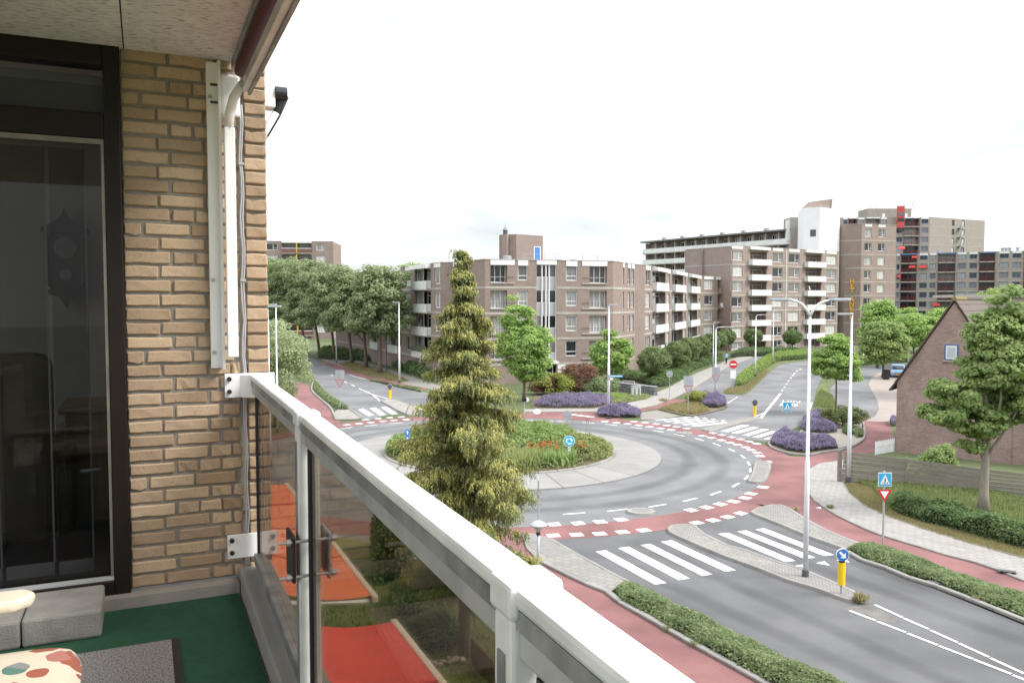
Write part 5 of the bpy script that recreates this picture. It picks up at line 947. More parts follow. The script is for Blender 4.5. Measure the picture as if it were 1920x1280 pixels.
L_plane = leafmat('plane_leaf', (.19, .255, .11), (.43, .50, .28)); L_will = leafmat('willow_leaf', (0.275, 0.341, 0.174), (0.551, 0.620, 0.362)); L_maple = leafmat('maple_leaf', (0.177, 0.307, 0.081), (0.495, 0.646, 0.200)); L_mapled = leafmat('maple_leaf_deep', (0.179, 0.269, 0.090), (0.448, 0.560, 0.213))
L_ball = leafmat('ball_tree_leaf', (0.118, 0.175, 0.065), (0.318, 0.406, 0.163)); L_hedge = leafmat('hedge_leaf', (0.092, 0.160, 0.066), (0.276, 0.369, 0.152)); L_hedge2 = leafmat('bright_hedge_leaf', (0.177, 0.277, 0.064), (0.425, 0.553, 0.164)); L_low = leafmat('low_hedge_leaf', (0.129, 0.194, 0.078), (0.376, 0.446, 0.228))
L_lav = leafmat('lavender_flower', (.215, .185, .27), (.42, .37, .52)); L_lavg = leafmat('lavender_leaf', (0.102, 0.123, 0.087), (0.217, 0.246, 0.174)); L_red = leafmat('red_barberry_leaf', (.17, .095, .06), (.34, .19, .12)); L_grass = leafmat('grass_blade', (0.150, 0.194, 0.069), (0.362, 0.406, 0.175)); L_dry = leafmat('dry_grass_blade', (.27, .24, .11), (.45, .40, .21)); L_per = leafmat('perennial_leaf', (0.157, 0.260, 0.078), (0.470, 0.574, 0.227)); L_pale = leafmat('pale_perennial_leaf', (0.203, 0.261, 0.087), (0.493, 0.522, 0.232)); L_or = leafmat('orange_lily', (0.620, 0.130, 0.030), (0.620, 0.250, 0.080)); L_pink = leafmat('pink_blossom', (0.450, 0.060, 0.220), (0.620, 0.150, 0.400)); L_yb = leafmat('yellow_green_leaf', (0.232, 0.275, 0.058), (0.493, 0.522, 0.131))
# conifer in front of the balcony
cb0 = G(884, 1232); cb0 = cb0 + Vector((-.20, 0)); con = thing('conifer', 'tall golden-green conifer with drooping branches before the balcony', 'conifer', (cb0.x, cb0.y, 0))
prof = [(1.5, .8), (2.1, 1.35), (2.9, 1.66), (4.2, 1.70), (5.0, 1.58), (6.2, 1.26), (7.2, .93), (8.0, .74), (8.8, .50), (9.5, .28), (10.15, .10)]
def prad(z):
    for (a, b), (c, d) in zip(prof[:-1], prof[1:]):
        if a <= z <= c: return b + (d - b) * (z - a) / (c - a)
    return .05
MB().tube([(0.02 * math.sin(i), .02 * math.cos(i * 2), 10.15 * i / 12) for i in range(13)], [.15 * (1 - i / 12.6) + .004 for i in range(13)], 9).build('trunk', bark, con, smooth=True)
P_, N_, A_, S_ = [], [], [], []; P2, N2, A2, S2 = [], [], [], []; zc_ = 1.75; ga_ = 0
brm = MB()
while zc_ < 10.1:
    nb = 6 if zc_ < 8.6 else 5
    for k in range(nb):
        ga_ += 2.399; a = ga_ + random.uniform(-.4, .4); L_ = prad(zc_) * random.choice([.55, .8, .92, 1.0, 1.05, 1.15]); zb = zc_ + random.uniform(-.18, .18); dr = Vector((math.cos(a), math.sin(a), 0)); sd = Vector((-dr.y, dr.x, 0)); drop = random.uniform(.25, .5)
        pt = lambda t: dr * (L_ * t) + Vector((0, 0, zb + L_ * (.26 * t - drop * t * t)))
        brm.tube([pt(i / 4) for i in range(5)], [.022, .018, .013, .009, .004], 5)
        nl_ = 3 + int(L_ * 4.6)
        for c_ in range(nl_):                                   # lumps of hanging sprays along the branch
            tc_ = min(1.02, .16 + .88 * (c_ + random.random() * .8) / nl_); lr = (.09 + .09 * random.random()) * (.55 + .5 * min(1.2, L_)); lump = pt(tc_) + sd * random.uniform(-.28, .28) * L_ * (1.15 - tc_) ; gl_ = random.random() < (.85 if tc_ > .6 else .35)
            for i in range(int(12 + 66 * lr)):
                o = lump + Vector((random.gauss(0, lr * .62), random.gauss(0, lr * .62), random.gauss(0, lr * .22))); hang = random.uniform(.10, .30) * (.6 + lr * 2.4); n_ = int(5 + hang * 24); od = o - lump
                for j in range(n_):
                    f_ = j / n_; q = o + Vector((random.gauss(0, .018), random.gauss(0, .018), -hang * f_)) + od * (.25 * f_); gold = gl_ and f_ < .55
                    ax = dr * .3 + sd * random.uniform(-.6, .6) + Vector((0, 0, -1.1 - random.random() * .6))
                    (P_ if gold else P2).append(q); (A_ if gold else A2).append(ax); (N_ if gold else N2).append(dr * .5 + sd * random.uniform(-.8, .8) + Vector((0, 0, random.uniform(.1, .9)))); (S_ if gold else S2).append(random.uniform(.042, .085))
    zc_ += .245 if zc_ < 8 else .15
ar3 = lambda l: np.array([tuple(v) for v in l])
leaf_obj('golden_sprays', ar3(P_), ar3(N_), np.array(S_), leafmat('golden_needle', (.26, .265, .075), (.53, .51, .17), .6, .25), con, aspect=.42, axis=ar3(A_)); leaf_obj('green_sprays', ar3(P2), ar3(N2), np.array(S2), leafmat('dark_needle', (.12, .145, .05), (.30, .325, .13), .6, .2), con, aspect=.42, axis=ar3(A2)); brm.build('branches', bark, con)
# big maple at right
p = G(1842, 965); broad_tree('maple_tree', 'large bushy maple with pale trunk before the house gable', p, 9.5, [(.6, 0, 6.3, 1.5, 1.7, 1.3), (-1.4, -.2, 5.25, 1.0, 1.1, .6), (-1.75, 0, 4.25, .85, 1.0, .5), (1.5, .2, 5.2, 1.4, 1.5, 1.3), (.3, 0, 7.7, 1.0, 1.2, .9), (.75, 0, 9.0, .55, .7, .7), (-.3, .2, 4.1, 1.4, 1.3, .75), (1.9, 0, 7.6, 1.0, 1.0, 1.0), (-.2, 0, 3.0, .7, .7, .4)], L_mapled, .20, .3, 330, 120, .20, .46, .45, barkg, limbs=16, trunk_top=7.2)
# maples round the roundabout
p = G(982, 752); broad_tree('maple_tree', 'bright green maple beside the conifer behind the lavender', p, 10, [(0, 0, 5.0, 2.6, 2.4, 2.2), (-.6, 0, 7.6, 1.4, 1.4, 1.3), (-.7, 0, 8.8, .7, .8, .7), (.6, 0, 3.0, 2.0, 2.0, 1.3)], L_maple, .14, .3, 190, 100, .26, .66, .5)
p = G(1146, 728); broad_tree('maple_tree', 'small bright maple behind the slim white lamp post', p, 6.4, [(0, 0, 3.6, 2.3, 2.2, 1.6), (.1, 0, 5.2, 1.4, 1.3, .9), (-.3, 0, 2.2, 1.9, 1.8, .8)], L_maple, .12, .3, 130, 100, .26, .62, .5)
p = G(1566, 777); broad_tree('maple_tree', 'young bright maple between the two tall lamp posts', p, 6.6, [(0, 0, 4.2, 1.95, 1.9, 1.3), (.0, 0, 5.6, 1.2, 1.2, .9), (.9, 0, 3.2, 1.1, 1.1, .6), (-1.0, 0, 3.5, 1.0, 1.1, .6)], L_maple, .09, .35, 150, 100, .21, .5, .42, trunk_top=5.5)
# trees behind the gable house
for (px, base_y, top_y, w, lb) in ((1655, 708, 598, 80, 'dark leafy tree left of the parked blue car'), (1645, 690, 560, 60, 'pale young tree before the tall brown flats'), (1712, 690, 588, 90, 'rounded green tree behind the gable house'), (1758, 688, 578, 80, 'green tree partly hidden by the house roof'), (1690, 676, 575, 70, 'farther green tree under the red railed flats'), (1852, 692, 540, 70, 'pale tree top rising above the tiled roof')):
    p = G(px, base_y); d = p.y; k = d / F; z1 = H + (HOR - top_y) * k; wr = w / 2 * k; zb = z1 * .45 if 'dark' not in lb else 2.2
    broad_tree('street_tree', lb, p, z1, [(0, 0, (z1 + zb) / 2, wr, wr, (z1 - zb) / 2), (-wr * .4, 0, zb + .6, wr * .8, wr * .8, 1.2), (wr * .35, 0, z1 - 1.4, wr * .5, wr * .5, 1.3)], L_maple if 'dark' not in lb else L_mapled, .14, .35, 90, 80, .36, .9, .5, group='trees behind the house', limbs=5, trunk_top=z1 * .8)
# plane trees along the left street
for k, (px, by, top, w, cx) in enumerate(((712, 700, 487, 118, 712), (686, 690, 497, 110, 668), (660, 682, 488, 118, 622), (628, 674, 486, 105, 585), (600, 668, 478, 100, 548), (575, 664, 476, 100, 510), (545, 662, 478, 120, 478), (735, 678, 505, 70, 745))):
    p = G(px, by); d = p.y; q = d / F; z1 = H + (HOR - top) * q; wr = w / 2 * q; dx = (cx - px) * q
    lb = ['nearest plane tree with leaning trunk on the left verge', 'second plane tree on the left verge with slim trunk', 'third plane tree on the verge, dark trunk', 'fourth plane tree back along the left street', 'fifth plane tree back, behind the willow', 'tall plane tree behind the willow and twin lamp', 'leftmost plane tree against the brick corner', 'plane tree squeezed between street trees and flats'][k]
    broad_tree('plane_tree', lb, p, z1, [(dx * .8, 0, z1 * .62, wr, wr, z1 * .30), (dx * 1.1 - wr * .3, 0, z1 * .82, wr * .62, wr * .62, z1 * .17), (dx * .6 + wr * .35, 0, z1 * .8, wr * .6, wr * .6, z1 * .17), (dx * .5 + wr * .4, -.5, z1 * .45, wr * .65, wr * .7, z1 * .14), (dx * 1.1 - wr * .5, -.3, z1 * .48, wr * .6, wr * .6, z1 * .14)], L_plane, .26, .35, 150, 95, .42, 1.0, .6, group='plane trees along the left street', lean=(dx * .35, 0), limbs=8, trunk_top=z1 * .7)
p = G(775, 690); broad_tree('street_tree', 'light tree crown showing above the left flats roof', (-22, 178), 17.5, [(0, 0, 14, 5, 4, 3.4)], L_maple, .2, .4, 60, 80, .5, 1.3, .5)
# willow at left
p = Vector((-17.0, 58)); broad_tree('willow_tree', 'grey-green willow shrub beside the brick corner', p, 8.6, [(0, 0, 5.6, 2.3, 2.2, 2.2), (.6, 0, 3.8, 1.9, 1.9, 1.6), (-1.2, 0, 6.6, 1.5, 1.5, 1.7), (-1.6, 0, 3.6, 2.0, 2.0, 2.0), (0, 0, 2.2, 1.9, 1.8, 1.0)], L_will, .14, .2, 230, 110, .17, .62, .75, up=.3)
# clipped ball trees
bt_l = ['nearest clipped ball tree at the corner of the flats', 'second clipped ball tree along the flats', 'third clipped ball tree along the flats', 'fourth clipped ball tree along the flats', 'fifth clipped ball tree along the flats', 'sixth clipped ball tree along the flats', 'last clipped ball tree in the row by the street bend', 'ball tree before the balconies of the tall flats', 'ball tree right of the flats entrance, near the lettering']
for k, (px, cy, rp_, by) in enumerate(((1226, 679, 33, 719), (1268, 666, 29, 702), (1291, 656, 25, 694), (1312, 652, 23, 687), (1330, 646, 21, 681), (1346, 640, 19, 676), (1362, 634, 18, 672), (1412, 633, 18, 664), (1485, 634, 18, 664))):
    p = G(px, by); q = p.y / F; rr_ = rp_ * q * .92; zc = H - (cy - 3 - HOR) * q; r = thing('ball_tree', bt_l[k], 'tree', (p.x, p.y, 0), 0, 'clipped ball trees')
    cc = unit(RNG.normal(size=(95, 3))) * rr_ * (.80 + .10 * RNG.random((95, 1))); cc[:, 2] *= .88; pos, d = clumps(cc, 90, rr_ * .26, .8); d = unit(d) + unit(pos) * .8; pos = pos + np.array([0, 0, zc]); leaf_obj('crown', pos, d + RNG.normal(size=d.shape) * .55 + np.array([0, 0, .4]), .20, L_ball, r); MB().tube([(0, 0, 0), (.03, 0, zc * .5), (0, 0, zc)], [.11, .09, .07], 8).build('trunk', barkg, r, smooth=True)
    for j in range(4): limb(r, (0, 0, zc - rr_ * .7), Vector((math.cos(j * 1.6), math.sin(j * 1.6), .6)) * rr_ * .6 + Vector((0, 0, zc)), .05, .02, barkg)
# hedges and planting
def in_poly(P, pts):
    x, y = P[:, 0], P[:, 1]; c = np.zeros(len(P), bool); n = len(pts)
    for i in range(n):
        x0, y0 = pts[i]; x1, y1 = pts[(i + 1) % n]; k = ((y0 > y) != (y1 > y)) & (x < (x1 - x0) * (y - y0) / (y1 - y0 + 1e-12) + x0); c ^= k
    return c
def edge_dist(P, pts):
    d = np.full(len(P), 1e9); n = len(pts)
    for i in range(n):
        a = np.array(pts[i]); b = np.array(pts[(i + 1) % n]); ab = b - a; t = np.clip(((P - a) @ ab) / (ab @ ab + 1e-12), 0, 1); d = np.minimum(d, np.linalg.norm(P - a - t[:, None] * ab, axis=1))
    return d
def scatter(pts, n):
    a = np.array([tuple(p) for p in pts]); lo, hi = a.min(0), a.max(0); o = np.empty((0, 2))
    while len(o) < n: q = lo + (hi - lo) * RNG.random((n * 2, 2)); o = np.concatenate([o, q[in_poly(q, a)]])
    return o[:n], a
def hedge(name, label, pts, h, n, m, leaf=.09, cat='hedge', soft=.25, group=None, bumpy=.2, z0=0, core=True):
    """clipped or low planting filling polygon pts, leafy skin over a twiggy core"""
    pts = [Vector(p) for p in pts]; c = sum(pts, Vector((0, 0))) / len(pts); loc = [p - c for p in pts]; r = thing(name, label, cat, (c.x, c.y, 0), 0, group); q, a = scatter(loc, n); ed = edge_dist(q, a)
    top = h * (1 - np.exp(-ed / soft) * .55) * (1 + bumpy * np.sin(q[:, 0] * 2.1 + 1) * np.sin(q[:, 1] * 2.6) + bumpy * .6 * np.sin(q[:, 0] * 5.3) * np.sin(q[:, 1] * 6.1))
    side = ed < soft * .7; z = np.where(side & (RNG.random(n) < .75), top * RNG.random(n), top * (1 - .22 * RNG.random(n) ** 2)); pos = np.column_stack([q, z0 + np.maximum(z, .02)])
    nr = RNG.normal(size=(n, 3)) * .6 + np.array([0, 0, .9]); leaf_obj('foliage', pos, nr, leaf * (.55 + .95 * RNG.random(n) ** 2), m, r)
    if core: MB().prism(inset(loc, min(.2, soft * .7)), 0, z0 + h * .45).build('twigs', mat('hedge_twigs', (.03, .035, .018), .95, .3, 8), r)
    return r
def lavender(label, pts, h, n, group='lavender'):
    pts = [Vector(p) for p in pts]; c = sum(pts, Vector((0, 0))) / len(pts); loc = [p - c for p in pts]; r = thing('lavender', label, 'lavender', (c.x, c.y, 0), 0, group); q, a = scatter(loc, n); ed = edge_dist(q, a)
    mound = h * (.45 + .55 * np.minimum(1, ed / .7)) * (.85 + .2 * np.sin(q[:, 0] * 3.1) * np.sin(q[:, 1] * 2.7)); k = int(n * .6)
    g = np.column_stack([q[k:], mound[k:] * (RNG.random(n - k)) * .75 + .03]); leaf_obj('foliage', g, RNG.normal(size=(n - k, 3)) * .7 + np.array([0, 0, .3]), .14, L_lavg, r, aspect=.3)
    s = np.column_stack([q[:k], mound[:k] * (.72 + .42 * RNG.random(k))]); ax = RNG.normal(size=(k, 3)) * .35 + np.array([0, 0, 1.]); leaf_obj('flower_spikes', s, RNG.normal(size=(k, 3)), .16 + .12 * RNG.random(k), L_lav, r, aspect=.28, axis=ax)
    return r
def grass(name, label, pts, n, h, m, wide=.10, top=True, parent=None, z0=0.):
    pts = [Vector(p) for p in pts]; q, a = scatter(pts, n); hh = h * (.5 + RNG.random(n)); pos = np.column_stack([q, z0 + hh * .45]); ax = RNG.normal(size=(n, 3)) * .3 + np.array([0, 0, 1.]); o = leaf_obj(name, pos, RNG.normal(size=(n, 3)) * np.array([1, 1, .2]), hh, m, parent, aspect=wide / h, axis=ax)
    if top: o['kind'] = 'stuff'; o['label'] = label
    return o
near = spline(gp([(720, 705), (770, 670), (820, 665), (900, 700), (1050, 790), (1220, 870)], Z5) + gp([(60, 1055), (240, 1150), (560, 1290), (760, 1390)], Z6), 3); near_b = spline(gp([(765, 780), (930, 868), (1100, 968), (1300, 1078), (1500, 1190), (1640, 1268)], Z5), 3); near_b += [ext(near_b[-2], near_b[-1], 3.0)]
hedge('low_hedge', 'low green planting strip nearest the balcony railing', near + near_b[::-1], .32, 26000, L_low, .10, soft=.2)
fa = spline(gp([(630, 450), (700, 430), (790, 418), (860, 440), (920, 448), (1060, 508), (1240, 578), (1460, 658), (1760, 742)], Z6), 2); fb_ = spline(gp([(660, 455), (750, 512), (860, 540), (1000, 602), (1170, 640), (1260, 690), (1400, 742), (1560, 806), (1760, 886)], Z6), 2)
hedge('low_hedge', 'low planting strip between the street and the red path', fa + fb_[::-1], .30, 20000, L_low, .10, soft=.2)
# green corner at right: dry verge, lawn, clipped hedge
corner = gp([(640, 80), (740, 160), (860, 220), (1080, 300), (1400, 400), (1752, 500), (1900, 540), (1900, 180), (1400, 40), (1100, -20), (850, -60), (620, -30)], Z6)
sheet('lawn', corner, .02, grassm, 'dry and green grass corner before the fence')
grass('dry_grass', 'dry straw-coloured grass along the curved pavement', gp([(625, 30), (650, 85), (740, 165), (860, 225), (1080, 305), (1400, 405), (1752, 505), (1752, 440), (1400, 330), (1120, 280), (950, 220), (860, 140), (800, 60), (700, 20)], Z6), 16000, .10, L_dry, .02)
grass('lawn_grass', 'tall green grass between hedge and wooden fence', gp([(640, 0), (800, 60), (860, 130), (900, 190), (1100, 250), (1400, 330), (1752, 400), (1752, 130), (1400, 40), (1100, -20), (850, -60)], Z6), 30000, .22, L_grass, .03)
hedge('clipped_hedge', 'dark clipped hedge between dry verge and long grass', gp([(900, 185), (960, 215), (1100, 262), (1250, 300), (1400, 345), (1600, 400), (1800, 450), (1900, 475), (1900, 390), (1600, 310), (1400, 262), (1250, 225), (1100, 190), (960, 140), (915, 150)], Z6), .75, 26000, L_hedge, .11, soft=.22)
p = Z4(465, 905); q = G(*p); broad_tree('garden_shrub', 'loose leafy shrub leaning on the wooden fence', q, 1.9, [(0, 0, .9, .95, .7, .7), (.2, 0, 1.4, .6, .5, .45)], L_mapled, .03, .1, 60, 70, .13, .28, .8, cat='shrub', limbs=5)
# planting beds along the far side
lavender('lavender mound in front of the red path crossing, right of centre', gp([(945, 745), (965, 690), (1040, 675), (1110, 690), (1150, 720), (1260, 730), (1400, 740), (1418, 775), (1300, 790), (1180, 808), (1060, 790)], Z3), .75, 15000)
lavender('lavender bed in front of the young bright maple', gp([(1155, 640), (1175, 575), (1240, 545), (1340, 540), (1330, 590), (1400, 620), (1420, 660), (1330, 668), (1220, 660)], Z3), .8, 11000)
lavender('strip of lavender behind the slim lamp post at the pavement edge', gp([(190, 560), (240, 520), (500, 500), (700, 505), (860, 500), (860, 545), (700, 572), (400, 575), (230, 570)], Z2), .8, 13000)
lavender('long lavender mound beside the red cycle ring', gp([(728, 630), (760, 605), (900, 600), (1060, 615), (1110, 640), (1080, 655), (900, 658), (760, 650)], Z2), .8, 11000)
lavender('round lavender clump by the triangular bed', gp([(1620, 545), (1650, 520), (1740, 505), (1829, 520), (1835, 560), (1760, 580), (1660, 570)], Z2), 1.0, 8000)
lavender('back row of lavender in the triangular bed', gp([(1545, 505), (1600, 480), (1720, 478), (1740, 500), (1640, 515), (1570, 520)], Z2), .7, 3500)
lavender('lavender peeping out behind the house wall', gp([(1800, 590), (1812, 570), (1840, 575), (1845, 610), (1815, 615)], Z3), .8, 1500)
lavender('far lavender beside the dark round shrub', gp([(1480, 545), (1520, 535), (1590, 545), (1595, 570), (1540, 570)], Z3), .7, 2500)
sheet('planting_soil', gp([(130, 490), (180, 470), (360, 428), (420, 405), (560, 420), (620, 465), (605, 490), (520, 512), (380, 540), (300, 530)], Z3), .06, soil, 'soil of the triangular bed'); grass('bed_plants', 'dry mixed plants in the triangular bed', gp([(150, 490), (200, 472), (360, 440), (450, 440), (470, 480), (500, 508), (380, 532), (300, 522)], Z3), 4500, .28, L_dry, .05)
p = G(*Z3(415, 447)); broad_tree('garden_shrub', 'yellow-green shrub in the triangular bed', p, 1.3, [(0, 0, .6, 1.0, .8, .55)], L_yb, .03, .1, 40, 70, .14, .3, .7, cat='shrub', limbs=4)
sheet('planting_soil', gp([(1150, 655), (1170, 570), (1260, 530), (1400, 525), (1590, 555), (1612, 690), (1575, 735), (1430, 775), (1410, 745), (1230, 720)], Z3), .05, mat('gravel_bed', (.33, .30, .25), .95, .3, 12, .6, 60), 'gravelly soil of the bed by the service street'); sheet('planting_soil', gp([(930, 750), (955, 685), (1105, 675), (1200, 700), (1410, 735), (1425, 790), (1200, 825), (1040, 805)], Z3), .05, soil, 'soil under the front lavender mound')
kerb_line('kerb', 'rounded kerb round the front lavender mound', spline(gp([(1100, 668), (1160, 645)], Z3)[:0] + gp([(945, 700), (925, 748), (960, 775), (1040, 805), (1120, 822), (1200, 828), (1320, 802), (1470, 782), (1570, 738), (1617, 690), (1605, 575)], Z3), 3), .14, .12, 1.2)
p = G(*Z3(1455, 615)); broad_tree('garden_shrub', 'dark rounded shrub under the young bright maple', p, 1.6, [(0, 0, .75, 1.9, 1.3, .75)], leafmat('olive_leaf', (.10, .13, .04), (.24, .27, .09)), .04, .1, 110, 80, .12, .34, .6, cat='shrub', limbs=6)
hedge('round_shrub', 'small dark cushion shrub at the gravel bed edge', gp([(1455, 660), (1480, 635), (1530, 640), (1540, 670), (1500, 685)], Z3), .6, 2500, L_hedge, .1, 'shrub', .4); hedge('round_shrub', 'small green cushion shrub next to the kerb corner', gp([(1535, 670), (1560, 645), (1605, 655), (1610, 690), (1560, 700)], Z3), .5, 2500, L_low, .1, 'shrub', .4)
hedge('clipped_hedge', 'bright long hedge dividing the one-way street and bus road', spline(gp([(690, 300), (720, 265), (790, 215), (860, 160), (930, 128), (1010, 112), (1240, 100), (1240, 125), (1020, 142), (960, 160), (890, 210), (820, 262), (745, 322), (700, 325)], Z3), 2, True), 1.0, 22000, L_hedge2, .17, soft=.3)
hedge('clipped_hedge', 'hedge piece right of the young maple along the bend', gp([(1600, 681), (1640, 678), (1700, 675.5), (1760, 674), (1760, 678), (1700, 680), (1640, 683), (1604, 687)]), 1.0, 7000, L_hedge2, .2, soft=.35); hedge('clipped_hedge', 'farther hedge along the flats by the bend', gp([(1590, 671), (1760, 667), (1760, 670), (1590, 674)]), 1.0, 6000, L_hedge, .2, soft=.35)
sheet('grass_verge', gp([(590, 370), (640, 330), (690, 325), (745, 325), (820, 265), (890, 215), (960, 165), (1020, 145), (1240, 128), (1240, 135), (1010, 160), (940, 215), (850, 300), (775, 365), (740, 385), (620, 380)], Z3), .04, grassm, 'grass verge along the bright long hedge'); grass('verge_grass', 'dry grass at the foot of the bright long hedge', gp([(600, 368), (650, 335), (745, 328), (820, 270), (890, 222), (930, 215), (850, 295), (775, 360), (740, 380), (630, 377)], Z3), 6000, .16, L_dry, .04)
sheet('grass_verge', gp([(1248, 470), (1262, 420), (1280, 330), (1320, 300), (1420, 440), (1400, 520), (1330, 500)], Z3), .04, grassm, 'grass verge under the young bright maple'); grass('verge_grass', 'green grass under the young bright maple', gp([(1255, 465), (1270, 400), (1300, 350), (1390, 400), (1410, 470), (1330, 485)], Z3), 5000, .2, L_grass, .04)
hb = gp([(700, 390), (760, 350), (900, 330), (1050, 340), (1220, 395), (1340, 385), (1500, 300), (1560, 250), (1720, 195), (1810, 160), (1810, 130), (1650, 150), (1450, 230), (1250, 290), (1000, 300), (850, 310)], Z2); hedge('clipped_hedge', 'dark hedge mass under the clipped ball trees', hb, .8, 26000, L_hedge, .2, soft=.4)
hedge('clipped_hedge', 'hedge at the foot of the tall flats', gp([(1368, 671), (1400, 669), (1440, 668), (1500, 666.5), (1500, 663), (1440, 664), (1385, 665)]), 1.2, 7000, L_hedge, .22, soft=.4)
p = G(*Z2(565, 452)); broad_tree('garden_shrub', 'red-brown barberry shrub below the flats', p, 3.3, [(0, 0, 1.48, 2.20, 1.76, 1.48), (0.99, .1, 1.98, 1.32, 1.32, 1.19)], L_red, .05, .1, 70, 80, 0.20, .5, .7, cat='shrub', limbs=6, trunk_top=1.65); p = G(*Z2(375, 460)); broad_tree('garden_shrub', 'pale green shrub left of the red barberry', p, 2.3, [(0, 0, 1.03, 2.10, 1.68, 1.03), (0.95, .1, 1.38, 1.26, 1.26, 0.83)], L_yb, .05, .1, 70, 80, 0.18, .5, .7, cat='shrub', limbs=6, trunk_top=1.15); p = G(*Z2(735, 462)); broad_tree('garden_shrub', 'mid-green shrub right of the red barberry', p, 1.9, [(0, 0, 0.85, 1.90, 1.52, 0.85), (0.85, .1, 1.14, 1.14, 1.14, 0.68)], L_low, .05, .1, 70, 80, 0.18, .5, .7, cat='shrub', limbs=6, trunk_top=0.95); p = G(*Z2(265, 455)); broad_tree('garden_shrub', 'dark red shrub at the foot of the bright maple', p, 1.8, [(0, 0, 0.81, 1.40, 1.12, 0.81), (0.63, .1, 1.08, 0.84, 0.84, 0.65)], L_red, .05, .1, 70, 80, 0.18, .5, .7, cat='shrub', limbs=6, trunk_top=0.90); hedge('ground_cover', 'green ground cover above the lavender strip', gp([(280, 520), (340, 480), (600, 475), (820, 475), (1000, 480), (1030, 500), (860, 525), (600, 505)], Z2), .5, 9000, L_hedge2, .16, 'plants', .4)
hedge('ground_cover', 'low plants before the stone basket wall', gp([(850, 540), (880, 500), (1040, 470), (1200, 475), (1150, 500), (950, 535)], Z2), .35, 4500, L_pale, .14, 'plants', .4)
sheet('lawn', gp([(680, 500), (760, 380), (1000, 330), (1220, 400), (1220, 450), (1080, 512), (870, 552), (700, 580), (200, 582), (160, 560), (200, 440)], Z2), .03, soil, 'planted ground below the flats')
# left street planting
hedge('low_hedge', 'low planting in the left street planter', spline(gp([(330, 1010), (350, 1000), (400, 1062), (470, 1115), (545, 1160), (545, 1176), (480, 1172), (440, 1140), (380, 1095), (335, 1045)], ZL), 2, True), .4, 7000, L_low, .14, soft=.25)
kerb_line('kerb', 'kerb round the left street planter', spline(gp([(470, 1240), (455, 1200), (425, 1150), (330, 1070), (318, 1030), (345, 988), (400, 1058), (550, 1168), (630, 1222), (615, 1238), (470, 1240)], ZL), 2), .16, .12, 1.5); sheet('pavement', gp([(470, 1238), (460, 1195), (480, 1175), (550, 1172), (628, 1222), (615, 1236)], ZL), .06, concrete, 'paved tip of the left street planter')
hedge('low_hedge', 'thin planting strip right of the left street', gp([(690, 985), (800, 1015), (1010, 1050), (1010, 1062), (880, 1035), (780, 1010), (690, 992)], ZL), .35, 4000, L_low, .16, soft=.3); sheet('grass_verge', gp([(490, 885), (560, 868), (800, 935), (930, 990), (880, 1000), (700, 965), (560, 920)], ZL), .03, grassm, 'dry grass verge under the plane trees'); grass('verge_grass', 'dry grass under the plane trees', gp([(490, 885), (560, 870), (800, 938), (930, 990), (880, 998), (700, 963), (560, 918)], ZL), 7000, .2, L_dry, .06)
for pts, lb in ((gp([(690, 855), (760, 870), (890, 930), (890, 905), (760, 850), (700, 830)], ZL), 'dark hedge along the footway, left of the slim lamp'), (gp([(900, 935), (1050, 985), (1060, 950), (960, 915), (905, 905)], ZL), 'green hedge right of the slim lamp by the flats'), (gp([(350, 835), (480, 820), (560, 850), (550, 862), (440, 858), (355, 850)], ZL), 'low dark hedge deep in the left street')): hedge('clipped_hedge', lb, pts, 1.3, 6000, L_hedge, .24, soft=.4)
hedge('clipped_hedge', 'hedge strip under the plane crowns along the flats', gp([(600, 668), (640, 672), (690, 678), (690, 674), (640, 667), (600, 663)]), 1.5, 6000, L_hedge, .3, soft=.5)
# planted middle of the roundabout
def disc(c, r, a0=0, a1=2 * PI, n=20): return [Vector((c[0] + r * math.cos(a0 + (a1 - a0) * i / n), c[1] + r * math.sin(a0 + (a1 - a0) * i / n))) for i in range(n)]
hedge('roundabout_plants', 'mixed low plants covering the whole roundabout middle', disc(PC, 6.7, n=48), .45, 22000, leafmat('mixed_leaf', (.15, .19, .07), (.40, .42, .20)), .15, 'plants', .5, z0=.1, bumpy=.3, core=False)
hedge('roundabout_plants', 'pale flowering ground cover at the right of the roundabout middle', disc(PC + Vector((3.9, -1.2)), 2.8), .95, 11000, L_pale, .15, 'plants', .5, z0=.1, core=False); hedge('roundabout_plants', 'dense green perennials in the roundabout middle', disc(PC + Vector((.8, .8)), 4.4), 1.25, 18000, L_per, .16, 'plants', .8, z0=.1); hedge('roundabout_plants', 'green perennials left of the conifer in the roundabout', disc(PC + Vector((-3.8, -.6)), 3.0), 1.05, 11000, L_per, .16, 'plants', .6, z0=.1)
hedge('roundabout_plants', 'back edge of mixed plants in the roundabout', disc(PC + Vector((1.4, 3.4)), 2.6), .9, 7000, L_low, .16, 'plants', .6, z0=.1); grass('lily_leaves', 'grassy lily tufts at the front of the roundabout', disc(PC + Vector((.8, -5.0)), 1.5) + [], 3500, .75, L_pale, .06, z0=.1); grass('lily_leaves', 'grassy tufts beside the roundabout sign', disc(PC + Vector((3.0, -4.2)), 1.3), 2500, .7, L_per, .06, z0=.1)
def flowers(label, c, rx, ry, z, n, m, size=.13, per=6):
    r = thing('lily_clump', label, 'flowers', (c.x, c.y, .1)); q = np.column_stack([(RNG.random(n) - .5) * 2 * rx, (RNG.random(n) - .5) * 2 * ry, z * (.75 + .4 * RNG.random(n))])
    st = MB()
    for p in q: st.tube([(p[0] * .9, p[1] * .9, 0), (p[0], p[1], p[2])], .008, 4)
    st.build('stems', L_per, r); pos = np.repeat(q, per, 0) + RNG.normal(size=(n * per, 3)) * .05; leaf_obj('blossoms', pos, RNG.normal(size=(n * per, 3)) + np.array([0, -.5, .5]), size, m, r); return r
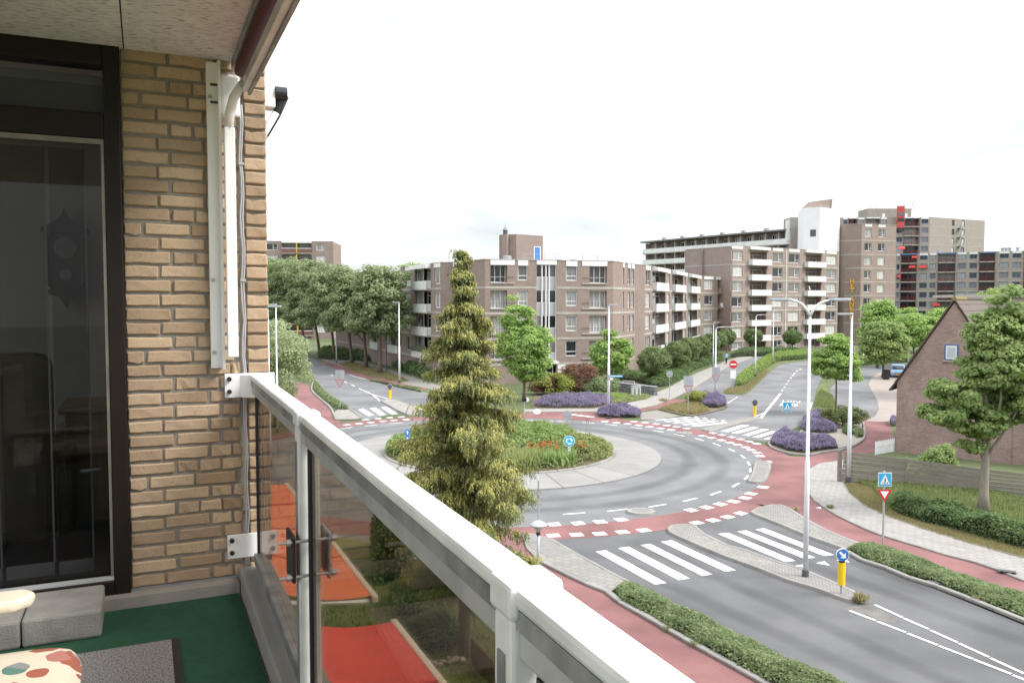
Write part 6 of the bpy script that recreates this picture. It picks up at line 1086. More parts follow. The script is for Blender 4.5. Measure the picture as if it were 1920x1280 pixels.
flowers('orange lilies left of the roundabout sign', G(1018, 870) + Vector((0, .4)), .9, .6, .95, 26, L_or); flowers('orange lilies right beside the roundabout sign', G(1082, 868) + Vector((0, .5)), .5, .4, .95, 12, L_or); flowers('tall red spikes at the back of the roundabout', G(1071, 822), 1.3, .4, 1.15, 12, leafmat('red_spike', (.35, .04, .05), (.5, .1, .1)), .11, 2)
# garden below the balcony, seen through the glass
sheet('lawn', [Vector(p) for p in ((-9, 6), (3, 4), (6.5, 16), (2, 26), (-7, 31), (-16, 34), (-16, 20))], .006, grassm, 'garden lawn below the balcony'); grass('lawn_grass', 'short grass of the garden below', [Vector(p) for p in ((-7, 14), (-1, 10), (3, 14), (1, 22), (-6, 28), (-9, 24))], 9000, .12, L_grass, .03)
tp = gp([(770, 1000), (925, 1010), (925, 1100), (910, 1150), (860, 1130), (800, 1080), (770, 1040)]); sheet('terrace', tp, .03, tilemat('terrace_tiles', (.40, .32, .25), (.16, .13, .10), .4, .4, .02, .4), 'brown tiled garden terrace below the balcony')
hedge('clipped_hedge', 'dark garden hedge behind the glass pane', gp([(695, 1030), (770, 1020), (775, 1090), (700, 1100)]), 1.8, 9000, L_hedge, .14, soft=.3); hedge('garden_shrub', 'leafy garden shrub under the conifer behind the glass', gp([(730, 1120), (800, 1110), (840, 1140), (800, 1170), (740, 1165)]), 1.2, 7000, L_low, .12, 'shrub', .6)
hedge('garden_shrub', 'low dark shrub bed behind the second glass pane', gp([(720, 1190), (800, 1180), (860, 1185), (880, 1210), (820, 1225), (750, 1225)]), .8, 6000, L_hedge, .1, 'shrub', .5); fl = flowers('pink flowers in the garden behind the glass', G(868, 1178), .35, .25, 1.0, 16, L_pink, .12)
peb = thing('pebble_border', 'row of pale pebbles in the garden behind the glass', 'stones', (0, 0, 0)); pg = MB(); pa, pb_ = G(790, 1250), G(870, 1235)
for i in range(26):
    p = pa.lerp(pb_, i / 25) + Vector((random.uniform(-.1, .1), random.uniform(-.15, .15))); s_ = random.uniform(.05, .10); MB().lathe([(s_ * .5, 0), (s_, s_ * .4), (s_ * .8, s_ * .9), (s_ * .2, s_ * 1.1)], 8).build('pebble', mat('pebble', (.38, .33, .27), .8, .2, 6, rnd=.25), peb, (p.x, p.y, 0), random.random() * 6, smooth=True)
pf = thing('picket_fence', 'short brown picket fence in the garden behind the glass', 'fence', (0, 0, 0)); pa, pb_ = G(885, 1245), G(925, 1290); wd_ = mat('brown_picket', (.12, .08, .055), .9, .2, 8)
for i in range(12): p = pa.lerp(pb_, i / 11); plate([(-.04, 0), (.04, 0), (.04, .6), (0, .68), (-.04, .6)], -.01, .01).build('picket', wd_, pf, (p.x, p.y, 0), -.9)

def weed(label, px, py, r, h, n, m):
    p = G(px, py); t = thing('weed_tuft', label, 'weeds', (p.x, p.y, .0)); q = RNG.normal(size=(n, 2)) * r * .5; hh = h * (.5 + RNG.random(n)); out_ = np.column_stack([q * 1.5, np.full(n, r * 2.0)]) + RNG.normal(size=(n, 3)) * .1
    leaf_obj('blades', np.column_stack([q, hh * .4 + .04]), RNG.normal(size=(n, 3)) * np.array([1, 1, .3]), hh, m, t, aspect=.14, axis=out_)
weed('dry weed tuft at the tip of the long island', *Z6(715, 775), .17, .24, 260, L_dry); weed('green weeds on the cycle path edge by the curved pavement', *Z6(530, 182), .14, .16, 120, L_grass); weed('yellow weeds at the corner of the cobbled island', *Z6(312, 195), .08, .16, 60, L_yb); weed('weeds by the round sign post on the pale footway', *Z2(1300, 515), .35, .25, 150, L_dry); weed('weed in the gutter before the far low hedge', *Z6(1455, 770), .12, .14, 80, L_dry); weed('small weeds along the kerb below the balcony', *Z5(1050, 955), .14, .14, 90, L_grass); weed('weeds on the kerb further down the red path', *Z5(1230, 1055), .14, .14, 90, L_grass)
sheet('sand_patch', spline(gp([(610, 815), (680, 795), (790, 790), (900, 850), (980, 900), (860, 890), (740, 860)], Z6), 4, True), .0062, mat('sandy_asphalt', (.17, .16, .145), .95, .2, 9, .3, 150, stain=.25, sscale=1.5), 'sandy worn asphalt behind the island tip')
q, _a = scatter([Vector(p) for p in ((-150, 120), (-78, 165), (-78, 178), (-155, 140))], 16000); zz_ = 11 * (1 - RNG.random(16000) ** 2 * .9) * (.8 + .2 * np.sin(q[:, 0] * .5) * np.sin(q[:, 1] * .7)); leaf_obj('far_trees', np.column_stack([q, zz_]), RNG.normal(size=(16000, 3)) + np.array([0, 0, .6]), 1.1, L_plane, kind='stuff', lab='far belt of trees beyond the left street')
# ------------------------------------------------------------------ fence, street lamps, signs and small things
fz = thing('wooden_fence', 'weathered wooden board fence beside the gable house', 'fence', (16.4, 40.2, 0)); fp = [Vector((16.45, 40.25)), Vector((19.3, 39.4)), Vector((22.4, 37.9)), Vector((25.2, 36.4)), Vector((28.2, 34.6))]; fh = [1.55, 1.3, 1.1, 1.0, 1.0]
fwood = mat('weathered_wood', (.27, .245, .21), .9, .25, 5, .4, 40, rnd=.15, stretch=(1, 6, 6))
for i, (a, b) in enumerate(zip(fp[:-1], fp[1:])):
    d = b - a; an = math.atan2(d.y, d.x); o = a - fp[0]; nb = 7 if i == 0 else 6
    MB().box(-.05, .05, -.05, .05, 0, fh[i] + .1).build('post', fwood, fz, (o.x, o.y, 0), an)
    for k in range(nb):
        z0_ = .06 + k * fh[i] / nb; bd = MB().box(.04, d.length - .02, (-.02 if k % 2 else -.035), (0 if k % 2 else -.015), z0_, z0_ + fh[i] / nb * .84).build('board', fwood, fz, (o.x, o.y, 0), an); bd.rotation_euler = (0, math.atan2(fh[i] - fh[i + 1], d.length) * (k + 1) / nb, an)
for px, ph_ in ((1585, 1.6),): MB().box(-.06, .06, -.06, .06, 0, ph_).build('post', fwood, fz, (-.1, 0, 0), 0)
wf = thing('picket_fence', 'small white picket fence behind the wooden fence', 'fence', (19.6, 46, 0)); a = G(1642, 852); b = G(1676, 846)
for k in range(11): p = a.lerp(b, k / 10) - Vector((19.6, 46)); plate([(-.045, 0), (.045, 0), (.045, .72), (0, .82), (-.045, .72)], -.012, .012).build('picket', white, wf, (p.x, p.y, 0), 0)
MB().tube([(*(a - Vector((19.6, 46))), .5), (*(b - Vector((19.6, 46))), .5)], .03, 4).build('rail', white, wf)
def lamp(label, base, h, kind='single', side=1, r=.07, heads=None, rz=0, sleeve=True, m=None, group='street lamps'):
    m = m or steelw; t = thing('street_lamp', label, 'street lamp', (base[0], base[1], 0), rz, group)
    MB().tube([(0, 0, 0), (0, 0, h * .45), (0, 0, h * .452), (0, 0, h)], [r * 1.15, r * 1.05, r * .78, r * .55], 12).build('pole', m, t, smooth=True)
    if sleeve: MB().tube([(0, 0, 0), (0, 0, .3)], r * 1.45, 12).build('base_sleeve', darkgrey, t)
    def head(x, z, s):
        hd = MB().prism([(0, -.10), (s * .12, -.13), (s * .75, -.10), (s * .8, 0), (s * .75, .10), (s * .12, .13), (0, .10)], -.06, .03).build('luminaire', steelg, t, (x, 0, z), 0, bevel=.02); MB().prism([(s * .15, -.08), (s * .6, -.07), (s * .6, .07), (s * .15, .08)], -.075, -.055).build('lens', mat('lamp_lens', (.6, .62, .62), .2), hd)
    if kind == 'double':
        for s in (-1, 1):
            MB().tube([(0, 0, h - .05), (s * .08, 0, h + .12), (s * .28, 0, h + .35), (s * .45, 0, h + .43), (s * .68, 0, h + .48)], [.05, .045, .042, .038, .034], 10).build('arm', m, t, smooth=True); head(s * .62, h + .50, s * .85)
    elif kind == 'arm':
        MB().tube([(0, 0, h - .05), (side * .05, 0, h + .10), (side * .2, 0, h + .18), (side * .9, 0, h + .22)], [.045, .04, .036, .03], 10).build('arm', m, t, smooth=True); head(side * .85, h + .22, side)
    else: head(-side * .05, h, side)
    return t
p = G(1510, 1085); lamp('tall double-armed lamp post on the long island', p, H - (590 - HOR) * p.y / F - .0, 'double', r=.075, group=None)
p = G(1591, 905); lamp('tall single lamp post beside the wooden fence', p, H - (588 - HOR) * p.y / F, side=-1, r=.09)
p = G(1141, 768); lamp('slim white lamp post with blue street sign by the lavender', p, H - (571 - HOR) * p.y / F, side=1, r=.10)
lamp('nearer of the twin lamp posts beside the willow', (-13.2, 44), H - .25, side=1, r=.08); lamp('farther thin lamp post beside the willow', (-16.1, 55.5), H - .2, side=-1, r=.07)
p = G(631, 680); lamp('lamp post among the plane trees in the left street', p, 7.2, side=1, r=.09); p = G(749, 718); lamp('lamp post right of the plane trees by the flats', p, H - .1, side=-1, r=.10); p = G(725, 697); lamp('short brown lamp behind the nearest plane tree', p, 3.8, side=1, r=.06, m=darkgrey)
p = G(1341, 744); lamp('curved lamp post rising from the lavender clump', p, H - (617 - HOR) * p.y / F, 'arm', 1, .09); p = G(1416, 706); lamp('lamp post beside the bright long hedge', p, 7.2, 'arm', 1, .09); p = G(1449, 682); lamp('lamp post behind the long hedge bend', p, 7.5, 'arm', 1, .08); p = G(1703, 690); lamp('curved lamp post near the parked blue car', p, 7.0, 'arm', -1, .09); p = G(1619, 678); lamp('thin far post left of the leafy tree', p, 3.0, r=.07)
p = G(1337, 690); lamp('thin post behind the ball tree row', p, 6.2, side=1, r=.07)
gl = G(1010, 1118, 0); gl = Vector((.85, 26.0)); t = thing('garden_lamp', 'grey cone-topped path lamp behind the railing corner', 'path lamp', (gl.x, gl.y, 0)); zl = H - (985 - HOR) * 26 / F
MB().tube([(0, 0, 0), (0, 0, zl - .35)], [.06, .045], 10).build('pole', steelg, t, smooth=True); MB().lathe([(.07, zl - .38), (.07, zl - .30)], 12).build('collar', black, t); MB().lathe([(.06, zl - .30), (.20, zl - .06)], 16).build('diffuser', mat('lamp_glass', (.55, .56, .55), .2, .05, 3), t, smooth=True); MB().lathe([(.30, zl - .07), (.29, zl - .03), (.12, zl + .07), (.02, zl + .09)], 20).build('hood', steelg, t, smooth=True)
sp_ = Vector((.98, 29.8)); t = thing('sign_post', 'thin grey post beside the conifer with a sign edge on', 'sign', (sp_.x, sp_.y, 0)); MB().tube([(0, 0, 0), (0, 0, 2.45)], .03, 8).build('pole', steelg, t); MB().box(-.02, .02, -.3, .3, 1.9, 2.45).build('plate', steelg, t)
# signs
sblue = mat('sign_blue', (.03, .16, .50), .4, .04, 3); scyan = mat('sign_sky_blue', (.03, .36, .62), .4, .04, 3); sred = mat('sign_red', (.60, .02, .03), .4, .05, 3); swhite = mat('sign_white', (.82, .82, .82), .4, .03, 3); syel = mat('bollard_yellow', (.85, .55, .01), .4, .05, 3); sback = mat('sign_back', (.36, .38, .40), .5, .06, 3)
def pl(poly, y0, y1, name, m, par, x=0, z=0): return plate([(a + x, b + z) for a, b in poly], y0, y1).build(name, m, par)
def circ(r, n=28): return [(r * math.cos(2 * PI * i / n), r * math.sin(2 * PI * i / n)) for i in range(n)]
def rrect(w, h): return [(-w / 2, -h / 2), (w / 2, -h / 2), (w / 2, h / 2), (-w / 2, h / 2)]
def post(t, h, r=.03): return MB().tube([(0, 0, 0), (0, 0, h)], r, 10).build('pole', steelg, t)
def zebra_sign(par, z, s):
    b = pl(rrect(s, s * 1.05), -.05, -.03, 'sign_plate', swhite, par, 0, z); pl(rrect(s * .92, s * .97), -.056, -.051, 'blue_field', scyan, b, 0, z); pl([(-s * .36, -s * .34), (s * .36, -s * .34), (0, s * .38)], -.062, -.057, 'white_triangle', swhite, b, 0, z)
    for k in range(4): x = -.20 + k * .12; pl([(x * s, -.30 * s), ((x + .05) * s, -.30 * s), ((x + .06) * s + .02 * s, -.17 * s), ((x + .04) * s, -.17 * s)], -.068, -.063, 'zebra_bar', black, b, 0, z)
    pl([(-.03 * s, -.16 * s), (-.05 * s, -.02 * s), (-.02 * s, .08 * s), (.03 * s, .08 * s), (.06 * s, 0), (.04 * s, -.16 * s)], -.068, -.063, 'walker_body', black, b, 0, z); pl([(a, c + .12 * s) for a, c in circ(.035 * s, 12)], -.068, -.063, 'walker_head', black, b, 0, z); return b
p = G(1655, 1030); q = p.y / F; t = thing('pedestrian_sign', 'blue zebra crossing sign above a red give-way triangle', 'traffic sign', (p.x, p.y, 0)); post(t, H - (885 - HOR) * q, .035); zc = H - (901 - HOR) * q; zebra_sign(t, zc, .48)
zc = H - (928 - HOR) * q; s = .52; tri = pl([(-s / 2, s * .29), (s / 2, s * .29), (0, -s * .58)], -.05, -.03, 'give_way_triangle', sred, t, 0, zc); s2 = .31; pl([(-s2 / 2, s2 * .29), (s2 / 2, s2 * .29), (0, -s2 * .58)], -.056, -.051, 'white_centre', swhite, tri, 0, zc + .005)
p = G(1475, 812); q = p.y / F; t = thing('pedestrian_sign', 'blue zebra crossing sign over the lavender mound', 'traffic sign', (p.x, p.y, 0)); post(t, H - (755 - HOR) * q); zebra_sign(t, H - (763 - HOR) * q, .62)
p = G(1067, 874); q = p.y / F; t = thing('roundabout_sign', 'round blue roundabout sign on a white marker post', 'traffic sign', (p.x, p.y, 0)); post(t, H - (835 - HOR) * q); zc = H - (828 - HOR) * q
b = pl(circ(.31), -.05, -.03, 'sign_plate', swhite, t, 0, zc); pl(circ(.285), -.056, -.051, 'blue_field', mat('sign_cyan', (.02, .42, .62), .4, .04, 3), b, 0, zc)
for k in range(3):
    a0 = PI / 2 + k * 2 * PI / 3; o_ = [(.19 * math.cos(a0 - i * .2), .19 * math.sin(a0 - i * .2)) for i in range(7)]; i_ = [(.11 * math.cos(a0 - i * .2), .11 * math.sin(a0 - i * .2)) for i in range(7)][::-1]; pl(o_ + i_, -.062, -.057, 'arrow_shaft', swhite, b, 0, zc); e = a0 - 1.2; pl([(.235 * math.cos(e), .235 * math.sin(e)), (.15 * math.cos(e - .62), .15 * math.sin(e - .62)), (.07 * math.cos(e), .07 * math.sin(e))], -.063, -.058, 'arrow_head', swhite, b, 0, zc)
mkp = pl([(-.07, .35), (.07, .35), (.07, 1.0), (.05, 1.15), (-.05, 1.15), (-.07, 1.0)], -.05, -.03, 'marker_board', swhite, t)
for k in range(4): pl([(-.03, .45 + k * .16), (.03, .5 + k * .16), (.03, .57 + k * .16), (-.03, .52 + k * .16)], -.056, -.051, 'marker_chevron', black, mkp)
p = G(*Z2(415, 1085)); tag(MB().lathe([(.10, 0), (.10, .55), (.08, .6)], 12).build('wooden_stake', mat('grey_stake', (.30, .26, .20), .9, .2, 8), None, (p.x, p.y, 0)), 'short grey stake before the orange lilies', 'stake')
p = G(763, 860); q = p.y / F; t = thing('direction_sign', 'two small blue round signs left of the conifer', 'traffic sign', (p.x, p.y, 0)); post(t, 2.0)
for zc in (H - (812 - HOR) * q, H - (824 - HOR) * q): b = pl(circ(.20), -.05, -.03, 'sign_plate', sblue, t, 0, zc); b.rotation_euler = (0, 0, .9); pl([(-.03, -.1), (.03, -.1), (.03, .02), (.09, .02), (0, .12), (-.09, .02), (-.03, .02)], -.056, -.051, 'arrow', swhite, b, 0, zc)
def bollard(label, base, col_y0, col_y1, sign_y, front, r=.11):
    q = base.y / F; z0_, z1_, zs_ = H - (col_y1 - HOR) * q, H - (col_y0 - HOR) * q, H - (sign_y - HOR) * q; t = thing('keep_right_bollard', label, 'bollard', (base.x, base.y, .1)); MB().tube([(0, 0, 0), (0, 0, z1_ - .1)], .035, 8).build('pole', steelg, t); MB().lathe([(r, z0_ - .1), (r, z1_ - .1)], 16).build('yellow_column', syel, t, smooth=False); MB().lathe([(r * .8, z1_ - .1), (r * .9, z1_ - .04)], 16).build('cap', black, t)
    if front:
        b = pl(circ(.20), -.06, -.03, 'sign_plate', swhite, t, 0, zs_ - .1); pl(circ(.183), -.066, -.061, 'blue_field', sblue, b, 0, zs_ - .1); c_ = math.cos(-PI * .75); ar_ = [(-.035, -.13), (.035, -.13), (.035, .01), (.11, .01), (0, .14), (-.11, .01), (-.035, .01)]; an = -PI * .75 + PI * 0; ar_ = [(a * math.cos(an) - c * math.sin(an), a * math.sin(an) + c * math.cos(an)) for a, c in ar_]; pl(ar_, -.072, -.067, 'arrow', swhite, b, 0, zs_ - .1)
    else: b = pl(circ(.26), -.02, .0, 'sign_back', sback, t, 0, zs_ - .1); pl(circ(.20), -.03, -.022, 'bracket_ring', darkgrey, b, 0, zs_ - .1)
    return t
bollard('yellow bollard with blue keep-right arrow on the long island', G(1577, 1118), 1060, 1103, 1045, True); bollard('yellow bollard with grey sign back on the far splitter island', G(1415, 780), 761, 780, 755, False, .12); bollard('yellow bollard in the left street island', G(731, 748), 731, 747, 725, False, .14)
def backsign(label, base, top, kind, w=.62, group=None, rz=0):
    q = base.y / F; ztop = H - (top - HOR) * q; t = thing('sign_back_post', label, 'traffic sign', (base.x, base.y, 0), rz); post(t, ztop - .1)
    if kind == 'round': b = pl(circ(w / 2), -.03, -.01, 'sign_back', sback, t, 0, ztop - w / 2); pl(rrect(w * .8, .06), -.05, -.031, 'bracket', steelg, b, 0, ztop - w / 2)
    else:
        b = pl(rrect(w, w * 1.05), -.03, -.01, 'sign_back', sback, t, 0, ztop - w * .52); pl(rrect(w * .1, w), -.05, -.031, 'bracket', steelg, b, 0, ztop - w * .52); zc = ztop - w * 1.32; s = w * 1.1; tr = pl([(-s / 2, s * .25), (s / 2, s * .25), (0, -s * .6)], -.03, -.01, 'triangle_rim', sred, t, 0, zc); pl([(-s * .42, s * .2), (s * .42, s * .2), (0, -s * .5)], -.036, -.031, 'triangle_back', sback, tr, 0, zc)
    return t
backsign('grey back of a round sign behind the roundabout planting', G(1069, 808) + Vector((0, 3)), 770, 'round', .68); backsign('square and triangle sign backs in the left street planter', G(638, 768), 694, 'sq', .75); backsign('square and triangle sign backs in the triangular bed', G(1290, 776), 705, 'sq', .75); backsign('square and triangle sign backs on the curved lamp post', G(1341, 744) + Vector((0, -.2)), 688, 'sq', .75)
backsign('round sign back at the edge of the pale footway', G(1255, 747), 695, 'round', .62)
p = G(1374, 735); q = p.y / F; t = thing('no_entry_sign', 'red no-entry sign at the tip of the long hedge', 'traffic sign', (p.x, p.y, 0)); zc = H - (683 - HOR) * q; post(t, zc); b = pl(circ(.40), -.05, -.03, 'sign_plate', sred, t, 0, zc); pl(rrect(.56, .15), -.056, -.051, 'white_bar', swhite, b, 0, zc); pl(rrect(.55, .85), -.05, -.03, 'lower_plate', swhite, t, 0, zc - 1.0)
p = G(1141, 768); q = p.y / F; t = thing('street_name_sign', 'blue street name plate on the slim white lamp post', 'sign', (p.x, p.y, H - (708 - HOR) * q)); b = MB().box(.1, 1.15, -.03, 0, .03, .22).build('name_plate', scyan, t); MB().box(.15, 1.1, -.036, -.031, .09, .16).build('lettering_strip', swhite, b); MB().box(.1, .35, -.03, 0, -.2, -.02).build('small_plate', swhite, t); MB().tube([(0, 0, -.2), (0, 0, .25)], .135, 12).build('clamp_band', steelg, t)
p = G(*Z9(715, 1235)); 
# wheelie bin, car, person, cabinet, gabion wall, utility things
p = G(*Z9(717, 1250)); t = thing('wheelie_bin', 'black wheelie bin next to the parked blue car', 'bin', (p.x, p.y, 0)); MB().prism([(-.26, -.3), (.26, -.3), (.28, .3), (-.28, .3)], .05, 1.1).build('body', black, t, bevel=.03); MB().box(-.31, .31, -.36, .34, 1.1, 1.17).build('lid', black, t, bevel=.03)
for x in (-.24, .24): MB().tube([(x - .03, .3, .1), (x + .03, .3, .1)], .1, 12).build('wheel', darkgrey, t)
def car(label, base, rz, col):
    t = thing('parked_car', label, 'car', (base.x, base.y, 0), rz); paint_ = mat(label + ' paint', col, .25, .03, 2, spec=.6); gl = mat('car_glass', (.04, .05, .06), .05, .1, 2)
    body = plate([(-2.0, .28), (2.0, .28), (2.05, .55), (1.95, .82), (1.0, .92), (-1.85, .95), (-2.0, .6)], -.82, .82).build('body', paint_, t, bevel=.08, seg=3); cabin = plate([(-1.8, .93), (1.05, .92), (.45, 1.38), (-.2, 1.46), (-1.3, 1.42)], -.70, .70).build('cabin', paint_, t, bevel=.06, seg=3)
    plate([(.98, .95), (.52, 1.33), (.56, 1.36), (1.06, .97)], -.6, .6).build('windscreen', gl, t); plate([(-1.2, 1.0), (.75, .98), (.4, 1.32), (-1.1, 1.36)], -.712, -.701).build('side_window', gl, t); plate([(-1.2, 1.0), (.75, .98), (.4, 1.32), (-1.1, 1.36)], .701, .712).build('side_window', gl, t); plate([(-1.84, .97), (-1.38, 1.37), (-1.34, 1.37), (-1.78, .97)], -.6, .6).build('rear_window', gl, t)
    for x in (-1.25, 1.25):
        for y in (-.80, .80): w = MB().tube([(x, y - .09, .3), (x, y + .09, .3)], .31, 18).build('wheel', black, t); MB().tube([(x, y - .1, .3), (x, y + .1, .3)], .19, 14).build('rim', steelg, w)
    for y in (-.6, .6): MB().box(1.97, 2.06, y - .18, y + .18, .58, .74).build('headlight', mat('headlight', (.7, .72, .75), .1), t, bevel=.03)
    MB().box(2.03, 2.07, -.26, .26, .38, .49).build('number_plate', syel, t); MB().box(2.02, 2.06, -.4, .4, .5, .57).build('grille', black, t)
    for y in (-.86, .86): MB().box(.55, .72, y - .08, y + .08, .95, 1.08).build('mirror', paint_, t, bevel=.02)
    return t
cp0 = G(*Z9(772, 1232)); car('light blue hatchback parked beside the wheelie bin', cp0 + Vector((.6, .4)), -2.0, (.30, .46, .72)); car('red car half hidden by trees beyond the hedge', G(1692, 668), 0, (.5, .03, .03))
p = G(*Z2(1062, 490)); t = thing('utility_cabinet', 'pale utility cabinet with dark poster by the stone wall', 'cabinet', (p.x, p.y, 0), .2); MB().box(-.42, .42, -.2, .2, .08, 1.15).build('body', mat('cabinet_grey', (.55, .55, .52), .6, .06, 4), t, bevel=.02); MB().box(-.46, .46, -.24, .24, 1.15, 1.2).build('lid', steelg, t); MB().box(-.45, .45, -.22, .22, 0, .08).build('plinth', concrete, t)
for x in (-.28, .12): MB().box(x, x + .18, -.212, -.2, .35, 1.0).build('poster', mat('dark_poster', (.16, .22, .20), .6, .6, 9), t)
a, b = G(*Z2(1220, 470)), G(*Z2(860, 425)); a0 = G(*Z2(760, 420)); d = a - b; an = math.atan2(d.y, d.x); t = thing('gabion_wall', 'low stone basket wall behind the utility cabinet', 'wall', (b.x, b.y, 0), an); ln_ = d.length; stn = mat('gabion_stone', (.26, .26, .27), .9, .3, 3, rnd=.3); MB().box(.03, ln_ - .03, .05, .45, .02, .88).build('stone_core', mat('gabion_core', (.14, .14, .145), .95, .3, 9), t)
GM = []
for k in range(6):
    bm = bmesh.new(); bmesh.ops.create_icosphere(bm, subdivisions=1, radius=.5)
    for v in bm.verts: v.co *= random.uniform(.8, 1.1); v.co.z *= .75
    me = bpy.data.meshes.new('stone'); bm.to_mesh(me); bm.free(); me.materials.append(stn); GM.append(me)
nx_ = int(ln_ / .2)
for i in range(nx_):
    for j in range(5):
        o = bpy.data.objects.new('stone', GM[(i * 7 + j * 3) % 6]); C.objects.link(o); o.parent = t; o.location = ((i + .5) * ln_ / nx_ + random.uniform(-.03, .03), .06, .09 + j * .175); o.scale = (.2, .16, .19); o.rotation_euler = (random.random(), random.random(), random.random() * 6)
MB().box(0, ln_, 0, .5, .88, .92).build('cap_mesh', steelg, t)
a, b = G(*Z2(950, 410)), G(*Z2(1052, 420)); t = thing('steel_hoop', 'white steel hoop barrier behind the stone wall', 'barrier', (a.x, a.y, 0)); e = b - a; MB().tube([(0, 0, 0), (0, 0, .8), (.05, 0, .9), (e.x - .05, e.y, .9), (e.x, e.y, .8), (e.x, e.y, 0)], .035, 8).build('hoop', steelw, t); MB().tube([(0, 0, .45), (e.x, e.y, .45)], .025, 6).build('crossbar', steelw, t)
p = G(1008, 803); t = thing('white_disc', 'small white disc on a stick in the roundabout planting', 'marker', (p.x, p.y + 1.5, 0)); MB().tube([(0, 0, 0), (0, 0, .95)], .025, 8).build('stick', steelg, t); b = MB().lathe([(.24, 0), (.26, .03), (.2, .06)], 20).build('disc', white, t, (0, 0, .98)); b.rotation_euler = (.6, 0, 0)
p = at_depth(983.5, 749, 62); t = thing('traffic_mirror', 'round black and white fixture beside the conifer', 'mirror', (p.x, p.y, 0)); MB().tube([(0, 0, 0), (0, 0, p.z)], .03, 8).build('pole', steelg, t); pl(circ(.17), -.06, -.02, 'black_disc', black, t, 0, p.z); pl(circ(.15), -.06, -.02, 'white_disc', white, t, .2, p.z)
# red hoarding on the far roof edge
p = at_depth(1210, 496, 118); t = thing('roof_banner', 'red and white banner on the roof of the brown flats', 'banner', (p.x, p.y, 13.3)); MB().box(-.6, .9, 0, .15, 0, .75).build('red_cloth', redp, t); MB().box(-1.6, -.6, .02, .13, 0, .5).build('white_cloth', white, t)
# person walking away
def person(label, base, h, rz):
    sk = mat('skin', (.45, .28, .20), .6); jk = mat('light_blue_jacket', (.25, .45, .70), .8, .1, 9); jn = mat('dark_trousers', (.03, .035, .06), .9, .1, 9)
    verts = [(0, 0, .95), (0, 0, 1.15), (0, .01, 1.38), (0, .01, 1.50), (-.18, 0, 1.40), (-.24, .02, 1.12), (-.22, -.10, .88), (.18, 0, 1.40), (.30, -.05, 1.20), (.22, -.20, 1.30), (-.09, 0, .90), (-.10, -.06, .50), (-.10, .02, .08), (.09, 0, .90), (.11, .08, .50), (.11, .16, .10), (-.10, -.10, .04), (.11, .06, .05), (0, .0, 1.62), (0, -.01, 1.72)]
    edges = [(0, 1), (1, 2), (2, 3), (2, 4), (4, 5), (5, 6), (2, 7), (7, 8), (8, 9), (0, 10), (10, 11), (11, 12), (0, 13), (13, 14), (14, 15), (12, 16), (15, 17), (3, 18), (18, 19)]
    rad = [.15, .15, .17, .06, .075, .055, .04, .075, .055, .04, .10, .075, .05, .10, .075, .05, .045, .045, .10, .08]
    me = bpy.data.meshes.new('body'); me.from_pydata(verts, edges, []); t = thing('person', label, 'person', (base.x, base.y, .05), rz); o = finish(me, 'body', None, t, (0, 0, 0), 0); o.scale = (h / 1.78,) * 3
    s_ = o.modifiers.new('skin', 'SKIN'); 
    for v, r_ in zip(me.skin_vertices[0].data, rad): v.radius = (r_, r_ * .85)
    me.skin_vertices[0].data[0].use_root = True; sb = o.modifiers.new('sub', 'SUBSURF'); sb.levels = sb.render_levels = 2
    dg = bpy.context.evaluated_depsgraph_get(); me2 = bpy.data.meshes.new_from_object(o.evaluated_get(dg)); o.modifiers.clear(); o.data = me2
    for m_ in (jk, jn, sk): me2.materials.append(m_)
    for f_ in me2.polygons: z = f_.center.z; f_.material_index = 1 if z < .93 else (2 if z > 1.47 else 0); f_.use_smooth = True
    MB().lathe([(.04, 1.64), (.105, 1.68), (.11, 1.76), (.06, 1.83), (.01, 1.84)], 12).build('hair', mat('dark_hair', (.05, .04, .03), .8), t, (0, .01, 0), smooth=True).scale = (h / 1.78,) * 3
    return t
person('person in light blue jacket walking away on the footway', G(1362, 683), 1.72, .3)

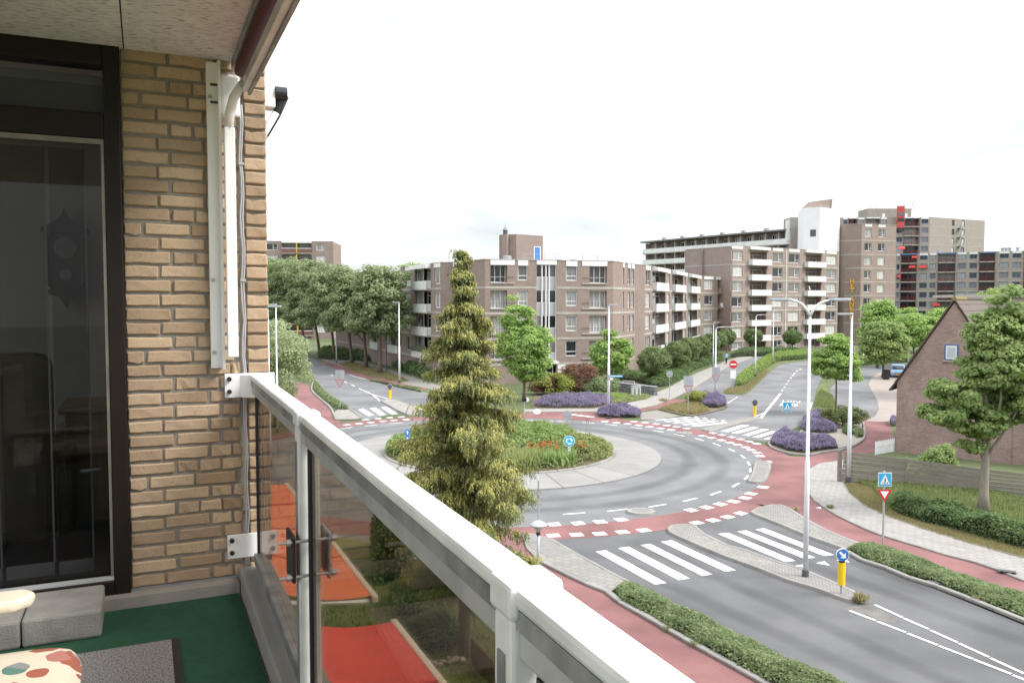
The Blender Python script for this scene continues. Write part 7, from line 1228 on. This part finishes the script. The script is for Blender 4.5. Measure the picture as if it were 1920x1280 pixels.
# things on the balconies of the flats
def dish(label, fac, s_, z, y=-.75):
    p = fac.a + fac.d * s_ + Vector((-fac.d.y, fac.d.x)) * y; t = thing('satellite_dish', label, 'satellite dish', (p.x, p.y, z), fac.rz); d_ = MB().lathe([(.02, 0), (.2, .03), (.36, .10), (.40, .13)], 18).build('reflector', white, t, (0, 0, .5)); d_.rotation_euler = (1.25, 0, .4); MB().tube([(0, 0, 0), (0, 0, .5)], .025, 6).build('stand', steelg, t); MB().tube([(0, 0, .45), (.05, -.4, .5)], .015, 5).build('feed_arm', steelg, t)
fr1 = Fac(A, R1, R2); dish('white satellite dish on a middle balcony of the right wing', fr1, fr1.at(1279), LV[3] + 1.0, -.4); dish('white satellite dish on the last balcony of the right wing', fr1, fr1.at(1306), LV[3] + 1.0, -.4)
fb2 = Fac(Bb, (40, 148), (66.4, 166)); dish('white satellite dish on a balcony of the tall flats', fb2, fb2.at(1510), LB[3] + .9, -.7)
fm = Fac(A, R2, M2); p = fm.a + fm.d * fm.at(1345) + Vector((-fm.d.y, fm.d.x)) * -.7; t = thing('laundry', 'white sheet hanging from a bay of the brown flats', 'laundry', (p.x, p.y, LV[3] + .55), fm.rz); mb = MB(); K = 12; Wd = fm.at(1366) - fm.at(1345)
for i in range(K): a, b = i / K, (i + 1) / K; mb.quad((Wd * a, 0, -.1 - .35 * math.sin(PI * a) ** .5), (Wd * b, 0, -.1 - .35 * math.sin(PI * b) ** .5), (Wd * b, .02, .5 - .12 * math.sin(PI * b)), (Wd * a, .02, .5 - .12 * math.sin(PI * a)))
mb.build('sheet', white, t)
fl1 = Fac(A, L3, L1); a_, b_ = sorted((fl1.at(778), fl1.at(808))); p = fl1.a + fl1.d * a_ + Vector((-fl1.d.y, fl1.d.x)) * -.58; t = thing('flower_box', 'green plants hanging over a lower balcony of the left wing', 'flower box', (p.x, p.y, LV[1] + .75), fl1.rz); MB().box(0, b_ - a_, -.1, .06, 0, .2).build('trough', darkgrey, t); n = 700; q = np.column_stack([RNG.random(n) * (b_ - a_), RNG.normal(size=n) * .1, .25 + RNG.normal(size=n) * .14]); leaf_obj('foliage', q, RNG.normal(size=(n, 3)), .14, L_low, t)
